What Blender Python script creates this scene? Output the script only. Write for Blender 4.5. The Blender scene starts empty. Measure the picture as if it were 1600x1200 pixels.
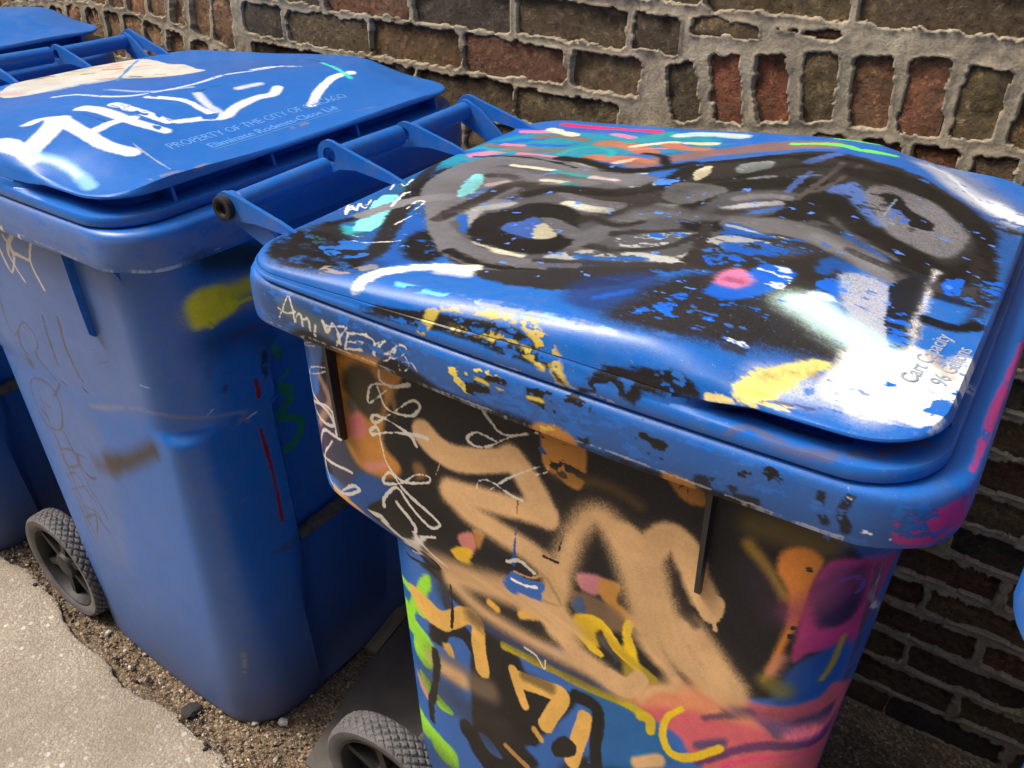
import bpy, bmesh, math, random
import numpy as np
from mathutils import Vector, Matrix

random.seed(7)
rng = np.random.default_rng(11)
SC = bpy.context.scene
COL = SC.collection

# ------------------------------------------------------------------ camera, world, sun, exposure
def make_camera():
    yaw, pitch, roll = math.radians(32.8621), math.radians(33.0768), math.radians(0.1918)
    d = Vector((-math.sin(yaw) * math.cos(pitch), math.cos(yaw) * math.cos(pitch), -math.sin(pitch)))
    r = Vector((math.cos(yaw), math.sin(yaw), 0))
    u = r.cross(d)
    r2 = r * math.cos(roll) + u * math.sin(roll)
    u2 = -r * math.sin(roll) + u * math.cos(roll)
    m = Matrix((r2, u2, -d)).transposed().to_4x4()
    m.translation = Vector((0.3656, -0.8971, 1.4706))
    cd = bpy.data.cameras.new('camera')
    cd.sensor_fit = 'HORIZONTAL'
    cd.sensor_width = 36.0
    cd.lens = 1370.99 / 1600 * 36.0
    cd.clip_start = 0.02
    cd.clip_end = 500
    co = bpy.data.objects.new('camera', cd)
    co.matrix_world = m
    COL.objects.link(co)
    SC.camera = co

make_camera()
SC.render.resolution_x, SC.render.resolution_y = 1024, 768
SUN_EL, SUN_AZ = 56.0, 243.0        # azimuth measured clockwise from +Y
w = bpy.data.worlds.new('World'); SC.world = w; w.use_nodes = True
nt = w.node_tree
sky = nt.nodes.new('ShaderNodeTexSky'); sky.sky_type = 'NISHITA'; sky.sun_disc = False
sky.sun_elevation = math.radians(SUN_EL); sky.sun_rotation = math.radians(SUN_AZ)
sky.dust_density = 8.0; sky.air_density = 0.8; sky.ozone_density = 1.0
bg = nt.nodes['Background']; bg.inputs['Strength'].default_value = 0.095
nt.links.new(sky.outputs[0], bg.inputs[0])
sl = bpy.data.lights.new('sun', 'SUN'); sl.energy = 1.5; sl.angle = math.radians(18); sl.color = (1.0, 0.95, 0.86)
so = bpy.data.objects.new('sun', sl); COL.objects.link(so)
az, el = math.radians(SUN_AZ), math.radians(SUN_EL)
sd = Vector((math.sin(az) * math.cos(el), math.cos(az) * math.cos(el), math.sin(el)))
so.rotation_euler = sd.to_track_quat('Z', 'Y').to_euler()
SC.view_settings.view_transform = 'Standard'; SC.view_settings.look = 'None'
SC.view_settings.gamma = 1.0; SC.view_settings.use_curve_mapping = False
SC.view_settings.exposure = 0.98

# ------------------------------------------------------------------ cart geometry (cart frame: +x front, -x handle side, z up)
RL, RW, RR = 0.383, 0.3365, 0.080          # rim half length, half width, corner radius
NS = (18, 9)                               # points per straight side / per corner

def rrect(hxf, hxb, hy, rf, rb, rfy=None, bow=0.0):
    """closed outline, ccw from above, starting at the middle of the back side and running to -y first.
    Returns points and outward normals."""
    rfy = rfy or rf
    P = []; N = []
    ns, nc = NS
    def seg(a, b, n, nn, bw=0.0):
        for i in range(n):
            t = i / n
            q = [a[0] + (b[0] - a[0]) * t, a[1] + (b[1] - a[1]) * t]
            k = bw * 4 * t * (1 - t)
            P.append((q[0] + nn[0] * k, q[1] + nn[1] * k)); N.append(nn)
    def arc(cx, cy, rx, ry, a0, n):
        for i in range(n):
            a = math.radians(a0 + 90.0 * i / n)
            P.append((cx + rx * math.cos(a), cy + ry * math.sin(a)))
            v = Vector((math.cos(a) / rx, math.sin(a) / ry)).normalized()
            N.append((v.x, v.y))
    seg((-hxb, 0), (-hxb, -(hy - rb)), ns // 2, (-1, 0))
    arc(-(hxb - rb), -(hy - rb), rb, rb, 180, nc)
    seg((-(hxb - rb), -hy), (hxf - rf, -hy), ns, (0, -1), bow)
    arc(hxf - rf, -(hy - rfy), rf, rfy, 270, nc)
    seg((hxf, -(hy - rfy)), (hxf, hy - rfy), ns, (1, 0), bow * 0.3)
    arc(hxf - rf, hy - rfy, rf, rfy, 0, nc)
    seg((hxf - rf, hy), (-(hxb - rb), hy), ns, (0, 1), bow)
    arc(-(hxb - rb), hy - rb, rb, rb, 90, nc)
    seg((-hxb, hy - rb), (-hxb, 0), ns // 2, (-1, 0))
    return np.array(P), np.array(N)

REF, _ = rrect(RL, RL, RW, RR, RR)
_d = np.hypot(*(np.roll(REF, -1, 0) - REF).T)
SREF = np.concatenate([[0], np.cumsum(_d)])      # chart u per outline index (len n+1)
NP = len(REF)

def mesh_from(name, V, F, UV=None, smooth=True, sharp=40):
    me = bpy.data.meshes.new(name)
    me.from_pydata([tuple(map(float, v)) for v in V], [], F)
    if UV is not None:                      # UV: per-face list of corner uvs
        l = me.uv_layers.new(name='chart')
        flat = np.array([c for f in UV for c in f], dtype=np.float32).ravel()
        l.data.foreach_set('uv', flat)
    if smooth:
        me.polygons.foreach_set('use_smooth', [True] * len(me.polygons))
        me.set_sharp_from_angle(angle=math.radians(sharp))
    me.update()
    return me

def loft(name, rings, uvs, cap_start=False, cap_end=False, sharp=40, flip=False):
    """rings: list of (NP,3); uvs: list of (NP+1,2)."""
    V = np.concatenate(rings); F = []; UV = []
    n = len(rings[0])
    for j in range(len(rings) - 1):
        for i in range(n):
            k = (i + 1) % n
            f = [j * n + i, j * n + k, (j + 1) * n + k, (j + 1) * n + i]
            u = [uvs[j][i], uvs[j][i + 1], uvs[j + 1][i + 1], uvs[j + 1][i]]
            if flip: f = f[::-1]; u = u[::-1]
            F.append(f); UV.append(u)
    if cap_end:
        j = len(rings) - 1
        F.append([j * n + i for i in range(n)] if not flip else [j * n + i for i in range(n)][::-1])
        UV.append([uvs[j][i] for i in range(n)] if not flip else [uvs[j][i] for i in range(n)][::-1])
    if cap_start:
        F.append([i for i in range(n)][::-1]); UV.append([uvs[0][i] for i in range(n)][::-1])
    return mesh_from(name, V, F, UV, sharp=sharp)

def wrap_uv(U):
    return np.concatenate([U, U[:1]])

def sstep(a, b, x):
    t = np.clip((np.asarray(x, float) - a) / (b - a), 0, 1)
    return t * t * (3 - 2 * t)

SIDE_U0, SIDE_U1, SIDE_V0, SIDE_V1 = 0.18, 1.62, 0.0, 1.09     # painted window of the side chart (metres)
LID_U0, LID_U1, LID_V0, LID_V1 = -0.46, 0.50, -0.50, 0.36      # painted window of the lid chart

def side_uv(s, v):
    return np.stack([(s - SIDE_U0) / (SIDE_U1 - SIDE_U0), (np.broadcast_to(v, np.shape(s)) - SIDE_V0) / (SIDE_V1 - SIDE_V0)], 1)

def lid_uv(x, y):
    return np.stack([(x - LID_U0) / (LID_U1 - LID_U0), (y - LID_V0) / (LID_V1 - LID_V0)], 1)

def body_ring(z):
    zz = z / 1.0
    up = sstep(0.700, 0.722, z)                       # 0 below the ledge, 1 above
    hy = 0.283 + 0.027 * zz
    xf_lo = 0.315 + 0.030 * zz
    xf_up = 0.321 + 0.025 * zz
    xf = xf_lo * (1 - up) + xf_up * up
    back = sstep(0.705, 0.755, z)                     # wheel side steps out above the axle
    xb_lo = 0.262 + 0.015 * zz
    xb = xb_lo * (1 - back) + 0.330 * back
    rf_lo = 0.100 - 0.055 * min(zz / 0.7, 1)
    rf = rf_lo * (1 - up) + 0.075 * up
    rfy = rf_lo * (1 - up) + 0.100 * up
    rb = 0.150 * (1 - back) + 0.06 * back
    P, N = rrect(xf, xb, hy, rf, rb, rfy, bow=0.004)
    # recessed front pocket
    dep = 0.034 * sstep(0.0, 0.05, z) * (1 - sstep(0.76, 0.81, z))
    m = (P[:, 0] > xf - 0.012)
    k = 1 - sstep(0.108, 0.128, np.abs(P[:, 1]))
    P[:, 0] -= m * k * dep
    return P

def front_remap(P):
    return P

def build_body_mesh():
    zs = [0.0, 0.004, 0.012, 0.03, 0.055, 0.1, 0.2, 0.3, 0.4, 0.5, 0.6, 0.66, 0.690, 0.698, 0.703, 0.708, 0.713, 0.718, 0.724, 0.732, 0.742, 0.752, 0.764, 0.785, 0.8, 0.815, 0.85, 0.9, 0.95, 1.0, 1.02]
    rings = []; uvs = []
    for z in zs:
        P = body_ring(z)
        if z < 0.012:
            P = P * (0.985 if z < 0.002 else 0.996)
        rings.append(np.column_stack([P, np.full(NP, z)]))
        uvs.append(side_uv(SREF, z))
    return loft('body', rings, uvs, cap_start=True, sharp=35)

def build_rim_mesh():
    prof = [(0.026, 0.999), (0.006, 0.997), (0.001, 0.9985), (0.000, 1.002), (-0.0006, 1.020), (0.000, 1.038), (0.0015, 1.0445), (0.005, 1.0488), (0.010, 1.0505), (0.030, 1.0515), (0.055, 1.0515)]
    rings = []; uvs = []; prev = None; v = 0.997
    base, N = rrect(RL, RL, RW, RR, RR, bow=0.0055)
    wob = 0.0012 * np.sin(np.arange(NP) * 0.37) + 0.0008 * np.sin(np.arange(NP) * 1.13 + 1)
    for k, (ins, z) in enumerate(prof):
        P = base - N * ins
        zz = np.full(NP, z) + (wob if k < 4 else 0)
        rings.append(np.column_stack([P, zz]))
        if k >= 3:
            if prev is not None: v += math.hypot(ins - prev[0], z - prev[1])
            prev = (ins, z)
        uvs.append(side_uv(SREF, v))
    return loft('rim', rings, uvs, sharp=50)

# lid ------------------------------------------------------------
LXF, LXB, LY, LR = 0.359, 0.372, 0.334, 0.075
def lid_prof(x):
    xs = [-0.40, -0.34, -0.284, -0.20, -0.123, -0.05, 0.024, 0.096, 0.169, 0.225, 0.250, 0.29, 0.33, 0.37]
    zs = [1.062, 1.066, 1.070, 1.079, 1.0865, 1.0955, 1.1040, 1.1115, 1.116, 1.114, 1.106, 1.0985, 1.0965, 1.096]
    return np.interp(x, xs, zs)
def lid_crown(x, y):
    """height of the lid's upper surface"""
    x = np.asarray(x, float); y = np.asarray(y, float)
    g = np.zeros_like(x)
    for o in (-0.012, -0.006, 0, 0.006, 0.012): g = g + lid_prof(x + o) / 5
    g = g - 0.012 * y
    cen = np.zeros_like(x)
    for o in (-0.03, -0.015, 0, 0.015, 0.03): cen = cen + np.interp(x + o, [-0.40, -0.34, -0.22, -0.08, 0.04, 0.14, 0.24, 0.31, 0.36], [1.063, 1.069, 1.084, 1.106, 1.119, 1.118, 1.106, 1.0960, 1.0915]) / 5
    ky = 1 - sstep(0.06, 0.25, np.abs(y))
    g = g * (1 - ky) + cen * ky
    brim = np.interp(x, [0.1, 0.2, 0.3, 0.37], [1.095, 1.091, 1.0905, 1.090])
    fr = sstep(0.10, 0.24, x)
    shoulder = 1 - sstep(0.235, 0.325, np.abs(y)) * fr            # crown narrows towards the brim
    z = brim + (g - brim) * shoulder
    z = z * fr + g * (1 - fr)
    # shallow wave where the crown leaves the hinge side
    z = z + 0.003 * np.sin((x + 0.5 * (y + 0.05) ** 2 * 2 + 0.13) * 22) * np.exp(-((x + 0.12) / 0.09) ** 2) * (1 - (y / 0.36) ** 2)
    return z

def lid_outline(ins=0.0):
    P, N = rrect(LXF, LXB, LY, LR, LR, bow=0.006)
    return P - N * ins, N

def build_lid_mesh():
    P0, N = lid_outline()
    lip = sstep(0.160, 0.225, P0[:, 0])           # overhanging lip on the front third
    ins_e = 0.004 + 0.003 * lip                   # upper edge inset from base outline
    E = P0 - N * ins_e[:, None]
    cr = lid_crown(E[:, 0], E[:, 1])
    ze = (1.054 + np.minimum(cr - 1.054, 0.055) * 0.52) * (1 - lip) + 1.0895 * lip
    rings = []; uvs = []
    # upper surface rings first (edge inwards), so that the chart can be unrolled by true arc length
    top = []
    for k, t in enumerate([0.0, 0.002, 0.004, 0.007, 0.011, 0.016, 0.022, 0.030, 0.04, 0.05, 0.07, 0.095, 0.12, 0.15, 0.18, 0.21, 0.24, 0.27, 0.30]):
        if t == 0.0: P = E - N * 0.0005
        elif t < 0.06: P = E - N * t
        else: P = (E - N * 0.05) * (1 - (t - 0.05) / 0.29)
        c = lid_crown(P[:, 0], P[:, 1])
        q = min(t / 0.026, 1)
        g_side = math.sqrt(max(0, 1 - (1 - q) ** 2)) ** 1.15        # rounded shoulder
        g = g_side * (1 - lip) + min(t / 0.004, 1) * lip
        top.append((P, ze + (c - ze) * g))
    ANC = 8
    cum = {ANC: np.zeros(NP)}
    for k in range(ANC - 1, -1, -1):
        d = np.hypot(np.hypot(*(top[k][0] - top[k + 1][0]).T), top[k][1] - top[k + 1][1])
        cum[k] = cum[k + 1] + d
    EU = top[ANC][0] + N * cum[0][:, None]
    # underside to lip, bottom first (outward side, going up)
    def add(ins, z, arc):
        P = P0 - N * np.broadcast_to(ins, (NP,))[:, None]
        zz = np.broadcast_to(z, (NP,))
        rings.append(np.column_stack([P, zz]))
        U = EU + N * np.broadcast_to(arc, (NP,))[:, None]
        uvs.append(wrap_uv(lid_uv(U[:, 0], U[:, 1])))
    H = ze - 1.054; TOT = 0.118; nl = 1 - lip
    add(0.010, 1.0530, (H + 0.01) * nl + (TOT + 0.01) * lip)
    add(0.0015, 1.0530, H * nl + TOT * lip)
    add(0.0, 1.0555, (H - 0.002) * nl + (TOT - 0.003) * lip)
    add(0.0003, 1.0630 * lip + (1.054 + H * 0.35) * nl, H * 0.65 * nl + (TOT - 0.011) * lip)
    add(0.0010 + 0.0012 * lip, 1.0658 * lip + (1.054 + H * 0.45) * nl, H * 0.55 * nl + (TOT - 0.014) * lip)
    add(0.0016 + 0.006 * lip, 1.0670 * lip + (1.054 + H * 0.5) * nl, H * 0.5 * nl + (TOT - 0.019) * lip)
    add(0.002 + 0.040 * lip, 1.0655 * lip + (1.054 + H * 0.6) * nl, H * 0.42 * nl + (TOT - 0.053) * lip)
    add(0.0025 + 0.043 * lip, 1.0700 * lip + (1.054 + H * 0.7) * nl, H * 0.3 * nl + (TOT - 0.058) * lip)
    add(0.003 + 0.041 * lip, (ze - 0.0035) * lip + (1.054 + H * 0.8) * nl, H * 0.2 * nl + 0.042 * lip)
    add(ins_e + 0.0010, (ze - 0.0034) * lip + (ze - 0.003) * nl, 0.004)
    add(ins_e, (ze - 0.0018), 0.0015)
    for k, (P, z) in enumerate(top):
        U = top[ANC][0] + N * cum[k][:, None] if k < ANC else P
        rings.append(np.column_stack([P, z])); uvs.append(wrap_uv(lid_uv(U[:, 0], U[:, 1])))
    return loft('lid', rings, uvs, cap_end=True, sharp=38)
# ------------------------------------------------------------------ spray paint, marker, wear and some lid sheen, painted in surface coordinates (metres)
def vnoise(shape, cell, octs=3, seed=0, stretch=(1.0, 1.0), pers=0.55):
    """value noise; cell = feature size in pixels of the first octave"""
    r = np.random.default_rng(seed); out = np.zeros(shape, np.float32); amp = 1; tot = 0
    for o in range(octs):
        cy = max(1.0, cell * stretch[1] / 2 ** o); cx = max(1.0, cell * stretch[0] / 2 ** o)
        ny = int(shape[0] / cy) + 3; nx = int(shape[1] / cx) + 3
        g = r.random((ny, nx)).astype(np.float32)
        yy = np.arange(shape[0]) / cy; xx = np.arange(shape[1]) / cx
        yi = yy.astype(int); xi = xx.astype(int); fy = (yy - yi)[:, None]; fx = (xx - xi)[None, :]
        fy = fy * fy * (3 - 2 * fy); fx = fx * fx * (3 - 2 * fx)
        G = g[yi]; G1 = g[yi + 1]
        out += amp * ((G[:, xi] * (1 - fx) + G[:, xi + 1] * fx) * (1 - fy) + (G1[:, xi] * (1 - fx) + G1[:, xi + 1] * fx) * fy)
        tot += amp; amp *= pers
    return out / tot

def spline(P, closed=False, n=8):
    P = [np.array(p, float) for p in P]
    if len(P) < 3 and not closed: 
        return np.array([P[0] + (P[-1] - P[0]) * t for t in np.linspace(0, 1, 3)])
    if closed: Q = [P[-1]] + P + [P[0], P[1]]
    else: Q = [2 * P[0] - P[1]] + P + [2 * P[-1] - P[-2]]
    out = []
    for i in range(1, len(Q) - 2):
        a, b, c, d = Q[i - 1], Q[i], Q[i + 1], Q[i + 2]
        for k in range(n):
            t = k / n
            out.append(0.5 * ((2 * b) + (-a + c) * t + (2 * a - 5 * b + 4 * c - d) * t * t + (-a + 3 * b - 3 * c + d) * t ** 3))
    if not closed: out.append(Q[-2])
    return np.array(out)

class Canvas:
    def __init__(s, u0, u1, v0, v1, mm=0.75, seed=0, sk=0.6):
        s.sk = sk
        s.u0, s.u1, s.v0, s.v1 = u0, u1, v0, v1
        s.W = int((u1 - u0) * 1000 / mm); s.H = int((v1 - v0) * 1000 / mm); s.px = (u1 - u0) / s.W
        s.rgb = np.zeros((s.H, s.W, 3), np.float32); s.a = np.zeros((s.H, s.W), np.float32)
        r = np.random.default_rng(seed)
        s.grain = r.random((s.H, s.W)).astype(np.float32)
        s.chip = vnoise((s.H, s.W), 16, 4, seed + 1, (1.6, 0.8), 0.6)
        s.big = vnoise((s.H, s.W), 60, 4, seed + 2)
        s.fine = vnoise((s.H, s.W), 4, 2, seed + 3)
        s.streak = vnoise((s.H, s.W), 7, 4, seed + 4, (7.0, 0.7), 0.65)
    def box(s, P, m):
        lo = P[:, :2].min(0) - m; hi = P[:, :2].max(0) + m
        i0 = int(max(0, (lo[0] - s.u0) / s.px)); i1 = int(min(s.W, (hi[0] - s.u0) / s.px + 2))
        j0 = int(max(0, (lo[1] - s.v0) / s.px)); j1 = int(min(s.H, (hi[1] - s.v0) / s.px + 2))
        return i0, i1, j0, j1
    def coords(s, b):
        i0, i1, j0, j1 = b
        return np.meshgrid(s.u0 + (np.arange(i0, i1) + .5) * s.px, s.v0 + (np.arange(j0, j1) + .5) * s.px)
    def stroke_sd(s, P, soft):
        m = P[:, 2].max() + soft + 0.004
        b = s.box(P, m); i0, i1, j0, j1 = b
        D = np.full((max(0, j1 - j0), max(0, i1 - i0)), 1.0, np.float32)
        if D.size == 0: return b, D
        for k in range(len(P) - 1):
            p, q = P[k], P[k + 1]
            bb = s.box(np.array([p, q]), m); a0, a1, c0, c1 = bb
            a0 = max(a0, i0); a1 = min(a1, i1); c0 = max(c0, j0); c1 = min(c1, j1)
            if a1 <= a0 or c1 <= c0: continue
            X, Y = s.coords((a0, a1, c0, c1))
            d = q[:2] - p[:2]; L = d @ d + 1e-12
            t = np.clip(((X - p[0]) * d[0] + (Y - p[1]) * d[1]) / L, 0, 1)
            dist = np.hypot(X - p[0] - t * d[0], Y - p[1] - t * d[1]) - (p[2] + (q[2] - p[2]) * t)
            sub = D[c0 - j0:c1 - j0, a0 - i0:a1 - i0]; np.minimum(sub, dist, out=sub)
        return b, D
    def poly_sd(s, P, soft):
        b = s.box(P, soft + 0.004); i0, i1, j0, j1 = b
        if i1 <= i0 or j1 <= j0: return b, np.zeros((0, 0), np.float32)
        X, Y = s.coords(b); ins = np.zeros(X.shape, bool); D = np.full(X.shape, 1e9)
        n = len(P)
        for k in range(n):
            p = P[k][:2]; q = P[(k + 1) % n][:2]
            if p[1] != q[1]:
                c = ((p[1] > Y) != (q[1] > Y)) & (X < (q[0] - p[0]) * (Y - p[1]) / (q[1] - p[1]) + p[0]); ins ^= c
            d = q - p; L = d @ d + 1e-12
            t = np.clip(((X - p[0]) * d[0] + (Y - p[1]) * d[1]) / L, 0, 1)
            D = np.minimum(D, (X - p[0] - t * d[0]) ** 2 + (Y - p[1] - t * d[1]) ** 2)
        D = np.sqrt(D); return b, np.where(ins, -D, D).astype(np.float32)
    def lay(s, b, D, col, soft, op, wear, grain, erase=False, rough=0.0012, var=0.06):
        i0, i1, j0, j1 = b
        if D.size == 0: return
        sl = (slice(j0, j1), slice(i0, i1))
        D = D + (s.fine[sl] - 0.5) * rough * 2 + (s.big[sl] - .5) * rough * 4
        if rough > 0 and not erase and soft > 0.0008: D = D + (s.streak[sl] - .5) * 0.016 * s.sk * min(1, soft / 0.002)
        x = 0.5 - D / max(soft, 1e-4)
        x = np.clip(x, 0, 1); al = x * x * (3 - 2 * x)
        if grain > 0:                      # spray droplets: soft parts break up into dots
            g = np.clip((al - s.grain[sl]) * 3 + 0.5, 0, 1)
            al = al * (1 - grain) + g * grain * np.minimum(1, al * 4)
            if grain >= 0.6: al = al * (1 - 0.55 * (s.grain[sl] < 0.30 + 0.3 * s.fine[sl]))
        if wear > 0:
            n = s.chip[sl]; th = np.quantile(s.chip, min(wear, .98))
            al = al * np.clip((n - th) * 22 + 0.5, 0, 1)
        al = al * op
        if erase:
            s.a[sl] *= (1 - al); return
        c = np.array(col, np.float32) / 255.0
        mod = (1 + (s.big[sl] - .5) * var * 3.5 + (s.grain[sl] - .5) * var * 1.6 + (s.streak[sl] - .5) * var * s.sk * 3 + (s.fine[sl] - .5) * var)[..., None]
        if op > 0.5 and soft > 0.0015: al = al * np.clip(1.25 - 1.1 * np.clip(s.streak[sl] - 0.55, 0, 1) * 2 * s.sk, 0, 1)
        C = np.clip(c * mod, 0, 1)
        A = s.a[sl]; An = al + A * (1 - al)
        s.rgb[sl] = np.where(An[..., None] > 1e-4, (C * al[..., None] + s.rgb[sl] * (A * (1 - al))[..., None]) / np.maximum(An, 1e-4)[..., None], s.rgb[sl])
        s.a[sl] = An
    def run(s, cmds):
        for k in cmds:
            kind, col, soft, op, wear, grain, pts = k
            if kind == 'd':                 # scattered flecks inside a polygon
                P = spline([p[:2] for p in pts], True); b, D = s.poly_sd(P, 0.01)
                i0, i1, j0, j1 = b
                if D.size == 0: continue
                sl = (slice(j0, j1), slice(i0, i1)); n = s.fine[sl] * 0.5 + s.grain[sl] * 0.5
                m = (np.clip(0.5 - D / 0.012, 0, 1) * (n > 1 - op * 0.5)).astype(np.float32)
                s.lay(b, np.where(m > 0.3, -1.0, 1.0).astype(np.float32), col, 0.001, 0.8, 0, 0)
                continue
            if kind == 'f':                 # flaked patches inside a polygon: threshold of stretched noise
                P = spline([p[:2] for p in pts], True); b, D = s.poly_sd(P, 0.01)
                i0, i1, j0, j1 = b
                if D.size == 0: continue
                sl = (slice(j0, j1), slice(i0, i1)); n = s.chip[sl]
                th = np.quantile(s.chip, 1 - op)
                E = (th - n) * 0.02 + np.clip(D + 0.004, 0, 1) * 1.0
                s.lay(b, E.astype(np.float32), col or (0, 0, 0), 0.0006, 1.0, 0, 0, erase=col is None, rough=0)
                continue
            if kind in ('s', 'e'):
                P = spline(pts); P[:, 2] = np.maximum(P[:, 2], 0.0004)
                b, D = s.stroke_sd(P, soft)
            elif kind == 'l':
                b, D = s.stroke_sd(np.array(pts, float), soft)
            else:
                P = spline([p[:2] for p in pts], True); b, D = s.poly_sd(P, soft)
            if kind in ('s', 'p') and soft > 0.003 and grain >= 0.3:      # overspray mist around the stroke
                if kind == 's':
                    b2, D2 = s.stroke_sd(P, soft * 2.5 + 0.004)
                else: b2, D2 = s.poly_sd(P, soft * 2.5 + 0.004)
                s.lay(b2, D2 - soft * 0.5, col, soft * 2.5 + 0.004, op * 0.22, 0, 1.0)
            s.lay(b, D, col, soft * 1.25, op, wear, max(grain, 0.25 if soft > 0.002 else 0), erase=(kind in ('e', 'E')))
    def image(s, name):
        im = bpy.data.images.new(name, s.W, s.H, alpha=True)
        im.alpha_mode = 'CHANNEL_PACKED'
        buf = np.ones((s.H, s.W, 4), np.float32); buf[..., :3] = s.rgb; buf[..., 3] = s.a
        im.pixels.foreach_set(buf.ravel()); im.update(); im.pack()
        return im
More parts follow.
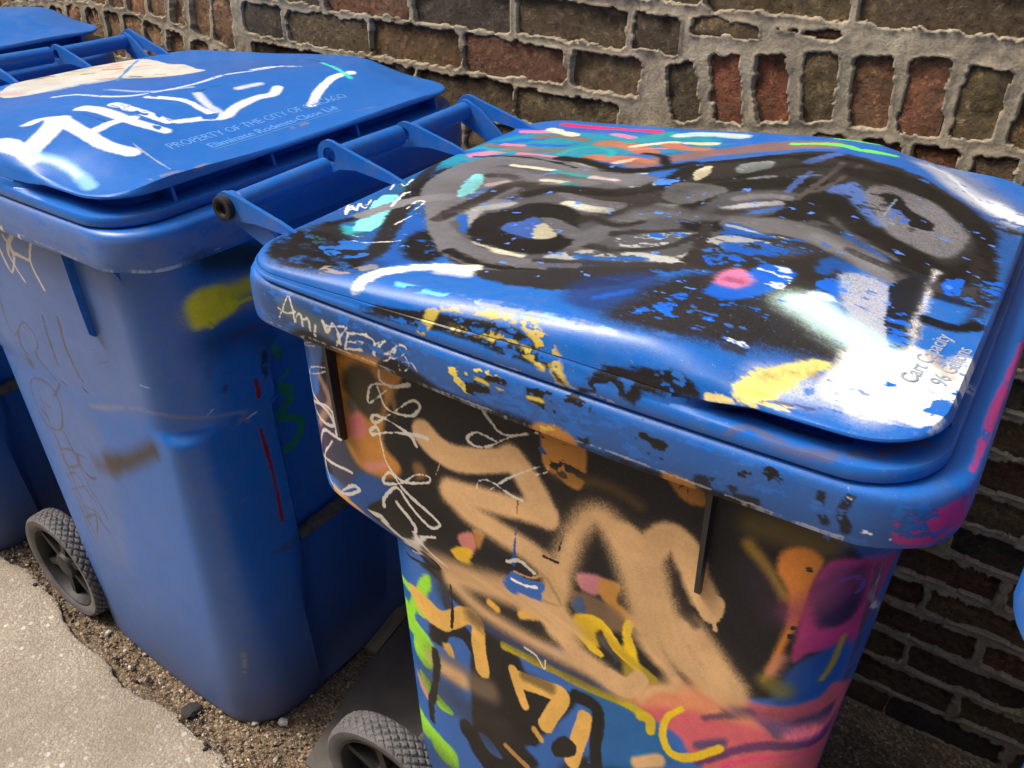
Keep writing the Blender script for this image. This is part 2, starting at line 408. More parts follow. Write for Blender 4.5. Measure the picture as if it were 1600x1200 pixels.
PAINT = {
 'A_lid': [
  ('p',(40,150,158),0.02185,0.75,0.1,0,[[-0.3215,-0.1709],[-0.3603,0.0237],[-0.3601,0.1345],[-0.3056,0.2469],[-0.1617,0.2569],[-0.0583,0.2878],[-0.0429,0.1806],[-0.1707,0.0849],[-0.2587,0.0067],[-0.2711,-0.0732],[-0.2625,-0.1825],[-0.2822,-0.2365]]),
  ('s',(25,95,205),0.00719,0.8,0,0,[[-0.3645,0.093,0.0099],[-0.3354,0.1026,0.0098],[-0.3216,0.1646,0.0102],[-0.2867,0.2153,0.0103]]),
  ('s',(25,95,205),0.00591,0.8,0,0,[[-0.286,0.1602,0.008],[-0.238,0.1686,0.0079]]),
  ('s',(226,125,160),0.00926,0.8,0,0,[[-0.3273,0.0831,0.0155],[-0.3034,0.1116,0.0156]]),
  ('s',(132,102,92),0.00611,1,0,0,[[-0.3022,0.2043,0.0093],[-0.2712,0.2262,0.0093],[-0.2269,0.2139,0.0091]]),
  ('s',(226,125,160),0.00506,1,0,0,[[-0.3417,0.2277,0.0085],[-0.3036,0.2435,0.0085]]),
  ('s',(232,228,198),0.00502,1,0,0,[[-0.3078,0.2544,0.0096],[-0.2597,0.2383,0.0094]]),
  ('s',(132,102,92),0.00355,1,0,0,[[-0.3465,0.1347,0.0071],[-0.3122,0.1333,0.007],[-0.2746,0.1418,0.0069]]),
  ('s',(226,125,160),0.00357,1,0,0,[[-0.3231,0.1465,0.007],[-0.2938,0.1485,0.007]]),
  ('s',(40,150,158),0.0035,1,0,0,[[-0.3623,0.1084,0.0023],[-0.3349,0.1179,0.007],[-0.2511,0.1039,0.0066]]),
  ('s',(226,125,160),0.00337,1,0,0,[[-0.2708,0.1056,0.0067],[-0.2361,0.1045,0.0066],[-0.2017,0.0986,0.0065]]),
  ('s',(132,102,92),0.00924,0.7,0,0,[[-0.2988,0.1294,0.0158],[-0.2483,0.1332,0.0155],[-0.2204,0.1379,0.0153]]),
  ('s',(72,84,190),0.0025,0.9,0,0,[[-0.2819,0.2601,0.0053],[-0.2028,0.2673,0.0052]]),
  ('s',(226,125,160),0.00486,1,0,0,[[-0.2003,0.2563,0.0082],[-0.1693,0.2435,0.0081]]),
  ('s',(176,112,88),0.00911,1,0,0,[[-0.1862,0.2011,0.0198],[-0.1439,0.1895,0.0193],[-0.0975,0.1447,0.0184]]),
  ('s',(176,112,88),0.00851,1,0,0,[[-0.1585,0.1058,0.0183],[-0.081,0.0866,0.0175]]),
  ('s',(40,150,158),0.00479,1,0,0,[[-0.1597,0.2159,0.0089],[-0.146,0.2451,0.009],[-0.1245,0.2848,0.0092]]),
  ('s',(190,216,216),0.0072,1,0,0,[[-0.1081,0.2742,0.0111],[-0.0784,0.2907,0.0112],[-0.0227,0.2913,0.011]]),
  ('s',(40,150,158),0.00238,1,0,0,[[-0.0857,0.2578,0.004],[-0.0599,0.2801,0.004]]),
  ('s',(235,216,182),0.00347,1,0,0,[[-0.1373,0.1857,0.0077],[-0.1209,0.2121,0.0078],[-0.0975,0.2322,0.0078]]),
  ('s',(226,125,160),0.00336,1,0,0,[[-0.1294,0.1595,0.0038],[-0.0904,0.1859,0.0038]]),
  ('s',(235,216,182),0.00348,1,0,0,[[-0.0792,0.2357,0.0068],[-0.043,0.2443,0.0068]]),
  ('s',(192,116,92),0.00567,1,0,0,[[-0.0949,0.2134,0.0145],[-0.0686,0.1995,0.0142],[-0.0429,0.2028,0.0141]]),
  ('s',(132,102,92),0.01097,0.95,0,0,[[-0.0737,0.0715,0.0189],[-0.0481,0.1295,0.0196],[-0.0174,0.1938,0.0205],[0.0467,0.2555,0.0211],[0.1017,0.2798,0.0168]]),
  ('s',(40,150,158),0.0023,0.8,0,0,[[-0.0475,0.2257,0.0029],[-0.0178,0.2537,0.0029]]),
  ('s',(62,102,112),0.00327,0.8,0,0,[[0.0038,0.1712,0.0045],[0.0208,0.1991,0.0046]]),
  ('s',(215,48,98),0.00189,1,0,0,[[-0.305,0.2885,0.0087],[-0.2232,0.2865,0.0085],[-0.1451,0.2861,0.0082]]),
  ('s',(42,158,168),0.00287,1,0,0,[[-0.2166,0.1141,0.0057],[-0.2097,0.1639,0.0058],[-0.1848,0.1735,0.0058],[-0.1479,0.1435,0.0056],[-0.1358,0.1124,0.0055]]),
  ('s',(230,186,166),0.00313,1,0,0,[[-0.1085,0.0746,0.007],[-0.1009,0.0826,0.007],[-0.0915,0.094,0.0071]]),
  ('p',(46,43,41),0.00526,1,0.02,0,[[-0.0239,0.0276],[-0.0055,0.1081],[0.0452,0.196],[0.1027,0.2473],[0.1861,0.2255],[0.2595,0.1985],[0.3117,0.1369],[0.3407,0.0284],[0.3433,-0.0659],[0.3068,-0.052],[0.2518,-0.022],[0.2004,0.0018],[0.2018,-0.0717],[0.203,-0.177],[0.1623,-0.1789],[0.1074,-0.18],[0.0814,-0.2076],[0.0404,-0.2548],[-0.0017,-0.2749],[-0.078,-0.2735],[-0.1384,-0.2388],[-0.0369,-0.2287],[0.0529,-0.1888],[0.0911,-0.157],[0.0765,-0.0993],[0.0365,-0.0643],[-0.0138,-0.0834],[-0.0147,-0.018]]),
  ('p',(84,84,88),0.00362,1,0,0,[[-0.2711,-0.0732],[-0.3025,0.0253],[-0.2618,0.0722],[-0.1787,0.0656],[-0.0761,0.008],[-0.0016,-0.0126],[0.0372,0.0034],[0.1208,0.0578],[0.187,0.0505],[0.1917,0.0091],[0.1435,-0.0324],[0.1037,-0.0555],[0.0971,-0.1081],[0.0938,-0.1479],[0.0763,-0.1825],[0.0334,-0.2036],[-0.0156,-0.2159],[-0.0522,-0.2395],[-0.1068,-0.2379],[-0.1609,-0.2085],[-0.2187,-0.1576]]),
  ('p',(44,42,40),0.00389,1,0,0,[[-0.0205,0.0289],[-0.0027,0.101],[0.0489,0.1845],[0.1044,0.2413],[0.1786,0.2251],[0.2303,0.1949],[0.2822,0.1523],[0.3173,0.1006],[0.3327,0.0216],[0.3143,-0.0289],[0.2814,-0.0439],[0.2417,-0.0321],[0.1908,0.0123],[0.1208,0.0578],[0.0588,0.0247],[0.0114,-0.0073]]),
  ('p',(28,26,26),0.01428,0.8,0.1,0.5,[[-0.3237,-0.3132],[-0.357,-0.2519],[-0.325,-0.2114],[-0.2573,-0.2431],[-0.1798,-0.2914],[-0.2267,-0.3166],[-0.285,-0.323]]),
  ('p',(30,28,28),0.02859,0.5,0.02,0.7,[[-0.3176,-0.3093],[-0.3643,-0.22],[-0.3607,-0.1212],[-0.36,-0.0356],[-0.3334,0.0238],[-0.2287,-0.1297],[-0.1451,-0.2409],[-0.174,-0.2983],[-0.2567,-0.3235]]),
  ('p',(30,28,28),0.0302,0.5,0.02,0.7,[[0.2072,0.3248],[0.2569,0.3111],[0.333,0.2247],[0.4593,0.1108],[0.4565,-0.0278],[0.3215,-0.0695],[0.3252,0.0505],[0.2822,0.1523]]),
  ('s',(45,165,175),0.01274,0.9,0.2,0,[[-0.3109,-0.2494,0.0172],[-0.3034,-0.224,0.0173],[-0.2921,-0.204,0.0174]]),
  ('p',(128,226,232),0.00194,1,0,0,[[-0.2972,-0.2082],[-0.3147,-0.1706],[-0.339,-0.1094],[-0.3132,-0.1017],[-0.2849,-0.1424],[-0.2743,-0.1717],[-0.2685,-0.2035],[-0.2823,-0.2151]]),
  ('p',(25,95,205),0.00879,0.6,0,0,[[-0.2672,-0.1414],[-0.1917,-0.1789],[-0.1495,-0.2238],[-0.1545,-0.2817],[-0.1994,-0.3081],[-0.2306,-0.2731],[-0.255,-0.1799]]),
  ('s',(34,33,33),0.00657,1,0,0,[[-0.3299,-0.2136,0.0108],[-0.26,-0.2608,0.0115],[-0.2261,-0.2752,0.0123],[-0.2224,-0.2538,0.0124],[-0.25,-0.203,0.012],[-0.2728,-0.1583,0.0133],[-0.2932,-0.1152,0.0143],[-0.3421,-0.0144,0.0099],[-0.3613,0.0354,0.0068]]),
  ('s',(22,20,19),0.0066,1,0,0,[[-0.3315,-0.2098,0.0065],[-0.3109,-0.1715,0.0066]]),
  ('s',(22,20,19),0.00728,0.95,0.1,0,[[-0.3005,-0.0858,0.0095],[-0.318,-0.0452,0.0098],[-0.3254,0.0018,0.0101],[-0.3062,0.0305,0.0102]]),
  ('p',(22,20,19),0.00893,1,0.3,0.3,[[-0.3384,-0.3011],[-0.3618,-0.2577],[-0.334,-0.2337],[-0.2892,-0.2394],[-0.2332,-0.2702],[-0.2078,-0.2987],[-0.2316,-0.3113],[-0.2681,-0.321],[-0.3055,-0.3216]]),
  ('f',None,0.0,0.5,0,0,[[-0.2983,-0.2605],[-0.2573,-0.2327],[-0.22,-0.2648],[-0.2505,-0.291]]),
  ('s',(152,142,140),0.00334,0.9,0.3,0,[[-0.24,-0.3138,0.0063],[-0.2136,-0.3116,0.0063],[-0.1962,-0.2941,0.0063]]),
  ('p',(22,20,19),0.01035,1,0.05,0.3,[[-0.2083,-0.2281],[-0.2154,-0.1947],[-0.1917,-0.1789],[-0.1541,-0.2154],[-0.1427,-0.244],[-0.1531,-0.2627],[-0.1789,-0.2567]]),
  ('s',(108,108,113),0.00412,1,0,0,[[-0.0359,0.01,0.0218],[-0.0811,0.0176,0.0223],[-0.1397,0.0539,0.0236],[-0.2238,0.0761,0.0249],[-0.2751,0.0689,0.0253],[-0.3015,0.0195,0.0248],[-0.2877,-0.0512,0.0236],[-0.2502,-0.1188,0.011],[-0.1894,-0.182,0.0141],[-0.1312,-0.2241,0.019],[-0.0789,-0.2367,0.0182],[-0.042,-0.2323,0.0179]]),
  ('p',(108,108,113),0.004,1,0,0,[[-0.2502,-0.1188],[-0.2877,-0.0512],[-0.2943,0.0094],[-0.2413,0.0406],[-0.1788,0.0179],[-0.0856,-0.006],[-0.1085,-0.0262],[-0.1732,-0.0214],[-0.1831,-0.0492],[-0.1967,-0.1102],[-0.2024,-0.1526]]),
  ('s',(124,124,129),0.005,1,0,0,[[-0.3147,-0.1706,0.0123],[-0.3059,-0.1423,0.0125],[-0.2788,-0.1019,0.0126],[-0.235,-0.0826,0.0125],[-0.1632,-0.0934,0.0119]]),
  ('p',(128,226,232),0.00205,1,0,0,[[-0.2471,-0.0738],[-0.275,-0.0033],[-0.2563,-0.0012],[-0.2381,-0.0375],[-0.2322,-0.0745]]),
  ('s',(232,228,198),0.00299,1,0,0,[[-0.2263,-0.0654,0.005],[-0.2101,-0.0504,0.005]]),
  ('s',(205,180,178),0.00511,1,0,0,[[-0.2275,-0.0318,0.0069],[-0.215,-0.0146,0.0069]]),
  ('s',(25,95,205),0.00299,0.7,0,0,[[-0.2246,-0.0772,0.005],[-0.221,-0.0484,0.0051]]),
  ('s',(232,228,198),0.00214,1,0,0,[[-0.248,0.0509,0.0037],[-0.1795,0.0427,0.0035]]),
  ('s',(40,150,158),0.00306,1,0,0,[[-0.1738,0.0378,0.0053],[-0.1093,0.0144,0.005]]),
  ('s',(225,200,200),0.00393,1,0,0,[[-0.108,0.0119,0.005],[-0.0725,0.0041,0.0049]]),
  ('s',(232,228,198),0.00301,1,0,0,[[-0.1713,0.0024,0.0051],[-0.133,-0.0075,0.005]]),
  ('s',(40,150,158),0.00293,1,0,0,[[-0.1336,-0.0126,0.0041],[-0.1099,-0.0239,0.0041]]),
  ('s',(232,228,198),0.00153,1,0,0,[[-0.1736,0.0816,0.0027],[-0.1133,0.0464,0.0026],[-0.0659,0.0378,0.0025],[-0.0505,0.0407,0.0025]]),
  ('s',(40,150,158),0.00105,1,0,0,[[-0.166,0.0849,0.0023],[-0.1102,0.0488,0.0021]]),
  ('s',(46,43,41),0.00879,0.9,0.25,0,[[-0.2512,0.003,0.008],[-0.219,0.0063,0.0079],[-0.1815,-0.0229,0.0076]]),
  ('s',(22,20,19),0.00884,1,0,0,[[-0.1999,0.0989,0.0111],[-0.1563,0.0843,0.0108],[-0.1043,0.0494,0.0103],[-0.0692,0.0446,0.0101],[-0.0393,0.0704,0.0102],[-0.0173,0.1065,0.0104]]),
  ('s',(22,20,19),0.00534,1,0,0,[[-0.0643,0.0519,0.0051],[-0.0337,0.0766,0.0051],[-0.0069,0.1116,0.0052],[0.0203,0.1484,0.0053],[0.0629,0.2045,0.0055],[0.0958,0.1938,0.0054]]),
  ('s',(22,20,19),0.00719,1,0,0,[[-0.0945,0.1343,0.0073],[-0.0693,0.1258,0.0072],[-0.0429,0.0822,0.0068]]),
  ('s',(176,112,88),0.00416,1,0,0,[[-0.0838,0.0925,0.0088],[-0.0684,0.0875,0.0087]]),
  ('s',(22,20,19),0.00281,1,0,0,[[-0.3259,0.0734,0.0029],[-0.2733,0.09,0.0028],[-0.2066,0.0803,0.0027],[-0.1536,0.0543,0.0026]]),
  ('s',(40,36,34),0.00666,1,0,0,[[-0.2175,-0.147,0.011],[-0.2145,-0.1212,0.0112],[-0.2058,-0.0814,0.0115],[-0.2051,-0.0439,0.0118],[-0.1991,-0.0215,0.0119],[-0.1779,-0.0168,0.0118]]),
  ('p',(52,48,46),0.00557,1,0,0,[[-0.1657,-0.0759],[-0.1349,-0.0403],[-0.0799,-0.0699],[-0.0096,-0.1208],[0.0183,-0.1034],[0.0317,-0.045],[-0.0016,-0.0126],[-0.0546,-0.034],[-0.1291,-0.0204],[-0.1732,-0.0214]]),
  ('s',(22,20,19),0.00817,1,0,0,[[-0.1534,-0.0533,0.0138],[-0.1364,-0.0377,0.0138],[-0.102,-0.0378,0.0136],[-0.0638,-0.0397,0.0133],[-0.0364,-0.0222,0.0134],[-0.0137,0.014,0.0137],[-0.0097,0.0842,0.0145]]),
  ('s',(108,108,113),0.00873,1,0,0,[[-0.0284,-0.1682,0.0153],[-0.015,-0.1387,0.0155],[-0.0102,-0.1126,0.0159],[0.0094,-0.0849,0.0161],[0.0326,-0.0555,0.0164]]),
  ('s',(176,178,178),0.00558,1,0,0,[[-0.168,-0.1572,0.0053],[-0.1858,-0.1282,0.0086],[-0.185,-0.1074,0.0087],[-0.1591,-0.093,0.0087]]),
  ('s',(25,95,205),0.00455,1,0,0,[[-0.1951,-0.1366,0.0048],[-0.1651,-0.1722,0.0045]]),
  ('p',(108,108,113),0.00273,1,0,0,[[-0.1248,-0.0456],[-0.0589,-0.064],[-0.024,-0.0631],[-0.0266,-0.0881],[-0.07,-0.0877]]),
  ('s',(226,226,208),0.00449,1,0,0,[[-0.0873,-0.0814,0.0092],[-0.0603,-0.0907,0.009],[-0.0352,-0.0894,0.0089]]),
  ('s',(232,228,198),0.00332,1,0,0,[[-0.1311,-0.1941,0.005],[-0.0932,-0.2117,0.0049],[-0.0634,-0.2162,0.0048]]),
  ('p',(20,18,18),0.00436,1,0,0.3,[[-0.1656,-0.163],[-0.1714,-0.131],[-0.1474,-0.1042],[-0.1324,-0.0871],[-0.089,-0.0899],[-0.0592,-0.1069],[-0.0464,-0.1269],[-0.0386,-0.153],[-0.0315,-0.1784],[-0.0465,-0.2008],[-0.0722,-0.2083],[-0.1109,-0.2033],[-0.1427,-0.1893]]),
  ('p',(58,100,188),0.00346,1,0,0,[[-0.1293,-0.1514],[-0.1131,-0.1248],[-0.0919,-0.1326],[-0.0625,-0.1514],[-0.0602,-0.1682],[-0.0736,-0.1754],[-0.093,-0.1757],[-0.1159,-0.1654]]),
  ('p',(204,198,168),0.00341,1,0,0,[[-0.0772,-0.1733],[-0.0882,-0.1453],[-0.0795,-0.1399],[-0.0587,-0.155],[-0.0586,-0.1708]]),
  ('s',(24,23,24),0.00268,1,0,0,[[-0.1316,-0.1376,0.0075],[-0.1189,-0.1327,0.0075],[-0.1155,-0.125,0.0075]]),
  ('p',(104,104,109),0.00258,1,0,0,[[-0.0963,-0.1282],[-0.0774,-0.1262],[-0.0395,-0.1406],[-0.0346,-0.1626],[-0.0566,-0.156],[-0.0758,-0.1421]]),
  ('s',(36,33,32),0.00731,1,0,0,[[-0.0493,-0.1245,0.0058],[-0.0412,-0.1114,0.0059],[-0.0096,-0.1208,0.0057],[0.0128,-0.107,0.0057]]),
  ('s',(200,205,200),0.00396,0.95,0.35,0,[[-0.0324,-0.2096,0.0087],[0.0028,-0.1852,0.0087],[0.0467,-0.1762,0.0086],[0.0854,-0.1738,0.0085]]),
  ('s',(25,95,205),0.00316,0.8,0,0,[[-0.0117,-0.1977,0.004],[0.0203,-0.1916,0.004],[0.0549,-0.1792,0.004]]),
  ('p',(200,206,205),0.00246,0.95,0.4,0,[[0.0076,-0.158],[0.0143,-0.139],[0.0749,-0.1036],[0.0835,-0.1158],[0.0687,-0.1364],[0.0392,-0.1609]]),
  ('f',(25,95,205),0.0,0.45,0,0,[[0.0076,-0.158],[0.0173,-0.138],[0.0705,-0.1094],[0.0563,-0.1389]]),
  ('p',(206,208,200),0.00237,0.95,0.3,0,[[0.0442,-0.1711],[0.0803,-0.1622],[0.0885,-0.123],[0.0983,-0.1661],[0.0769,-0.1837]]),
  ('s',(46,43,41),0.00416,1,0,0,[[-0.0117,-0.1718,0.0048],[0.0212,-0.1733,0.0047],[0.061,-0.1493,0.0047],[0.0741,-0.1209,0.0048],[0.0805,-0.104,0.0049]]),
  ('s',(46,43,41),0.00426,1,0,0,[[-0.0003,-0.1388,0.0056],[0.0457,-0.1162,0.0056],[0.0742,-0.0988,0.0056]]),
  ('s',(52,51,55),0.00398,1,0,0,[[-0.0463,-0.2194,0.0054],[-0.0104,-0.2126,0.0053],[0.035,-0.2001,0.0052],[0.078,-0.1862,0.0052],[0.1074,-0.18,0.0052]]),
  ('s',(22,20,19),0.00548,1,0,0,[[-0.1471,-0.227,0.0064],[-0.1019,-0.2449,0.0061],[-0.064,-0.2443,0.006],[-0.038,-0.2387,0.0059]]),
  ('s',(96,96,102),0.00236,1,0,0,[[-0.0539,-0.2369,0.0053],[-0.0251,-0.2242,0.0053],[-0.0016,-0.2156,0.0052]]),
  ('p',(44,42,44),0.00308,1,0,0,[[-0.136,-0.2399],[-0.0911,-0.2602],[-0.0468,-0.2422],[0.0307,-0.2243],[0.0376,-0.2497],[0.0133,-0.2658],[-0.0132,-0.2731],[-0.0451,-0.2731],[-0.078,-0.2735]]),
  ('p',(34,52,105),0.01598,0.85,0,0,[[0.0168,-0.2484],[0.0622,-0.2079],[0.0925,-0.2179],[0.0923,-0.2702],[0.0763,-0.2989],[0.0277,-0.2908]]),
  ('s',(25,95,205),0.00361,0.7,0,0,[[0.0505,-0.2737,0.0048],[0.0728,-0.2491,0.0049]]),
  ('s',(22,20,19),0.00785,1,0,0,[[0.0705,-0.0901,0.0139],[0.0562,-0.0796,0.0119],[0.0421,-0.0571,0.0091],[0.0387,-0.0146,0.0154],[0.0481,0.0232,0.0159],[0.0743,0.0532,0.0162],[0.1104,0.0899,0.0165],[0.1495,0.1073,0.0166]]),
  ('s',(22,20,19),0.00592,1,0,0,[[0.063,-0.0889,0.0107],[0.0822,-0.085,0.0107],[0.106,-0.0578,0.0109],[0.1361,-0.0207,0.0112],[0.1576,0.009,0.0114]]),
  ('p',(22,20,19),0.00552,1,0,0,[[0.1197,0.0071],[0.1302,0.0511],[0.1569,0.0818],[0.1898,0.0532],[0.2041,0.0256],[0.1943,-0.0003],[0.1642,-0.0016],[0.1377,-0.0254]]),
  ('s',(128,128,133),0.00474,1,0,0,[[0.0756,0.0,0.0077],[0.0955,0.0251,0.0078],[0.1216,0.0376,0.0079]]),
  ('s',(205,208,212),0.00362,1,0,0,[[0.0772,-0.032,0.006],[0.096,-0.006,0.0061],[0.1179,0.0145,0.0062]]),
  ('s',(70,125,222),0.00269,1,0,0,[[0.0985,-0.0322,0.0045],[0.1133,-0.015,0.0045],[0.1237,0.0058,0.0046]]),
  ('s',(46,43,41),0.00904,0.8,0,0,[[0.0759,-0.0414,0.0067],[0.0945,-0.0308,0.0067]]),
  ('p',(110,112,115),0.00371,1,0,0,[[-0.0012,-0.0219],[-0.0022,0.0237],[0.035,0.0313],[0.0603,0.0208],[0.0479,-0.0188],[0.034,-0.0417],[0.016,-0.0431]]),
  ('s',(120,120,125),0.01189,0.9,0,0,[[0.0007,-0.0822,0.0147],[0.0228,-0.0664,0.0148],[0.054,-0.0714,0.0146]]),
  ('s',(150,190,185),0.00537,0.6,0,0,[[0.0082,-0.0507,0.0045],[0.0241,-0.0529,0.0045]]),
  ('p',(226,216,182),0.00198,1,0,0,[[0.0082,0.0397],[-0.0027,0.0772],[0.007,0.1012],[0.0184,0.0645],[0.0172,0.0387]]),
  ('p',(150,166,166),0.00306,1,0,0,[[0.0408,0.0877],[0.0367,0.1296],[0.0612,0.164],[0.0723,0.1159],[0.0608,0.0907]]),
  ('s',(150,160,165),0.00296,1,0,0,[[0.0645,0.0698,0.0033],[0.0856,0.0965,0.0033]]),
  ('s',(22,20,19),0.00518,1,0,0,[[0.0228,0.0384,0.0057],[0.0512,0.0643,0.0057],[0.0726,0.1126,0.0059],[0.0973,0.1569,0.0061],[0.1301,0.1768,0.0062],[0.1616,0.1721,0.0061]]),
  ('s',(22,20,19),0.0073,1,0,0,[[0.018,0.1323,0.007],[0.0503,0.1803,0.0072],[0.1017,0.2228,0.0074],[0.1496,0.219,0.0073],[0.1999,0.198,0.0071]]),
  ('s',(80,120,215),0.00198,0.8,0,0,[[0.1154,0.1425,0.0043],[0.1141,0.0902,0.004],[0.115,0.0533,0.0033]]),
  ('s',(80,120,215),0.00545,0.8,0,0,[[0.0996,0.1807,0.008],[0.1103,0.2204,0.0083],[0.1209,0.2393,0.0084]]),
  ('s',(110,140,215),0.00344,0.8,0,0,[[0.1106,0.1133,0.0034],[0.1297,0.1378,0.0034]]),
  ('s',(98,92,88),0.00202,0.8,0,0,[[0.1365,0.2041,0.0036],[0.1362,0.1281,0.0034],[0.1308,0.0379,0.0029]]),
  ('s',(98,92,88),0.00203,0.8,0,0,[[0.1572,0.204,0.0036],[0.1507,0.1292,0.0034],[0.141,0.0744,0.0032]]),
  ('s',(98,92,88),0.00195,0.7,0,0,[[0.1353,0.0692,0.0032],[0.1569,0.0818,0.0033],[0.1642,0.1202,0.0034]]),
  ('s',(46,43,41),0.00553,1,0,0,[[0.0771,-0.0844,0.0063],[0.0892,-0.1293,0.0068],[0.0946,-0.168,0.0076]]),
  ('s',(150,148,150),0.02862,0.35,0.1,0.9,[[0.1726,-0.1007,0.0205],[0.2071,-0.1114,0.0202],[0.2462,-0.145,0.0189]]),
  ('s',(114,114,118),0.00724,1,0,0,[[0.1073,-0.0648,0.0216],[0.1403,-0.0432,0.0219],[0.179,-0.0388,0.0218],[0.2147,-0.05,0.0214],[0.2551,-0.0619,0.0211],[0.2857,-0.0642,0.021]]),
  ('s',(114,114,118),0.00605,1,0,0.3,[[0.1832,0.015,0.0107],[0.2158,-0.0062,0.0104],[0.2518,-0.022,0.0102]]),
  ('s',(22,20,19),0.00577,1,0,0,[[0.2125,-0.0467,0.0065],[0.2402,-0.0512,0.0064],[0.2684,-0.0536,0.0064]]),
  ('s',(205,190,175),0.00085,0.8,0.3,0,[[0.2495,-0.0385,0.0014],[0.269,-0.0429,0.0014],[0.2814,-0.0439,0.0014]]),
  ('p',(25,95,205),0.00338,0.9,0.1,0,[[0.0925,-0.0709],[0.1073,-0.0648],[0.1469,-0.0722],[0.1289,-0.0867],[0.1002,-0.0991]]),
  ('s',(205,206,210),0.0017,0.9,0.2,0,[[0.097,-0.0737,0.0029],[0.1235,-0.072,0.0028],[0.1519,-0.0677,0.0028]]),
  ('p',(206,208,210),0.00246,0.9,0.2,0,[[0.0923,-0.1209],[0.1002,-0.0991],[0.1356,-0.0872],[0.1621,-0.0884],[0.1304,-0.1088],[0.1054,-0.1367]]),
  ('p',(25,95,205),0.00244,0.9,0.25,0,[[0.1028,-0.1382],[0.1069,-0.1158],[0.1382,-0.0942],[0.1656,-0.089],[0.1511,-0.1124],[0.1289,-0.1389]]),
  ('f',(25,95,205),0.0,0.36,0,0,[[0.0965,-0.1465],[0.1174,-0.109],[0.1596,-0.0608],[0.1914,-0.0361],[0.1948,-0.0696],[0.1554,-0.1248],[0.1354,-0.1558],[0.1083,-0.1671]]),
  ('p',(42,39,36),0.01892,1,0.02,0.5,[[0.0725,-0.3033],[0.0808,-0.2653],[0.0932,-0.2055],[0.1203,-0.1809],[0.1505,-0.1286],[0.196,-0.0737],[0.2199,-0.0803],[0.226,-0.1357],[0.2157,-0.1807],[0.2571,-0.2066],[0.2886,-0.225],[0.2713,-0.2565],[0.2191,-0.2732],[0.1877,-0.2904],[0.1454,-0.3092],[0.1071,-0.3127]]),
  ('d',(150,140,100),0.0,0.22,0,0,[[0.0833,-0.2888],[0.1028,-0.2129],[0.1783,-0.1907],[0.2448,-0.2217],[0.2511,-0.2589],[0.1863,-0.2872],[0.1335,-0.3078]]),
  ('d',(205,200,190),0.0,0.07,0,0,[[0.0959,-0.2898],[0.1286,-0.2444],[0.2021,-0.2104],[0.2336,-0.2549],[0.1709,-0.2904]]),
  ('f',(25,95,205),0.0,0.17,0,0,[[0.0894,-0.3067],[0.111,-0.2315],[0.1714,-0.2042],[0.2097,-0.2339],[0.2051,-0.2655],[0.1489,-0.2918],[0.1119,-0.3105]]),
  ('f',(25,95,205),0.0,0.6,0,0,[[0.0981,-0.1504],[0.1201,-0.1159],[0.1406,-0.1188],[0.1354,-0.1558],[0.1151,-0.1681]]),
  ('p',(25,95,205),0.00605,1,0,0,[[0.1332,-0.2243],[0.1321,-0.1977],[0.1454,-0.1659],[0.1588,-0.1343],[0.1806,-0.1293],[0.1894,-0.1526],[0.1806,-0.1889],[0.1611,-0.2235]]),
  ('f',(200,205,215),0.0,0.3,0,0,[[0.1518,-0.153],[0.1603,-0.1207],[0.1817,-0.119],[0.1923,-0.162],[0.1796,-0.1946],[0.1669,-0.1836],[0.1727,-0.1571]]),
  ('p',(216,122,166),0.00905,1,0,0.3,[[0.1301,-0.1958],[0.1315,-0.1698],[0.1429,-0.1593],[0.159,-0.1731],[0.157,-0.197],[0.1444,-0.2029]]),
  ('s',(120,60,80),0.01021,0.5,0,0.5,[[0.1414,-0.1874,0.005],[0.1502,-0.1868,0.005]]),
  ('s',(25,95,205),0.0065,0.7,0,0,[[0.2047,-0.1137,0.0062],[0.2058,-0.0857,0.0097],[0.2194,-0.0897,0.0096]]),
  ('f',(25,95,205),0.0,0.6,0,0,[[0.2039,-0.1415],[0.2279,-0.0986],[0.2385,-0.1379],[0.2204,-0.1675]]),
  ('p',(90,132,222),0.0048,0.9,0.1,0.4,[[0.1496,0.0871],[0.1614,0.1306],[0.176,0.1311],[0.2062,0.0698],[0.2263,0.044],[0.2076,0.025],[0.1792,0.0534]]),
  ('p',(160,160,168),0.00675,1,0.03,0.7,[[0.2286,0.1527],[0.2664,0.1619],[0.3008,0.122],[0.3046,0.0686],[0.2938,0.0167],[0.2698,0.0108],[0.2393,0.0174],[0.2164,0.0484],[0.1851,0.1157],[0.1987,0.1567]]),
  ('s',(22,20,19),0.00971,1,0,0,[[0.1658,0.1702,0.021],[0.2008,0.1785,0.0211],[0.2348,0.1742,0.0209],[0.2736,0.161,0.0207],[0.3083,0.1165,0.0182],[0.3239,0.0586,0.0076],[0.3208,0.0022,0.015],[0.2951,-0.0222,0.0175],[0.2688,-0.0138,0.0177],[0.244,-0.0025,0.0179],[0.2144,0.0118,0.0182],[0.188,0.0344,0.0186],[0.1617,0.0653,0.0192]]),
  ('s',(22,20,19),0.00497,1,0,0,[[0.2119,0.1232,0.0106],[0.2324,0.0959,0.0106],[0.2582,0.0811,0.0105]]),
  ('p',(22,20,19),0.00286,1,0,0,[[0.2445,0.0668],[0.2518,0.0954],[0.265,0.0841],[0.2676,0.0683],[0.2556,0.0619]]),
  ('f',(80,120,220),0.0,0.5,0,0,[[0.2145,0.0782],[0.2207,0.11],[0.248,0.0663],[0.2344,0.0522]]),
  ('s',(150,190,230),0.00096,0.8,0,0,[[0.2182,0.1205,0.0007],[0.2187,0.0612,0.0005],[0.2309,0.0527,0.0012]]),
  ('s',(206,212,222),0.0172,0.65,0.1,0.3,[[0.2253,0.2866,0.0191],[0.2695,0.225,0.0182],[0.3176,0.1879,0.0176],[0.3396,0.1719,0.0174]]),  # gloss streak on the far front of the lid, painted as pale colour
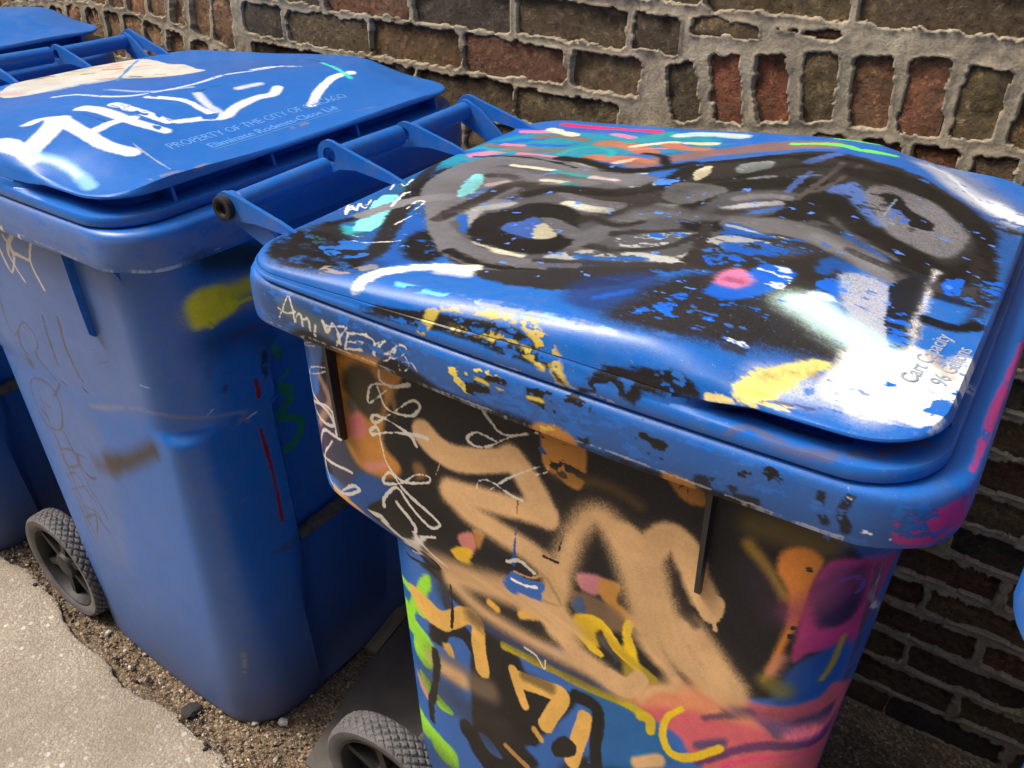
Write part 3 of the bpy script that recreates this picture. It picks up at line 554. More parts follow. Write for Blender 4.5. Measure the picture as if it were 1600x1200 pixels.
  ('s',(215,218,222),0.00165,0.8,0,0,[[0.2111,0.3252,0.0025],[0.2675,0.2362,0.0027],[0.3191,0.1774,0.0026]]),
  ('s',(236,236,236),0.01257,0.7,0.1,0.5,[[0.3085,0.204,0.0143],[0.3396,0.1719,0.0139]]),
  ('s',(22,20,19),0.00854,1,0.3,0,[[0.321,0.1411,0.0085],[0.338,0.1349,0.0084],[0.3509,0.1394,0.0082]]),
  ('p',(22,20,19),0.00682,0.9,0.1,0,[[0.2493,-0.0245],[0.2988,-0.0101],[0.345,-0.0019],[0.3457,-0.0639],[0.3069,-0.0829],[0.2647,-0.077]]),
  ('p',(50,48,47),0.04667,0.25,0.05,0.8,[[-0.263,-0.0709],[-0.2413,0.0406],[-0.0706,-0.0028],[0.0022,0.0889],[0.1103,0.2204],[0.2111,0.215],[0.2938,0.1647],[0.3357,0.0418],[0.3042,-0.0383],[0.2166,-0.057],[0.1431,-0.1256],[0.0591,-0.2016],[-0.0405,-0.2463],[-0.1303,-0.2275]]),
  ('s',(34,32,31),0.0512,0.5,0.05,0.8,[[0.0114,-0.0073,0.0203],[0.0612,0.1004,0.0219],[0.1309,0.1739,0.023],[0.2085,0.1614,0.0225]]),
  ('s',(40,38,37),0.03961,0.6,0.05,0.8,[[0.1382,0.0043,0.0229],[0.1779,0.0097,0.0228],[0.219,-0.0182,0.0221]]),
  ('s',(40,38,37),0.03586,0.5,0.05,0.8,[[-0.0379,-0.1103,0.0176],[-0.005,-0.0707,0.0179],[0.0483,-0.058,0.0177]]),
  ('s',(150,150,154),0.01524,0.45,0.1,0.8,[[0.1799,-0.0417,0.0116],[0.2284,-0.0542,0.0114],[0.2745,-0.0673,0.0112]]),
  ('s',(150,150,154),0.01886,0.3,0.1,0.8,[[-0.2086,-0.1442,0.0157],[-0.1874,-0.0974,0.016]]),
  ('s',(120,118,118),0.04424,0.35,0.1,0.8,[[-0.2378,-0.0239,0.0225],[-0.1518,0.0191,0.0223],[-0.0513,-0.0085,0.0208]]),
  ('p',(186,187,192),0.00614,1,0.05,0.8,[[0.2192,-0.1112],[0.2343,-0.0881],[0.263,-0.0949],[0.2775,-0.156],[0.2957,-0.2001],[0.2649,-0.2048],[0.2405,-0.1709]]),
  ('p',(30,32,37),0.00233,1,0,0,[[0.2682,-0.1286],[0.2639,-0.086],[0.282,-0.0467],[0.2971,-0.1075],[0.304,-0.1926],[0.2915,-0.1975],[0.2794,-0.1753]]),
  ('f',(25,95,205),0.0,0.3,0,0,[[0.2717,-0.1549],[0.2885,-0.1306],[0.3044,-0.1922],[0.2859,-0.2028]]),
  ('s',(232,232,236),0.00633,1,0,0.6,[[0.2916,-0.0257,0.0038],[0.2949,-0.0914,0.0035],[0.2985,-0.1569,0.0033],[0.3044,-0.1922,0.0034]]),
  ('s',(44,40,40),0.0131,0.95,0.12,0,[[0.3225,0.048,0.0065],[0.327,-0.0172,0.0072],[0.339,-0.0665,0.0064],[0.3392,-0.1164,0.0058]]),
  ('s',(22,20,19),0.00534,1,0,0,[[0.3049,-0.1295,0.0078],[0.3211,-0.1294,0.0079],[0.3336,-0.1242,0.0078],[0.3421,-0.1111,0.0073]]),
  ('s',(60,60,66),0.00678,0.9,0.1,0,[[0.3018,-0.0567,0.0127],[0.3187,-0.0536,0.0125],[0.338,-0.0318,0.0125]]),
  ('f',(25,95,205),0.0,0.6,0,0,[[0.2992,-0.0431],[0.3181,-0.0171],[0.3228,-0.0607],[0.3068,-0.0677]]),
  ('f',(25,95,205),0.0,0.6,0,0,[[0.3347,-0.0105],[0.457,0.0532],[0.4645,0.0356],[0.3427,-0.0436]]),
  ('s',(196,168,150),0.00573,0.8,0.1,0.6,[[0.3105,-0.2091,0.0041],[0.32,-0.1936,0.0046],[0.328,-0.2174,0.0028]]),
  ('s',(205,240,236),0.02429,0.95,0,0.4,[[0.2152,-0.1945,0.0283],[0.2403,-0.2065,0.027],[0.2676,-0.215,0.0249],[0.3006,-0.2326,0.0222]]),
  ('s',(225,245,242),0.00375,0.8,0,0,[[0.2122,-0.1843,0.0071],[0.2148,-0.1682,0.0088],[0.2223,-0.1639,0.0089]]),
  ('s',(226,246,244),0.00869,0.9,0,0,[[0.2137,-0.1894,0.0136],[0.2388,-0.2011,0.0131],[0.2641,-0.2122,0.0121]]),
  ('p',(244,243,238),0.00968,1,0.04,0.35,[[0.264,-0.2317],[0.2943,-0.2053],[0.3117,-0.1901],[0.3295,-0.21],[0.3405,-0.1822],[0.3569,-0.1777],[0.4599,-0.1721],[0.3489,-0.2549],[0.3456,-0.2744],[0.3408,-0.2905],[0.317,-0.2964],[0.2901,-0.3009],[0.2693,-0.2967],[0.2577,-0.2843],[0.2596,-0.2605]]),
  ('p',(198,226,216),0.00969,0.5,0,0,[[0.3122,-0.2176],[0.3335,-0.2131],[0.341,-0.2412],[0.3272,-0.2642],[0.3142,-0.249]]),
  ('s',(170,150,130),0.00714,0.6,0.1,0.6,[[0.3208,-0.1981,0.0063],[0.3304,-0.2093,0.0061],[0.3396,-0.2205,0.0059]]),
  ('f',None,0.0,0.62,0,0,[[0.3291,-0.2755],[0.339,-0.2544],[0.3513,-0.2333],[0.4579,-0.1622],[0.463,-0.2025],[0.35,-0.2732],[0.3353,-0.2784]]),
  ('f',None,0.0,0.35,0,0,[[0.2684,-0.3089],[0.2911,-0.3043],[0.3262,-0.2968],[0.3458,-0.2811],[0.3371,-0.3007],[0.2952,-0.3187],[0.2707,-0.3161]]),
  ('f',(25,95,205),0.0,0.3,0,0,[[0.2813,-0.2642],[0.3055,-0.2529],[0.3063,-0.2602],[0.2859,-0.271]]),
  ('s',(230,232,238),0.0196,0.65,0.05,0.6,[[0.2216,-0.3059,0.0149],[0.2492,-0.2964,0.0146],[0.2724,-0.291,0.0152],[0.2932,-0.2951,0.0158]]),
  ('p',(240,226,128),0.00393,1,0,0.4,[[0.2026,-0.3324],[0.2049,-0.3117],[0.2198,-0.288],[0.2567,-0.2596],[0.2451,-0.2823],[0.2267,-0.3264]]),
  ('s',(222,196,105),0.0077,0.8,0,0,[[0.2083,-0.3267,0.0031],[0.224,-0.319,0.0038]]),
  ('s',(245,222,140),0.00256,1,0.05,0,[[0.1834,-0.3453,0.0023],[0.1984,-0.3393,0.0023],[0.2203,-0.3302,0.0022],[0.2423,-0.3229,0.0034]]),
  ('s',(120,95,80),0.01123,0.5,0.1,0.6,[[0.2172,-0.3017,0.002],[0.2303,-0.2875,0.0022],[0.2502,-0.2779,0.0021]]),
  ('s',(70,55,60),0.00256,0.6,0.3,0,[[0.2198,-0.3289,0.001],[0.2464,-0.3172,0.0015],[0.2684,-0.3089,0.0015]]),
  ('s',(225,228,235),0.03279,0.4,0.1,0.9,[[0.2332,0.3141,0.0293],[0.2895,0.2365,0.0275],[0.3409,0.1622,0.0258]]),  # white glare over the same corner, painted into the lid colour
  ('f',(225,228,232),0.0,0.1,0,0,[[0.1752,-0.2673],[0.1946,-0.2379],[0.2113,-0.2384],[0.2033,-0.2747],[0.1795,-0.2974]]),
  ('s',(48,50,62),0.00338,0.9,0.1,0,[[0.178,-0.2939,0.004],[0.1927,-0.2891,0.0034]]),
  ('s',(246,246,228),0.00565,1,0,0.3,[[-0.1842,-0.329,0.006],[-0.1821,-0.3143,0.0088],[-0.166,-0.2879,0.0089],[-0.1262,-0.266,0.0088],[-0.0932,-0.2594,0.0087]]),
  ('s',(246,246,228),0.00951,0.7,0,0,[[-0.1209,-0.273,0.0081],[-0.0906,-0.2718,0.0079]]),
  ('s',(128,230,232),0.00515,0.7,0.3,0,[[-0.1427,-0.3163,0.0027],[-0.0937,-0.3194,0.0023],[-0.047,-0.3181,0.0024]]),
  ('s',(90,225,215),0.00134,0.8,0.2,0,[[0.0725,-0.3205,0.001],[0.0901,-0.3197,0.001]]),
  ('s',(128,230,232),0.00353,0.6,0.3,0,[[0.0251,-0.3196,0.0015],[0.0449,-0.3208,0.0013]]),
  ('s',(225,222,205),0.00635,0.45,0.2,0.5,[[-0.0777,-0.321,0.003],[-0.0208,-0.3206,0.0028],[0.0326,-0.3215,0.0024],[0.0942,-0.3223,0.002]]),
  ('p',(36,33,30),0.0037,1,0.2,0,[[-0.1769,-0.3485],[-0.1451,-0.3433],[-0.0981,-0.3418],[-0.0688,-0.3378],[-0.0064,-0.3362],[0.0354,-0.3499],[0.0459,-0.3679],[0.0049,-0.3637],[-0.0371,-0.3584],[-0.0811,-0.3554],[-0.1349,-0.3539]]),
  ('s',(205,182,82),0.00362,1,0.3,0.3,[[-0.0772,-0.3318,0.0033],[-0.0472,-0.3295,0.0032],[0.0013,-0.3306,0.003]]),
  ('s',(205,182,82),0.00377,1,0.15,0,[[-0.0858,-0.3377,0.0047],[-0.0907,-0.3496,0.0046],[-0.0955,-0.3595,0.0045]]),
  ('s',(205,182,82),0.00358,1,0.42,0,[[-0.0672,-0.3502,0.004],[-0.0279,-0.349,0.0039],[0.0104,-0.3539,0.0039],[0.0368,-0.3665,0.0039]]),
  ('s',(205,182,82),0.00346,1,0.28,0,[[0.0134,-0.3295,0.006],[0.0351,-0.3469,0.007],[0.049,-0.3647,0.0069],[0.0581,-0.3771,0.0043]]),
  ('f',(25,95,205),0.0,0.22,0,0,[[-0.0684,-0.3396],[-0.0133,-0.3357],[0.0218,-0.3438],[0.0306,-0.3598],[-0.0234,-0.3556],[-0.0667,-0.3514]]),
  ('s',(60,45,35),0.00208,0.9,0.3,0,[[0.0399,-0.3575,0.0019],[0.0515,-0.3726,0.002],[0.0611,-0.3795,0.0012]]),
  ('p',(34,31,29),0.00398,1,0.1,0.3,[[0.0744,-0.3803],[0.0853,-0.3599],[0.1055,-0.3501],[0.1433,-0.3394],[0.1638,-0.3386],[0.1756,-0.3477],[0.1557,-0.36],[0.1342,-0.3655],[0.125,-0.38],[0.1005,-0.372]]),
  ('f',None,0.0,0.5,0,0,[[0.0852,-0.3703],[0.1051,-0.3654],[0.1163,-0.3805],[0.0942,-0.3828]]),
  ('f',None,0.0,0.42,0,0,[[0.1334,-0.3451],[0.1614,-0.3344],[0.1648,-0.3494],[0.1437,-0.3555]]),
  ('s',(40,38,40),0.00897,0.95,0.05,0,[[0.1732,-0.3495,0.0029],[0.1967,-0.3825,0.0045],[0.2273,-0.4078,0.0038],[0.2637,-0.4089,0.0037],[0.3076,-0.3988,0.0037]]),
  ('s',(60,58,60),0.00066,0.8,0.1,0,[[0.1702,-0.3509,0.0006],[0.1636,-0.3896,0.0009]]),
  ('s',(110,232,95),0.00228,1,0.05,0,[[0.0553,0.268,0.0058],[0.1054,0.2813,0.0058],[0.1443,0.2712,0.0057],[0.1808,0.2798,0.0057]]),
  ('s',(100,225,90),0.00352,0.95,0.05,0,[[0.0996,0.3131,0.0059],[0.1508,0.3122,0.0059]]),
  ('s',(236,236,236),0.00081,0.9,0,0,[[-0.3646,-0.1473,0.0005],[-0.3662,-0.1385,0.0005],[-0.3447,-0.168,0.0013],[-0.3422,-0.1476,0.0014],[-0.3335,-0.1398,0.0014]]),
  ('s',(244,243,238),0.00086,0.9,0,0,[[-0.3457,-0.0827,0.0014],[-0.3647,-0.0482,0.0015],[-0.3375,-0.0644,0.0014],[-0.3448,-0.0382,0.0015]]),
  ('s',(244,243,238),0.00081,0.9,0,0,[[-0.3663,-0.1593,0.0014],[-0.3652,-0.143,0.0005],[-0.3365,-0.1769,0.0013],[-0.3533,-0.1496,0.0014],[-0.3323,-0.1633,0.0013],[-0.3477,-0.1392,0.0014],[-0.3278,-0.1522,0.0013],[-0.3429,-0.1231,0.0014]]),
  ('s',(244,243,238),0.00102,0.9,0,0,[[-0.301,-0.1338,0.0018],[-0.3149,-0.0947,0.0019],[-0.3131,-0.0842,0.0019]]),
  ('s',(244,243,238),0.00098,0.8,0,0,[[-0.276,-0.1352,0.0016],[-0.281,-0.1118,0.0017],[-0.269,-0.1107,0.0013],[-0.2633,-0.1402,0.0016]]),
  ('s',(244,243,238),0.00095,0.8,0,0,[[-0.2565,-0.1804,0.0014],[-0.254,-0.1459,0.0014],[-0.2501,-0.1362,0.0015]]),
  ('s',(244,243,238),0.00072,0.8,0.2,0,[[-0.2697,-0.2398,0.0012],[-0.2518,-0.2389,0.0012],[-0.2325,-0.2293,0.0012],[-0.2179,-0.2196,0.0012]]),
  ('s',(244,243,238),0.00074,0.7,0,0,[[-0.2886,-0.2242,0.0012],[-0.2711,-0.2276,0.0012],[-0.2661,-0.2172,0.0012]]),
  ('s',(220,214,205),0.00191,0.7,0.3,0,[[-0.0457,-0.0115,0.002],[-0.0309,-0.0005,0.002],[-0.018,0.0148,0.002]]),
  ('f',(70,130,225),0.0,0.05,0,0,[[-0.0973,-0.1435],[-0.0575,-0.1169],[-0.0266,-0.0881],[0.0446,-0.0983],[0.0586,-0.0821],[0.0244,-0.0698]]),
  ('f',(70,130,225),0.0,0.5,0,0,[[-0.0321,0.0191],[-0.0118,0.0457],[-0.0022,0.0237],[-0.0175,0.005]]),
  ('d',(200,200,200),0.0,0.02,0,0,[[-0.0002,0.0947],[0.187,0.2569],[0.3361,0.0602],[0.3238,-0.0825],[0.2098,-0.0994],[0.0779,-0.0608]]),
  ('s',(108,92,78),0.00588,0.6,0.1,0.3,[[0.2065,-0.4205,0.0036],[0.247,-0.4342,0.0033],[0.2838,-0.427,0.0047],[0.3743,-0.3827,0.0071],[0.4367,-0.2941,0.0074]]),
  ('s',(200,205,215),0.00056,0.55,0.45,0,[[-0.0702,-0.3681,0.0003],[0.0501,-0.3798,0.0003],[-0.0131,-0.3739,0.0004],[0.062,-0.3779,0.0004],[0.1194,-0.3819,0.0006],[0.1,-0.3833,0.0003],[0.1743,-0.3986,0.0008]]),
  ('f',(80,130,225),0.0,0.011,0,0,[[-0.3557,0.0534],[-0.0838,0.0925],[0.2822,0.1523],[0.3482,-0.0619],[0.2553,-0.2555],[0.1059,-0.2983],[-0.068,-0.2826],[-0.2299,-0.2323]]),
  ('d',(215,215,210),0.0,0.006,0,0,[[-0.3176,-0.3093],[-0.3557,0.0534],[-0.0499,0.2205],[0.2714,0.2141],[0.3482,-0.0619],[0.264,-0.2808],[0.1196,-0.3275],[-0.0718,-0.3308]]),
  ('d',(30,28,28),0.0,0.008,0,0,[[0.0095,-0.2352],[0.2125,-0.2837],[0.3339,-0.2728],[0.2348,-0.4293],[0.0704,-0.374],[-0.0681,-0.3427],[-0.238,-0.3243]]),
  ('d',(240,240,240),0.0,0.02,0,0,[[0.1147,-0.3164],[0.2553,-0.2555],[0.3339,-0.2728],[0.2309,-0.331]]),
 ],
 'A_side': [
  ('p',(52,66,98),0.00451,0.42,0.12,0.4,[[0.3376,1.0417],[0.4805,1.0422],[0.6632,1.0396],[0.8175,1.0393],[0.9464,1.0397],[1.022,1.0427],[1.0798,1.0451],[1.084,1.0012],[1.0797,0.9353],[0.9496,0.997],[0.782,0.9999],[0.5844,0.997],[0.47,0.9975],[0.3591,0.997]]),
  ('p',(23,20,18),0.00701,1,0,0,[[0.4057,0.997],[0.505,1.004],[0.6188,0.9983],[0.74,0.9978],[0.8455,1.0002],[0.9338,0.997],[1.0412,0.9546],[1.0669,0.8706],[1.0504,0.8175],[1.0189,0.7612],[0.9404,0.7245],[0.7582,0.6842],[0.6163,0.673],[0.4971,0.6531],[0.3975,0.667],[0.3954,0.7252],[0.4732,0.7671],[0.4176,0.7839],[0.3284,0.7823],[0.3489,0.8559]]),
  ('p',(62,50,72),0.00777,1,0,0,[[0.3327,0.8797],[0.47,0.9975],[0.4023,0.8939],[0.4041,0.8086],[0.4157,0.7728],[0.3266,0.8091],[0.3311,0.84],[0.3327,0.8618]]),
  ('s',(172,138,110),0.00765,0.8,0,0,[[0.3734,0.929,0.0056],[0.3858,0.8971,0.0057],[0.3477,0.8547,0.0059]]),
  ('p',(60,62,78),0.01381,0.9,0,0,[[0.3794,0.8384],[0.4282,0.8476],[0.4788,0.8099],[0.506,0.7614],[0.3954,0.7252],[0.3752,0.7301],[0.4065,0.7587],[0.365,0.7827]]),
  ('p',(32,72,135),0.01177,0.95,0,0,[[0.4212,0.8057],[0.4676,0.8102],[0.5075,0.7722],[0.498,0.7445],[0.4017,0.702],[0.3734,0.7054],[0.3729,0.7282]]),
  ('s',(225,166,100),0.00823,1,0,0,[[0.3654,0.7571,0.0083],[0.3859,0.7485,0.0098]]),
  ('p',(180,122,52),0.01095,0.95,0,0,[[0.4117,0.9727],[0.5395,1.006],[0.498,0.9449],[0.4765,0.8756],[0.503,0.8489],[0.4827,0.8233],[0.4345,0.8161],[0.4097,0.8404],[0.4023,0.8939]]),
  ('p',(38,38,30),0.01251,0.9,0,0,[[0.4317,0.9649],[0.464,0.9711],[0.4853,0.9406],[0.4699,0.9047],[0.4379,0.9066],[0.4154,0.934]]),
  ('s',(60,72,90),0.00923,0.7,0,0,[[0.4252,0.9092,0.0077],[0.4348,0.8874,0.0078]]),
  ('p',(196,112,108),0.00746,1,0,0,[[0.4178,0.8858],[0.4372,0.9018],[0.4476,0.8848],[0.4367,0.865],[0.417,0.8623]]),
  ('s',(190,120,120),0.00759,0.8,0,0,[[0.4414,0.8239,0.006],[0.4714,0.838,0.0058]]),
  ('s',(155,115,60),0.00697,0.6,0,0,[[0.4909,0.9675,0.0062],[0.5022,0.9294,0.0063],[0.5064,0.9048,0.0064]]),
  ('p',(22,20,19),0.00663,1,0,0,[[0.54,1.0104],[0.6188,0.9983],[0.7198,1.0003],[0.7092,0.9555],[0.7141,0.9251],[0.6719,0.9414],[0.638,0.9691],[0.6026,0.9647],[0.5453,0.9446],[0.5193,0.883],[0.5313,0.7931],[0.5131,0.8244],[0.4944,0.8915]]),
  ('s',(150,105,55),0.01098,0.7,0,0,[[0.532,0.856,0.0119],[0.54,0.831,0.012],[0.5322,0.8034,0.0121]]),
  ('s',(170,130,140),0.0095,0.75,0,0,[[0.504,0.791,0.008],[0.5188,0.7753,0.008],[0.5427,0.7781,0.0079]]),
  ('s',(90,70,110),0.00942,0.7,0,0,[[0.5359,0.7851,0.0102],[0.5461,0.7797,0.0102]]),
  ('p',(22,20,19),0.0057,1,0,0,[[0.5449,0.8519],[0.578,0.8655],[0.5724,0.7817],[0.3864,0.6958],[0.3667,0.6976],[0.3954,0.7252]]),
  ('p',(180,122,52),0.00455,0.97,0.06,0,[[0.713,0.9998],[0.7603,0.9991],[0.7617,0.9263],[0.7304,0.9275],[0.7105,0.9384]]),
  ('f',(30,70,140),0.0,0.5,0,0,[[0.6902,0.9721],[0.7128,0.9726],[0.7135,0.9476],[0.7011,0.9525]]),
  ('s',(120,86,40),0.01229,0.5,0,0,[[0.7263,0.9299,0.007],[0.7923,0.9405,0.0068],[0.8302,0.9323,0.0069]]),
  ('p',(168,112,48),0.00566,0.95,0,0,[[0.8423,0.9976],[0.8743,0.9974],[0.8992,0.9638],[0.8724,0.9579]]),
  ('s',(24,22,20),0.00059,1,0,0,[[0.8675,0.9636,0.0005],[0.8704,0.9723,0.0005],[0.877,0.9735,0.0006],[0.8786,0.9529,0.0005],[0.8789,0.9214,0.0006]]),
  ('p',(190,120,130),0.00681,0.95,0,0,[[0.7627,0.8094],[0.79,0.8183],[0.803,0.8107],[0.7879,0.7885],[0.7665,0.7891]]),
  ('p',(185,130,60),0.00681,0.95,0,0,[[0.7943,0.8157],[0.8186,0.8186],[0.8168,0.7939],[0.8385,0.7812],[0.8482,0.7667],[0.8145,0.7731],[0.7917,0.7953]]),
  ('p',(120,95,70),0.00874,0.9,0,0,[[0.7626,0.7803],[0.8136,0.7825],[0.8367,0.7555],[0.7701,0.7406]]),
  ('p',(44,80,140),0.00441,0.8,0,0,[[0.7671,0.7777],[0.7768,0.755],[0.7591,0.7536]]),
  ('p',(196,120,110),0.00552,0.95,0,0,[[0.5877,0.7788],[0.6089,0.7986],[0.6182,0.7831],[0.6065,0.7575]]),
  ('p',(214,170,40),0.00469,1,0,0,[[0.5868,0.7631],[0.6096,0.769],[0.6004,0.7479],[0.5644,0.7415]]),
  ('p',(176,122,62),0.00543,0.9,0,0,[[0.612,0.802],[0.6316,0.8042],[0.6209,0.7764]]),
  ('s',(214,160,50),0.00484,1,0,0,[[0.4916,0.6935,0.007],[0.5077,0.6894,0.007]]),
  ('p',(205,160,70),0.0047,1,0,0,[[0.5576,0.7094],[0.6487,0.7264],[0.5771,0.6998],[0.554,0.6919]]),
  ('p',(110,100,25),0.00912,0.9,0,0,[[0.7127,0.7315],[0.7424,0.7309],[0.7114,0.7105],[0.6634,0.7002]]),
  ('s',(96,82,44),0.02434,0.85,0,0,[[0.9484,0.96,0.0162],[0.9845,0.9647,0.0188],[1.0176,0.9639,0.0189]]),
  ('s',(140,112,40),0.01046,0.95,0,0,[[0.9468,0.9347,0.0077],[0.97,0.9154,0.0076],[0.9929,0.8897,0.0073]]),
  ('p',(200,122,50),0.00691,1,0.02,0,[[0.9792,0.9441],[0.9984,0.9556],[1.0167,0.9435],[1.0133,0.913],[1.0123,0.8626],[1.0056,0.8343],[1.0023,0.7914],[0.9914,0.7738],[0.9974,0.8488],[0.9932,0.894],[0.9769,0.9187]]),
  ('p',(176,52,112),0.00631,1,0,0,[[1.0164,0.9373],[1.0377,0.9461],[1.0955,0.9207],[1.0937,0.8912],[1.0828,0.8583],[1.0745,0.8203],[1.03,0.8238],[1.0152,0.8093],[1.0093,0.8487],[1.011,0.8945]]),
  ('p',(44,28,58),0.01078,0.97,0,0,[[1.0154,0.9135],[1.0519,0.9357],[1.0623,0.9028],[1.0585,0.863],[1.0265,0.8604]]),
  ('p',(120,55,110),0.01197,0.7,0,0,[[1.0188,0.9335],[1.0402,0.9357],[1.0312,0.9015],[1.0163,0.8932]]),
  ('f',(60,80,160),0.0,0.4,0,0,[[1.0314,0.9256],[1.0554,0.9226],[1.0594,0.8963],[1.0392,0.904]]),
  ('p',(34,84,160),0.01178,0.97,0,0,[[1.0164,0.803],[1.0492,0.8282],[1.0648,0.8276],[1.072,0.7749],[1.038,0.7494],[1.0059,0.7479]]),
  ('s',(170,140,40),0.005,0.9,0,0,[[1.0572,0.8372,0.0039],[1.0557,0.8009,0.004],[1.0494,0.78,0.0041]]),
  ('s',(130,116,50),0.01517,0.8,0,0,[[0.9978,0.7744,0.0122],[1.0132,0.7653,0.0117]]),
  ('s',(196,130,110),0.01313,0.8,0,0,[[1.0047,0.811,0.0068],[0.9982,0.7892,0.0065]]),
  ('p',(176,52,112),0.00487,0.8,0.1,0,[[1.0884,0.9246],[1.0978,0.8348]]),
  ('s',(70,65,72),0.00422,0.75,0.15,0,[[1.0712,0.9257,0.0055],[1.0811,0.8508,0.0059],[1.0846,0.7629,0.0063],[1.0885,0.71,0.0065]]),
  ('p',(198,92,98),0.00757,1,0,0,[[0.7633,0.6578],[0.846,0.7052],[0.9183,0.7207],[0.9882,0.7366],[1.0232,0.7421],[1.0532,0.7491],[1.0812,0.7541],[1.2029,0.606],[1.1981,0.5521],[1.1989,0.4985],[0.9143,0.5991],[0.8604,0.6308],[0.7898,0.6416]]),
  ('s',(202,132,92),0.01453,0.95,0,0,[[0.7692,0.6572,0.0189],[0.8441,0.6913,0.0178],[0.968,0.7233,0.0179]]),
  ('s',(72,62,84),0.00802,0.95,0,0,[[0.9958,0.7078,0.0068],[1.0323,0.7171,0.0041],[1.0729,0.7179,0.007]]),
  ('s',(80,56,84),0.00714,0.8,0,0,[[0.8891,0.6803,0.0046],[0.9245,0.7029,0.0047],[0.9901,0.7225,0.0038]]),
  ('s',(92,48,92),0.00648,0.95,0,0,[[0.9018,0.6035,0.0071],[0.988,0.6834,0.0068],[1.0949,0.704,0.0071]]),
  ('s',(60,60,110),0.00937,0.8,0,0,[[0.8935,0.6307,0.0065],[0.9278,0.6563,0.0063]]),
  ('s',(210,70,110),0.00278,1,0,0,[[0.9405,0.6185,0.0033],[0.9959,0.6653,0.0032],[1.0794,0.6908,0.0033]]),
  ('p',(28,92,150),0.01989,0.9,0,0,[[0.6901,0.6266],[0.7428,0.6414],[0.8024,0.6362],[0.8696,0.5979],[0.8553,0.5645],[0.7296,0.4918],[0.7137,0.5503]]),
  ('p',(40,84,150),0.01333,0.35,0,0,[[0.3295,0.6348],[0.3667,0.6976],[0.4247,0.6444],[0.5104,0.6241],[0.5823,0.5598],[0.6904,0.4695],[0.3361,0.197],[0.3298,0.4335]]),
  ('s',(185,140,112),0.00608,1,0,0,[[0.3432,0.4298,0.0095],[0.3513,0.4135,0.0095]]),
  ('s',(140,205,48),0.00332,1,0,0,[[0.32,0.5999,0.0035],[0.3153,0.5912,0.0035],[0.3459,0.6202,0.0071],[0.3556,0.5944,0.0072]]),
  ('p',(140,205,48),0.0032,1,0,0,[[0.3605,0.6608],[0.3718,0.6841],[0.3722,0.6598],[0.3566,0.6081],[0.3425,0.5589],[0.3388,0.5774],[0.3523,0.6251]]),
  ('s',(140,205,48),0.00458,1,0,0,[[0.3136,0.545,0.0098],[0.3373,0.5681,0.0094]]),
  ('s',(140,205,48),0.00345,1,0,0,[[0.3186,0.5174,0.0142],[0.3467,0.55,0.0135],[0.3566,0.5357,0.0135],[0.3495,0.4949,0.0139]]),
  ('s',(140,205,48),0.00358,1,0,0,[[0.3524,0.4486,0.01],[0.3636,0.4343,0.01],[0.3728,0.4246,0.01]]),
  ('s',(140,205,48),0.0078,1,0,0,[[0.3172,0.2848,0.0178],[0.3441,0.3226,0.0171],[0.3632,0.3248,0.0168],[0.3666,0.3004,0.017]]),
  ('s',(176,160,50),0.00787,0.3,0,0,[[0.4268,0.7258,0.0095],[0.4067,0.7135,0.0094]]),
  ('s',(22,20,19),0.00395,1,0,0,[[0.372,0.7139,0.006],[0.3856,0.69,0.006],[0.4649,0.7008,0.0058]]),
  ('s',(40,38,34),0.01211,0.9,0,0,[[0.3864,0.6958,0.0131],[0.3953,0.649,0.0135]]),
  ('s',(22,20,19),0.00641,1,0,0,[[0.477,0.6147,0.0271],[0.4867,0.5638,0.028],[0.5313,0.513,0.0287],[0.5776,0.4867,0.029]]),
  ('p',(22,20,19),0.00978,1,0,0,[[0.4515,0.6091],[0.5384,0.637],[0.5808,0.5969],[0.6737,0.606],[0.6277,0.5174],[0.5395,0.4131],[0.4681,0.3451],[0.436,0.402]]),
  ('p',(22,20,19),0.00937,1,0,0,[[0.4172,0.3921],[0.4735,0.4504],[0.5391,0.4565],[0.6041,0.4207],[0.4681,0.3451]]),
  ('s',(22,20,19),0.00601,1,0,0,[[0.4186,0.4076,0.0214],[0.4492,0.3867,0.0216],[0.4688,0.3595,0.0219]]),
  ('p',(48,80,140),0.00472,0.9,0,0,[[0.4512,0.4173],[0.4806,0.4182],[0.514,0.3918],[0.4792,0.3879]]),
  ('s',(22,20,19),0.00425,1,0,0,[[0.3724,0.5645,0.0073],[0.3843,0.597,0.0126],[0.4245,0.6114,0.015],[0.4534,0.5917,0.0151],[0.4636,0.563,0.0154]]),
  ('p',(205,160,70),0.00326,1,0,0,[[0.3792,0.5688],[0.3923,0.5724],[0.3993,0.5506],[0.3832,0.5507]]),
  ('s',(120,100,80),0.02642,0.8,0,0,[[0.3879,0.5234,0.024],[0.4452,0.5206,0.0238],[0.4851,0.5244,0.0235]]),
  ('s',(203,163,116),0.02126,1,0,0,[[0.3788,0.5119,0.0162],[0.4151,0.5127,0.016]]),
  ('s',(46,40,34),0.04149,0.6,0,0.5,[[0.3783,0.4613,0.0307],[0.4394,0.447,0.0305],[0.523,0.4479,0.0301]]),
  ('s',(46,42,36),0.04041,0.4,0,0.5,[[0.3278,0.2157,0.0117],[0.3623,0.2833,0.0235]]),
  ('s',(34,30,26),0.02151,0.6,0,0.5,[[0.4826,0.6408,0.0157],[0.5916,0.6558,0.0152],[0.693,0.6519,0.0149]]),
  ('s',(215,168,84),0.00312,1,0,0,[[0.3612,0.6211,0.0172],[0.3735,0.6089,0.0172],[0.4032,0.6257,0.0161],[0.4352,0.6466,0.0164],[0.4611,0.6429,0.0164],[0.4633,0.606,0.0168],[0.4696,0.5621,0.0173]]),
  ('s',(215,166,76),0.00428,1,0,0,[[0.3537,0.6191,0.0077],[0.3643,0.6139,0.0077]]),
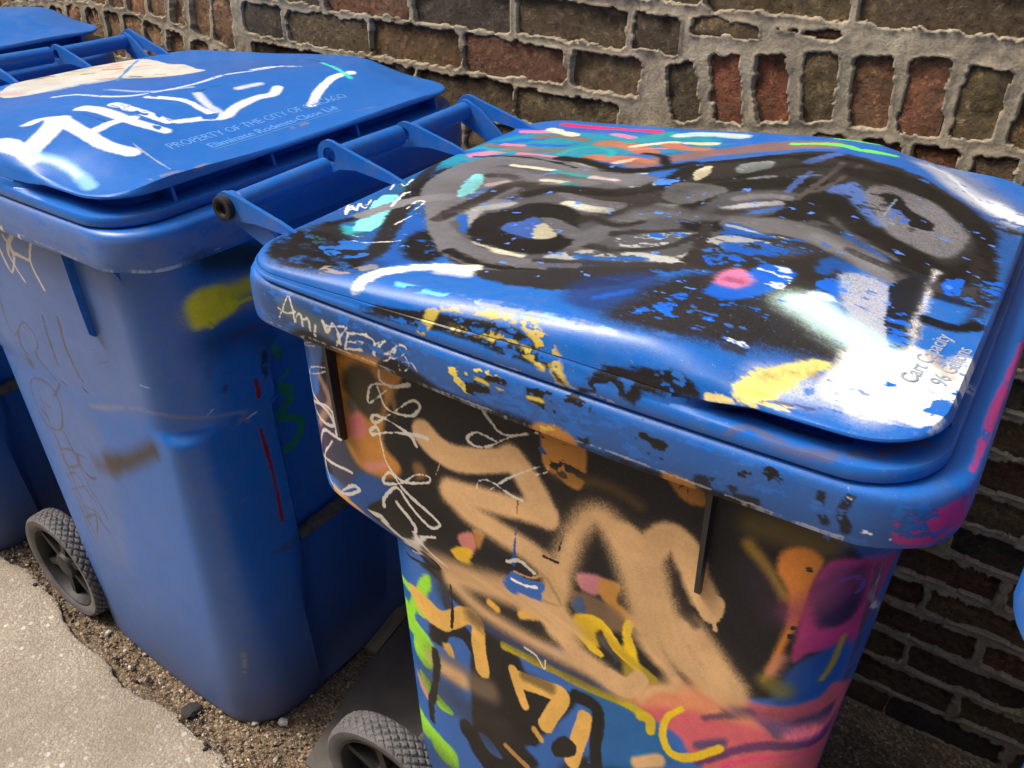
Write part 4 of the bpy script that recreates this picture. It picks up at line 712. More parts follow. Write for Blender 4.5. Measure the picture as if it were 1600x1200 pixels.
  ('s',(215,168,84),0.00314,1,0,0,[[0.5415,0.5926,0.0105],[0.5563,0.5597,0.0107],[0.5684,0.5373,0.0108]]),
  ('s',(215,168,84),0.00309,1,0,0,[[0.5559,0.5822,0.0167],[0.6153,0.5916,0.0164],[0.646,0.5945,0.0163],[0.6316,0.5566,0.0162],[0.616,0.522,0.0165]]),
  ('s',(215,168,84),0.00315,1,0,0,[[0.6971,0.5741,0.0164],[0.6875,0.5253,0.017],[0.679,0.4789,0.0176]]),
  ('p',(26,24,23),0.00324,1,0,0,[[0.6332,0.4859],[0.6561,0.5191],[0.6848,0.5142],[0.6808,0.4884],[0.6436,0.4676]]),
  ('s',(215,166,76),0.00437,0.9,0,0,[[0.5923,0.4986,0.0065],[0.6079,0.4862,0.0066]]),
  ('s',(190,140,70),0.00347,0.9,0,0,[[0.5228,0.4262,0.0055],[0.5559,0.4147,0.0056],[0.5807,0.4076,0.0056]]),
  ('s',(22,20,19),0.00407,1,0,0,[[0.6732,0.6095,0.0119],[0.705,0.6097,0.0118],[0.7203,0.5927,0.012],[0.7227,0.5351,0.0125],[0.7321,0.4933,0.0129]]),
  ('s',(60,52,30),0.01014,0.6,0,0,[[0.5669,0.5962,0.011],[0.6217,0.5985,0.0109]]),
  ('s',(186,168,34),0.00486,1,0,0,[[0.5204,0.6298,0.0078],[0.6217,0.6337,0.0077],[0.6976,0.6353,0.0075],[0.7609,0.6399,0.0074],[0.7999,0.6373,0.0074]]),
  ('s',(205,178,34),0.00383,1,0,0,[[0.7916,0.6329,0.008],[0.8085,0.6346,0.008],[0.8142,0.6154,0.0081]]),
  ('s',(222,186,32),0.00271,1,0,0,[[0.7071,0.7048,0.0082],[0.6924,0.709,0.0082],[0.7393,0.7279,0.0081],[0.787,0.7482,0.008],[0.7999,0.7407,0.008],[0.7679,0.7123,0.0081]]),
  ('s',(222,186,32),0.00354,1,0,0,[[0.834,0.7689,0.0059],[0.8244,0.7363,0.0069],[0.7779,0.7096,0.007]]),
  ('s',(190,165,40),0.01269,0.8,0,0,[[0.7614,0.6971,0.0142],[0.7998,0.7066,0.0141]]),
  ('p',(38,60,100),0.00453,0.8,0,0,[[0.751,0.723],[0.7811,0.7326],[0.75,0.711],[0.7283,0.6922]]),
  ('s',(60,40,70),0.03062,0.35,0,0.5,[[0.9596,0.9022,0.0153],[0.9867,0.8654,0.0152]]),
  ('s',(150,110,50),0.02712,0.35,0,0.5,[[0.7027,0.7317,0.0164],[0.782,0.7249,0.0161]]),
  ('s',(30,26,24),0.02527,0.55,0,0.5,[[0.4549,0.6575,0.0204],[0.6179,0.6507,0.0198],[0.74,0.6577,0.0193]]),
  ('s',(150,60,100),0.01979,0.5,0,0.4,[[1.0033,0.8732,0.0148],[1.0312,0.9015,0.0175],[1.0542,0.927,0.0181]]),
  ('s',(90,60,90),0.02301,0.5,0,0.4,[[0.9914,0.7172,0.0137],[1.0461,0.7154,0.0069]]),
  ('s',(203,163,116),0.00894,1,0,0.3,[[0.7173,0.8717,0.0188],[0.7048,0.8916,0.0186],[0.6874,0.9143,0.0184],[0.6719,0.9282,0.0183]]),
  ('s',(203,163,116),0.00672,1,0,0,[[0.6719,0.9282,0.0148],[0.6491,0.916,0.016],[0.5962,0.8969,0.0186],[0.5657,0.8991,0.0197],[0.5461,0.9109,0.0197]]),
  ('s',(203,163,116),0.00345,1,0,0,[[0.5397,0.9154,0.0104],[0.5504,0.9142,0.0103]]),
  ('s',(203,163,116),0.00088,1,0,0,[[0.5673,0.882,0.0014],[0.5588,0.8604,0.0014]]),
  ('s',(203,163,116),0.01026,1,0,0.3,[[0.5826,0.8463,0.0181],[0.6303,0.8555,0.0176],[0.6717,0.8616,0.017],[0.7173,0.8699,0.0163]]),
  ('s',(203,163,116),0.01426,1,0,0.4,[[0.5824,0.8424,0.0181],[0.61,0.8252,0.0181],[0.6426,0.8189,0.018],[0.7011,0.807,0.0178],[0.7342,0.7835,0.0179],[0.719,0.743,0.0185],[0.6224,0.7097,0.019]]),
  ('s',(203,163,116),0.01777,1,0,0.4,[[0.6224,0.7097,0.019],[0.6646,0.6843,0.0191],[0.7105,0.6722,0.0191],[0.7469,0.6647,0.0191]]),
  ('s',(203,163,116),0.00557,1,0,0,[[0.7322,0.669,0.018],[0.7612,0.6684,0.0173],[0.779,0.6923,0.0145]]),
  ('s',(203,163,116),0.01793,0.95,0,0.4,[[0.4076,0.7084,0.0165],[0.5196,0.7202,0.016],[0.6025,0.7267,0.0157],[0.7125,0.7474,0.0152]]),
  ('s',(203,163,116),0.0213,0.9,0,0.4,[[0.4052,0.6958,0.0131],[0.47,0.6731,0.013],[0.5518,0.6662,0.0128],[0.642,0.6656,0.0126],[0.7105,0.6722,0.0124]]),
  ('s',(203,163,116),0.02322,0.97,0,0.5,[[0.7385,0.7876,0.0171],[0.7465,0.8251,0.0161],[0.7579,0.865,0.0144],[0.7771,0.8962,0.0149],[0.7953,0.8948,0.0189],[0.8109,0.8762,0.0185],[0.8331,0.8334,0.0185],[0.8533,0.7795,0.0194],[0.8661,0.7367,0.0211]]),
  ('s',(203,163,116),0.00859,1,0,0.3,[[0.8194,0.8844,0.0206],[0.8429,0.8781,0.0178],[0.8636,0.908,0.0167],[0.883,0.9028,0.0187],[0.8995,0.8726,0.0183],[0.9138,0.8492,0.0187]]),
  ('p',(203,163,116),0.00319,1,0,0,[[0.8991,0.8505],[0.9122,0.8598],[0.9322,0.8587],[0.9376,0.8437],[0.9312,0.8221],[0.9144,0.8223]]),
  ('s',(203,163,116),0.00162,1,0,0,[[0.9272,0.8291,0.0024],[0.9318,0.8141,0.0024]]),
  ('s',(203,163,116),0.02099,0.97,0,0.5,[[0.845,0.8792,0.0186],[0.86,0.836,0.0194],[0.8785,0.7933,0.0205],[0.897,0.7595,0.0227],[0.9159,0.7422,0.0229],[0.9341,0.7362,0.023]]),
  ('s',(203,163,116),0.01863,0.97,0,0.4,[[0.9053,0.7985,0.0202],[0.9337,0.771,0.0205],[0.9613,0.7431,0.0218]]),
  ('s',(203,163,116),0.01091,0.9,0,0,[[0.7852,0.6631,0.0078],[0.8114,0.6939,0.0074],[0.88,0.722,0.0059]]),
  ('s',(203,163,116),0.00808,1,0,0,[[0.8049,0.5449,0.0131],[0.8394,0.5701,0.0127]]),
  ('s',(222,186,32),0.0038,1,0,0,[[0.8522,0.677,0.0057],[0.835,0.6512,0.0058],[0.8373,0.6155,0.0069],[0.859,0.5944,0.007],[0.8902,0.6046,0.0067],[0.9268,0.6434,0.0062]]),
  ('s',(36,32,28),0.00638,0.5,0,0,[[0.882,0.8684,0.0036],[0.8825,0.8375,0.0037]]),
  ('s',(36,32,28),0.0082,0.6,0,0,[[0.898,0.8181,0.0067],[0.9089,0.81,0.0067]]),
  ('E',(0,0,0),0.00182,1,0,0,[[0.6605,0.7518],[0.6744,0.7673],[0.6924,0.7643],[0.7184,0.7674],[0.7026,0.7424],[0.6587,0.7372],[0.624,0.7316]]),
  ('s',(180,140,95),0.0009,1,0,0,[[0.6744,0.7673,0.0011],[0.6998,0.77,0.0011],[0.718,0.7822,0.0011],[0.733,0.7649,0.0011],[0.7397,0.7492,0.0005],[0.7064,0.7423,0.0011]]),
  ('s',(235,235,230),0.00091,1,0,0,[[0.6707,0.7536,0.0014],[0.6899,0.7532,0.0014],[0.7071,0.7588,0.0014]]),
  ('s',(150,140,145),0.0025,0.8,0.2,0,[[1.0777,0.9006,0.0024],[1.0787,0.8746,0.0024],[1.1558,0.78,0.0027]]),
  ('s',(225,200,190),0.00177,0.9,0.2,0,[[1.0842,0.8615,0.0029],[1.1905,0.7538,0.0034]]),
  ('s',(160,160,170),0.00063,0.7,0,0,[[1.0748,0.931,0.0007],[1.0808,0.8686,0.0007]]),
  ('s',(22,21,20),0.00117,1,0,0,[[0.4953,0.8199,0.0023],[0.497,0.7778,0.0023],[0.3481,0.6862,0.0025]]),
  ('s',(22,21,20),0.00115,1,0,0,[[0.5259,0.7927,0.0028],[0.5304,0.7623,0.0029],[0.4677,0.7307,0.0029]]),
  ('s',(22,21,20),0.00123,1,0,0,[[0.4057,0.6872,0.0024],[0.4056,0.6477,0.0025],[0.3999,0.61,0.0025]]),
  ('s',(22,21,20),0.00142,1,0,0,[[0.37,0.5422,0.0027],[0.3688,0.4945,0.0029],[0.362,0.4343,0.0032],[0.3571,0.4063,0.0033],[0.355,0.3622,0.0034]]),
  ('s',(110,70,40),0.00085,1,0,0,[[0.6798,0.874,0.0012],[0.6772,0.83,0.0012]]),
  ('s',(30,70,160),0.00088,1,0,0,[[0.6772,0.83,0.0015],[0.6744,0.7922,0.0015],[0.6734,0.7779,0.0015]]),
  ('s',(30,28,26),0.00084,1,0,0,[[0.7432,0.8583,0.0008],[0.736,0.8275,0.0008]]),
  ('s',(30,28,26),0.00069,1,0,0,[[0.7375,0.8113,0.001],[0.7172,0.811,0.001]]),
  ('s',(206,200,190),0.00091,0.95,0,0,[[0.425,0.9974,0.0013],[0.3283,0.9589,0.001],[0.3734,0.9711,0.0017]]),
  ('s',(206,200,190),0.00096,0.95,0,0,[[0.3274,0.9415,0.001],[0.3268,0.9199,0.001],[0.3816,0.9385,0.002],[0.3891,0.9469,0.002],[0.3456,0.9322,0.0016],[0.328,0.8979,0.001],[0.3339,0.8935,0.0021],[0.3774,0.8833,0.0021],[0.3876,0.8653,0.0019],[0.36,0.8629,0.0021],[0.3286,0.8741,0.001],[0.3379,0.8815,0.0017],[0.3792,0.8903,0.0021],[0.3917,0.8744,0.0021],[0.3897,0.8519,0.0021]]),
  ('s',(206,200,190),0.001,0.95,0,0,[[0.3959,0.8475,0.0021],[0.3611,0.849,0.0021],[0.331,0.8119,0.001],[0.3267,0.7974,0.001],[0.3526,0.8006,0.0022],[0.3848,0.8018,0.0022],[0.4076,0.8021,0.0021]]),
  ('s',(206,200,190),0.00101,0.95,0,0,[[0.3778,0.8378,0.0021],[0.343,0.7978,0.0022],[0.3567,0.7632,0.0022],[0.3898,0.7597,0.0022],[0.419,0.7784,0.0016],[0.4075,0.7807,0.002],[0.3863,0.7643,0.0015],[0.3686,0.7501,0.001]]),
  ('s',(206,200,190),0.00086,0.95,0,0,[[0.4817,0.9735,0.0019],[0.482,0.9612,0.0019],[0.4997,0.958,0.0017],[0.5285,0.9692,0.0015]]),
  ('s',(206,200,190),0.00087,0.95,0,0,[[0.5287,0.9718,0.0014],[0.5082,0.9625,0.0015],[0.4682,0.9508,0.0013],[0.4579,0.9311,0.0019],[0.4611,0.9245,0.0014],[0.4919,0.9521,0.0013]]),
  ('s',(206,200,190),0.00088,0.95,0,0,[[0.4764,0.9502,0.0019],[0.4884,0.9254,0.0019],[0.5262,0.9294,0.0015],[0.5417,0.9475,0.0018],[0.5283,0.9495,0.0014],[0.4951,0.9217,0.0013],[0.4646,0.8975,0.0016],[0.4616,0.9062,0.0014],[0.4822,0.9101,0.0019],[0.5213,0.9016,0.0019],[0.5302,0.8899,0.0019]]),
  ('s',(206,200,190),0.00093,0.95,0,0,[[0.4574,0.8775,0.002],[0.4551,0.884,0.0016],[0.468,0.8915,0.002],[0.4719,0.8655,0.002],[0.4776,0.8434,0.002],[0.4995,0.8274,0.002],[0.5409,0.8409,0.0017],[0.548,0.8523,0.0019],[0.5259,0.8469,0.0016],[0.499,0.8234,0.0016],[0.4688,0.8107,0.0021],[0.4704,0.8221,0.0016],[0.4837,0.8315,0.002],[0.5063,0.8118,0.002],[0.5523,0.7915,0.002],[0.5579,0.7831,0.0016],[0.5424,0.7739,0.002],[0.5118,0.7924,0.002],[0.4901,0.8128,0.002],[0.4655,0.7862,0.0017],[0.4625,0.7726,0.0021]]),
  ('s',(206,200,190),0.00089,0.95,0,0,[[0.4575,0.8785,0.0017],[0.4894,0.8932,0.0017],[0.5318,0.9055,0.0018],[0.5497,0.907,0.0019]]),
  ('s',(206,200,190),0.00097,0.95,0,0,[[0.4872,0.7886,0.0021],[0.5159,0.7559,0.0021],[0.4566,0.7263,0.0021],[0.4336,0.7188,0.0021]]),
  ('s',(206,200,190),0.001,0.95,0,0,[[0.4288,0.7489,0.0022],[0.4538,0.7503,0.0021],[0.3954,0.7252,0.0021],[0.3575,0.7064,0.0022]]),
  ('s',(206,200,190),0.00098,0.95,0,0,[[0.3704,0.7204,0.0022],[0.4915,0.7404,0.0021],[0.5496,0.761,0.0017]]),
  ('s',(206,200,190),0.00079,0.95,0,0,[[0.6338,0.9732,0.0017],[0.655,0.9553,0.0017],[0.672,0.9568,0.0015],[0.7048,0.9712,0.0014]]),
  ('s',(206,200,190),0.00081,0.95,0,0,[[0.7048,0.9727,0.0013],[0.672,0.956,0.0013],[0.6414,0.9323,0.0014],[0.6206,0.9244,0.0018],[0.6099,0.9305,0.0017],[0.624,0.9431,0.0016],[0.6504,0.9415,0.0017]]),
  ('s',(206,200,190),0.00084,0.95,0,0,[[0.6213,0.8671,0.0017],[0.6245,0.8783,0.0013],[0.6403,0.8848,0.0018],[0.6718,0.8777,0.0018],[0.6851,0.8772,0.0018]]),
  ('s',(206,200,190),0.00081,0.95,0,0,[[0.6391,0.8719,0.0013],[0.6719,0.9038,0.0013],[0.7138,0.9348,0.0014],[0.7173,0.928,0.0012],[0.7042,0.9194,0.0014]]),
  ('s',(206,200,190),0.00089,0.95,0,0,[[0.6639,0.7772,0.0018],[0.6828,0.7875,0.0019],[0.7043,0.7793,0.0019]]),
  ('s',(206,200,190),0.00098,0.95,0,0,[[0.5654,0.6471,0.0021],[0.5896,0.6432,0.0021],[0.6063,0.6275,0.0021],[0.6078,0.6436,0.0021]]),
  ('p',(40,52,74),0.01357,0.5,0.2,0.3,[[0.3526,1.0401],[0.3948,1.0463],[0.4882,1.0444],[0.5738,1.0363],[0.54,1.0104],[0.4523,1.0117],[0.3823,0.9997]]),
  ('s',(120,116,50),0.01207,0.4,0.1,0,[[0.4026,1.0264,0.0115],[0.4303,1.0199,0.0114],[0.4621,1.015,0.0112]]),
  ('f',(205,182,82),0.0,0.4,0,0,[[0.6203,1.031],[0.6625,1.0412],[0.712,1.0353],[0.7377,1.028],[0.7265,1.0101],[0.6783,1.0096],[0.6345,1.0077]]),
  ('f',(34,30,26),0.0,0.45,0,0,[[0.6351,1.0291],[0.6906,1.0408],[0.745,1.0339],[0.7825,1.0345],[0.7592,1.0124],[0.6923,1.0077],[0.6493,1.0061]]),
  ('s',(40,36,32),0.00363,0.9,0.5,0,[[0.6424,1.0247,0.0027],[0.6853,1.026,0.0026],[0.7324,1.0281,0.0025]]),
  ('s',(205,182,82),0.00291,0.9,0.5,0,[[0.6351,1.0291,0.0024],[0.6783,1.0249,0.0023],[0.7258,1.0284,0.0022]]),
  ('s',(34,31,29),0.00281,0.95,0.42,0,[[0.7617,1.0235,0.0052],[0.7672,1.0019,0.0054]]),
  ('s',(34,31,29),0.00276,0.9,0.4,0,[[0.7728,1.0372,0.0028],[0.7738,1.03,0.0029]]),
  ('f',(34,31,29),0.0,0.3,0,0,[[0.7279,1.0469],[0.7844,1.0474],[0.7825,1.0345],[0.7322,1.0327]]),
  ('f',(34,31,29),0.0,0.28,0,0,[[0.8101,1.0437],[0.8387,1.0447],[0.8446,1.0096],[0.8185,1.0059]]),
  ('s',(34,31,29),0.0027,0.9,0.5,0,[[0.8763,1.0046,0.0062],[0.9005,1.0081,0.0062]]),
  ('s',(34,31,29),0.00269,0.9,0.4,0,[[0.9067,1.0016,0.0036],[0.9226,1.0017,0.0036]]),
  ('s',(34,31,29),0.00263,0.95,0.38,0,[[0.9694,1.0315,0.0031],[0.9707,1.0177,0.0033],[0.9766,1.007,0.0038]]),
  ('s',(34,31,29),0.00262,0.95,0.32,0,[[0.9897,1.0362,0.0039],[0.9872,1.0219,0.0039],[0.9932,1.0062,0.0044]]),
  ('f',(34,31,29),0.0,0.25,0,0,[[0.9057,1.0399],[0.9461,1.0406],[0.9445,1.0253],[0.904,1.0209]]),
  ('p',(205,180,80),0.00213,0.01,0,0,[[0.8192,0.997],[0.8269,0.997],[0.8334,0.9688]]),
  ('p',(205,182,82),0.00216,0.9,0.4,0,[[0.7184,1.0034],[0.7344,1.0132],[0.7386,1.0028],[0.7262,0.997]]),
  ('p',(176,52,112),0.00409,0.97,0.3,0,[[1.0249,1.0254],[1.047,1.0346],[1.0867,1.0373],[1.0953,1.0387],[1.0991,1.0019],[1.0774,1.0017],[1.0531,0.997],[1.0287,0.9997]]),
  ('p',(176,52,112),0.00273,0.95,0.1,0,[[1.0501,1.0319],[1.0824,1.0305],[1.0896,1.0078],[1.0673,1.005],[1.0517,1.0162]]),
  ('s',(205,212,220),0.00059,0.6,0.4,0,[[0.3635,0.9981,0.0009],[0.4703,0.9992,0.0008],[0.585,0.997,0.0005],[0.6599,0.998,0.0006],[0.7258,0.997,0.0003],[0.7819,1.0012,0.0006],[0.8218,1.0015,0.0005],[0.8885,0.9992,0.0006],[0.9504,0.997,0.0003],[0.9986,0.9976,0.0004],[1.029,0.997,0.0003]]),
  ('d',(210,218,228),0.0,0.05,0,0,[[0.9834,1.0264],[1.0224,1.0378],[1.0574,1.0414],[1.0823,1.0212],[1.0573,0.9978],[1.0224,0.997],[0.9888,0.9994]]),
  ('d',(190,195,205),0.0,0.008,0,0,[[0.3526,1.0401],[0.7553,1.0433],[0.9766,1.0356],[0.9938,0.9982],[0.7596,0.9988],[0.4507,1.0032]]),
  ('s',(176,52,112),0.0039,0.9,0.12,0,[[1.3539,1.0398,0.0043],[1.2603,1.0429,0.0054],[1.2018,1.046,0.0041],[1.1527,1.0465,0.0036],[1.1074,1.0469,0.003]]),
  ('s',(226,226,226),0.00052,0.7,0,0,[[0.9861,1.0434,0.0003],[0.9919,1.0347,0.0003],[0.9867,1.0367,0.0004]]),
  ('f',(220,225,232),0.0,0.05,0,0,[[0.9908,1.0354],[1.0233,1.0326],[1.0492,1.0059],[1.0214,0.999],[0.9925,1.0045]]),
  ('s',(196,190,180),0.00088,0.95,0.12,0,[[0.4082,1.0421,0.0015],[0.4016,1.028,0.0015],[0.391,1.01,0.0016]]),
  ('s',(196,190,180),0.00087,0.95,0.12,0,[[0.4082,1.0421,0.0014],[0.4145,1.0291,0.0018],[0.4153,1.0122,0.0018]]),
  ('s',(196,190,180),0.00088,0.95,0.12,0,[[0.3915,1.0221,0.0018],[0.4039,1.0196,0.0016],[0.4185,1.0253,0.0013]]),
  ('s',(196,190,180),0.00087,0.95,0.12,0,[[0.4153,1.0122,0.0016],[0.4206,1.0225,0.0013],[0.4262,1.0242,0.0018],[0.427,1.0116,0.0018]]),
  ('s',(196,190,180),0.00086,0.95,0.12,0,[[0.4283,1.0193,0.0013],[0.4365,1.0224,0.0018],[0.4379,1.0092,0.0018]]),
  ('s',(196,190,180),0.00086,0.95,0.12,0,[[0.4464,1.0179,0.0017],[0.4441,1.0054,0.0018]]),
  ('s',(196,190,180),0.00084,0.95,0.12,0,[[0.458,1.0271,0.0017],[0.4634,1.0163,0.0015],[0.4724,1.0289,0.0014],[0.4791,1.0199,0.0017]]),
  ('s',(196,190,180),0.00083,0.95,0.12,0,[[0.4608,1.0224,0.0014],[0.4885,1.0298,0.0013]]),
  ('s',(196,190,180),0.00084,0.95,0.12,0,[[0.4789,1.0185,0.0017],[0.4806,1.0073,0.0017]]),
  ('s',(196,190,180),0.00083,0.95,0.12,0,[[0.4917,1.0294,0.0012],[0.4799,1.0131,0.0013],[0.4739,1.0019,0.0014]]),
  ('s',(196,190,180),0.00083,0.95,0.12,0,[[0.4927,1.0229,0.0015],[0.4867,1.0033,0.0016]]),
  ('s',(196,190,180),0.00082,0.95,0.12,0,[[0.4912,1.0246,0.0014],[0.5045,1.0272,0.0013],[0.5183,1.0311,0.0013]]),
  ('s',(196,190,180),0.00082,0.95,0.12,0,[[0.4906,1.0132,0.0015],[0.5129,1.0198,0.0013]]),
  ('s',(196,190,180),0.00083,0.95,0.12,0,[[0.4867,1.0033,0.0016],[0.5097,1.0097,0.0016]]),
  ('s',(196,190,180),0.00081,0.95,0.12,0,[[0.5144,1.0299,0.0016],[0.5284,1.0262,0.0016],[0.5268,1.0101,0.0016]]),
  ('s',(196,190,180),0.0008,0.95,0.12,0,[[0.5281,1.0234,0.0011],[0.5428,1.0314,0.0011]]),
  ('s',(196,190,180),0.0008,0.95,0.12,0,[[0.5428,1.0314,0.0011],[0.5332,1.0197,0.0016],[0.5449,1.0176,0.0012],[0.558,1.0305,0.0016],[0.5483,1.0136,0.0011],[0.54,1.0066,0.0012]]),
  ('s',(196,190,180),0.00079,0.95,0.12,0,[[0.5578,1.0278,0.0012],[0.5509,1.0146,0.0016],[0.5635,1.0216,0.0011],[0.5701,1.0318,0.0015],[0.5611,1.0315,0.0015],[0.5721,1.0135,0.0016],[0.5616,1.0001,0.0016],[0.5598,1.0118,0.0011],[0.5753,1.0175,0.0015],[0.5814,1.0106,0.0016]]),
 ],
 'B_lid': [
  ('s',(100,88,76),0.00571,0.5,0.2,0.2,[[0.4171,-0.3751,0.002],[0.4619,-0.2899,0.0021],[0.4694,-0.2225,0.0022],[0.4671,-0.1216,0.0023],[0.4651,0.0189,0.0026],[0.4635,0.1856,0.0028]]),
  ('p',(70,95,165),0.01477,0.3,0,0,[[-0.245,-0.1376],[-0.155,-0.075],[-0.049,-0.0097],[0.0178,0.0759],[-0.0723,0.2528],[0.1567,0.2872],[0.1275,0.1821],[0.0783,0.0655],[0.0437,-0.0624],[-0.0597,-0.1283],[-0.0939,-0.2129]]),  # differing reflection on the back of the lid, painted as duller blue
  ('s',(240,244,246),0.00596,1,0,0,[[0.1089,-0.3151,0.0135],[0.1301,-0.3135,0.0133],[0.1652,-0.3165,0.009],[0.1801,-0.3131,0.0105]]),
  ('s',(150,210,246),0.00906,0.85,0,0,[[0.1762,-0.312,0.0088],[0.2031,-0.2978,0.0083],[0.2313,-0.2955,0.0076],[0.262,-0.3003,0.0079],[0.2874,-0.3074,0.0083]]),
  ('s',(225,240,250),0.00686,0.7,0,0,[[0.1846,-0.3089,0.0048],[0.2162,-0.2958,0.0038],[0.2495,-0.2991,0.0041]]),
  ('s',(240,244,246),0.00619,1,0,0,[[0.1614,-0.3044,0.0151],[0.1429,-0.2759,0.0154],[0.0917,-0.2318,0.0162],[0.0631,-0.21,0.0166]]),
  ('s',(240,244,246),0.00783,1,0,0,[[0.0481,-0.2457,0.0083],[0.0349,-0.2209,0.0084],[0.0577,-0.205,0.0083]]),
  ('s',(240,244,246),0.0048,1,0,0,[[0.0654,-0.2094,0.0128],[0.1685,-0.2348,0.0119],[0.225,-0.24,0.0114],[0.2558,-0.2274,0.0113]]),
  ('s',(240,244,246),0.00491,1,0,0,[[0.1731,-0.224,0.0084],[0.157,-0.1856,0.0086],[0.1567,-0.154,0.0087]]),
  ('s',(240,244,246),0.00507,1,0,0,[[0.0445,-0.1613,0.0108],[0.082,-0.1572,0.0106],[0.168,-0.1637,0.01],[0.225,-0.1539,0.0097]]),
  ('s',(240,244,246),0.00444,1,0.08,0,[[0.0758,-0.1305,0.0084],[0.1293,-0.1301,0.0082],[0.1783,-0.1308,0.0079],[0.1997,-0.1281,0.0078]]),
  ('s',(240,244,246),0.00386,0.95,0.1,0,[[0.0881,-0.08,0.0062],[0.1419,-0.0588,0.006],[0.1818,-0.0621,0.0059],[0.228,-0.0628,0.0058]]),
  ('s',(240,244,246),0.00512,1,0,0,[[0.2066,-0.1179,0.0071],[0.2151,-0.0885,0.0072],[0.2269,-0.0563,0.0072],[0.2102,-0.0217,0.0074],[0.1984,0.0267,0.0076],[0.201,0.0567,0.0077],[0.185,0.0814,0.0078]]),
  ('s',(225,232,244),0.00645,0.75,0,0,[[0.1284,-0.0247,0.0069],[0.1732,-0.044,0.0067],[0.2232,-0.0532,0.0065]]),
  ('s',(226,232,240),0.00353,0.85,0.08,0,[[-0.0774,-0.1374,0.0033],[-0.036,-0.1156,0.0033],[0.0366,-0.107,0.0032],[0.0709,-0.0756,0.0031],[0.0831,0.0007,0.0032],[0.0749,0.0681,0.0033],[0.0841,0.1249,0.0033],[0.0747,0.187,0.0034]]),
  ('s',(215,224,238),0.00552,0.6,0.1,0,[[-0.0188,-0.0826,0.0033],[0.0589,-0.0673,0.0032],[0.0952,-0.0085,0.0032]]),
  ('s',(240,244,246),0.00586,0.85,0.2,0,[[0.0758,0.1252,0.0067],[0.0735,0.1741,0.0069],[0.1034,0.1954,0.0068]]),
  ('s',(240,244,246),0.00677,0.7,0,0,[[0.1498,0.0341,0.0062],[0.154,0.0717,0.0063]]),
  ('s',(240,244,246),0.00408,1,0,0,[[0.2677,0.0712,0.007],[0.2326,0.1226,0.0078],[0.2054,0.1802,0.0081],[0.2047,0.2185,0.0082]]),
  ('s',(70,214,200),0.00288,0.9,0,0,[[0.111,0.2451,0.0043],[0.1797,0.2173,0.0042],[0.2247,0.1981,0.004]]),
  ('s',(30,40,80),0.0015,0.6,0,0,[[0.0556,0.2621,0.0013],[0.1089,0.2501,0.0013],[0.1514,0.2317,0.0013]]),
  ('E',(0,0,0),0.00121,1,0,0,[[0.2007,-0.1541],[0.2112,-0.1478],[0.2205,-0.1565],[0.212,-0.1602]]),
  ('E',(0,0,0),0.00125,1,0.2,0,[[0.2087,-0.0802],[0.2089,-0.0639],[0.2133,-0.054],[0.2266,-0.0727],[0.2179,-0.0843]]),
  ('E',(0,0,0),0.00118,1,0,0,[[0.1569,-0.3031],[0.16,-0.3017],[0.1618,-0.3038]]),
  ('E',(0,0,0),0.00125,1,0,0,[[0.1637,-0.1223],[0.1732,-0.1199],[0.18,-0.1289]]),
  ('f',(25,95,205),0.0,0.3,0,0,[[0.0767,-0.13],[0.0985,-0.1215],[0.1592,-0.1273],[0.1656,-0.137],[0.122,-0.1426]]),
  ('p',(206,204,194),0.0024,1,0,0,[[-0.3453,-0.0613],[-0.3518,0.0324],[-0.3507,0.1317],[-0.3436,0.1797],[-0.2802,0.1838],[-0.0392,0.0914],[0.0178,0.0759],[0.0041,0.0288],[-0.049,-0.0097],[-0.1309,-0.0315],[-0.155,-0.075],[-0.1868,-0.1276],[-0.2392,-0.1405]]),
  ('p',(190,195,205),0.00775,0.8,0.2,0,[[-0.2959,-0.112],[-0.2118,-0.0889],[-0.1796,-0.0268],[-0.0806,-0.0267],[-0.1061,-0.0684],[-0.1709,-0.1109],[-0.2392,-0.1405]]),
  ('s',(225,150,140),0.01261,0.6,0,0,[[-0.2571,-0.1315,0.0083],[-0.2165,-0.1196,0.0081]]),
  ('s',(90,140,200),0.00163,1,0,0,[[-0.3305,0.1754,0.0031],[-0.2173,0.0825,0.0029],[-0.0628,-0.0333,0.0026]]),
  ('s',(215,60,45),0.00167,1,0,0,[[-0.2351,0.1095,0.0029],[-0.2182,0.1302,0.0029]]),
  ('s',(110,110,120),0.00167,0.8,0,0,[[-0.2149,0.1307,0.0024],[-0.1967,0.1507,0.0024]]),
  ('s',(150,175,195),0.00154,1,0,0,[[-0.1608,0.0657,0.0014],[-0.0885,0.063,0.0013],[-0.0303,0.066,0.0013]]),
  ('s',(150,175,195),0.0015,1,0,0,[[-0.0829,0.0246,0.0013],[-0.0487,0.048,0.0013],[-0.0206,0.0527,0.0013]]),
  ('s',(80,90,60),0.00148,0.9,0,0,[[-0.0702,-0.0052,0.0026],[-0.0498,0.0002,0.0026]]),
  ('s',(80,90,60),0.00148,0.9,0,0,[[-0.0428,0.023,0.0026],[-0.0252,0.029,0.0026]]),
  ('s',(130,130,90),0.00256,0.9,0.15,0,[[-0.3522,-0.0221,0.0064],[-0.3442,-0.0215,0.0064],[-0.3338,-0.0173,0.0064]]),
  ('s',(170,90,60),0.00256,0.9,0.15,0,[[-0.3519,-0.0062,0.0052],[-0.34,-0.0041,0.0052],[-0.3286,0.0004,0.0051]]),
  ('s',(210,180,150),0.00248,0.9,0.15,0,[[-0.2927,-0.0313,0.0063],[-0.2839,-0.0247,0.0062],[-0.2767,-0.0211,0.0062]]),
  ('s',(200,190,120),0.00255,0.9,0.15,0,[[-0.3208,0.0157,0.0064],[-0.314,0.0223,0.0064],[-0.3079,0.0258,0.0064]]),
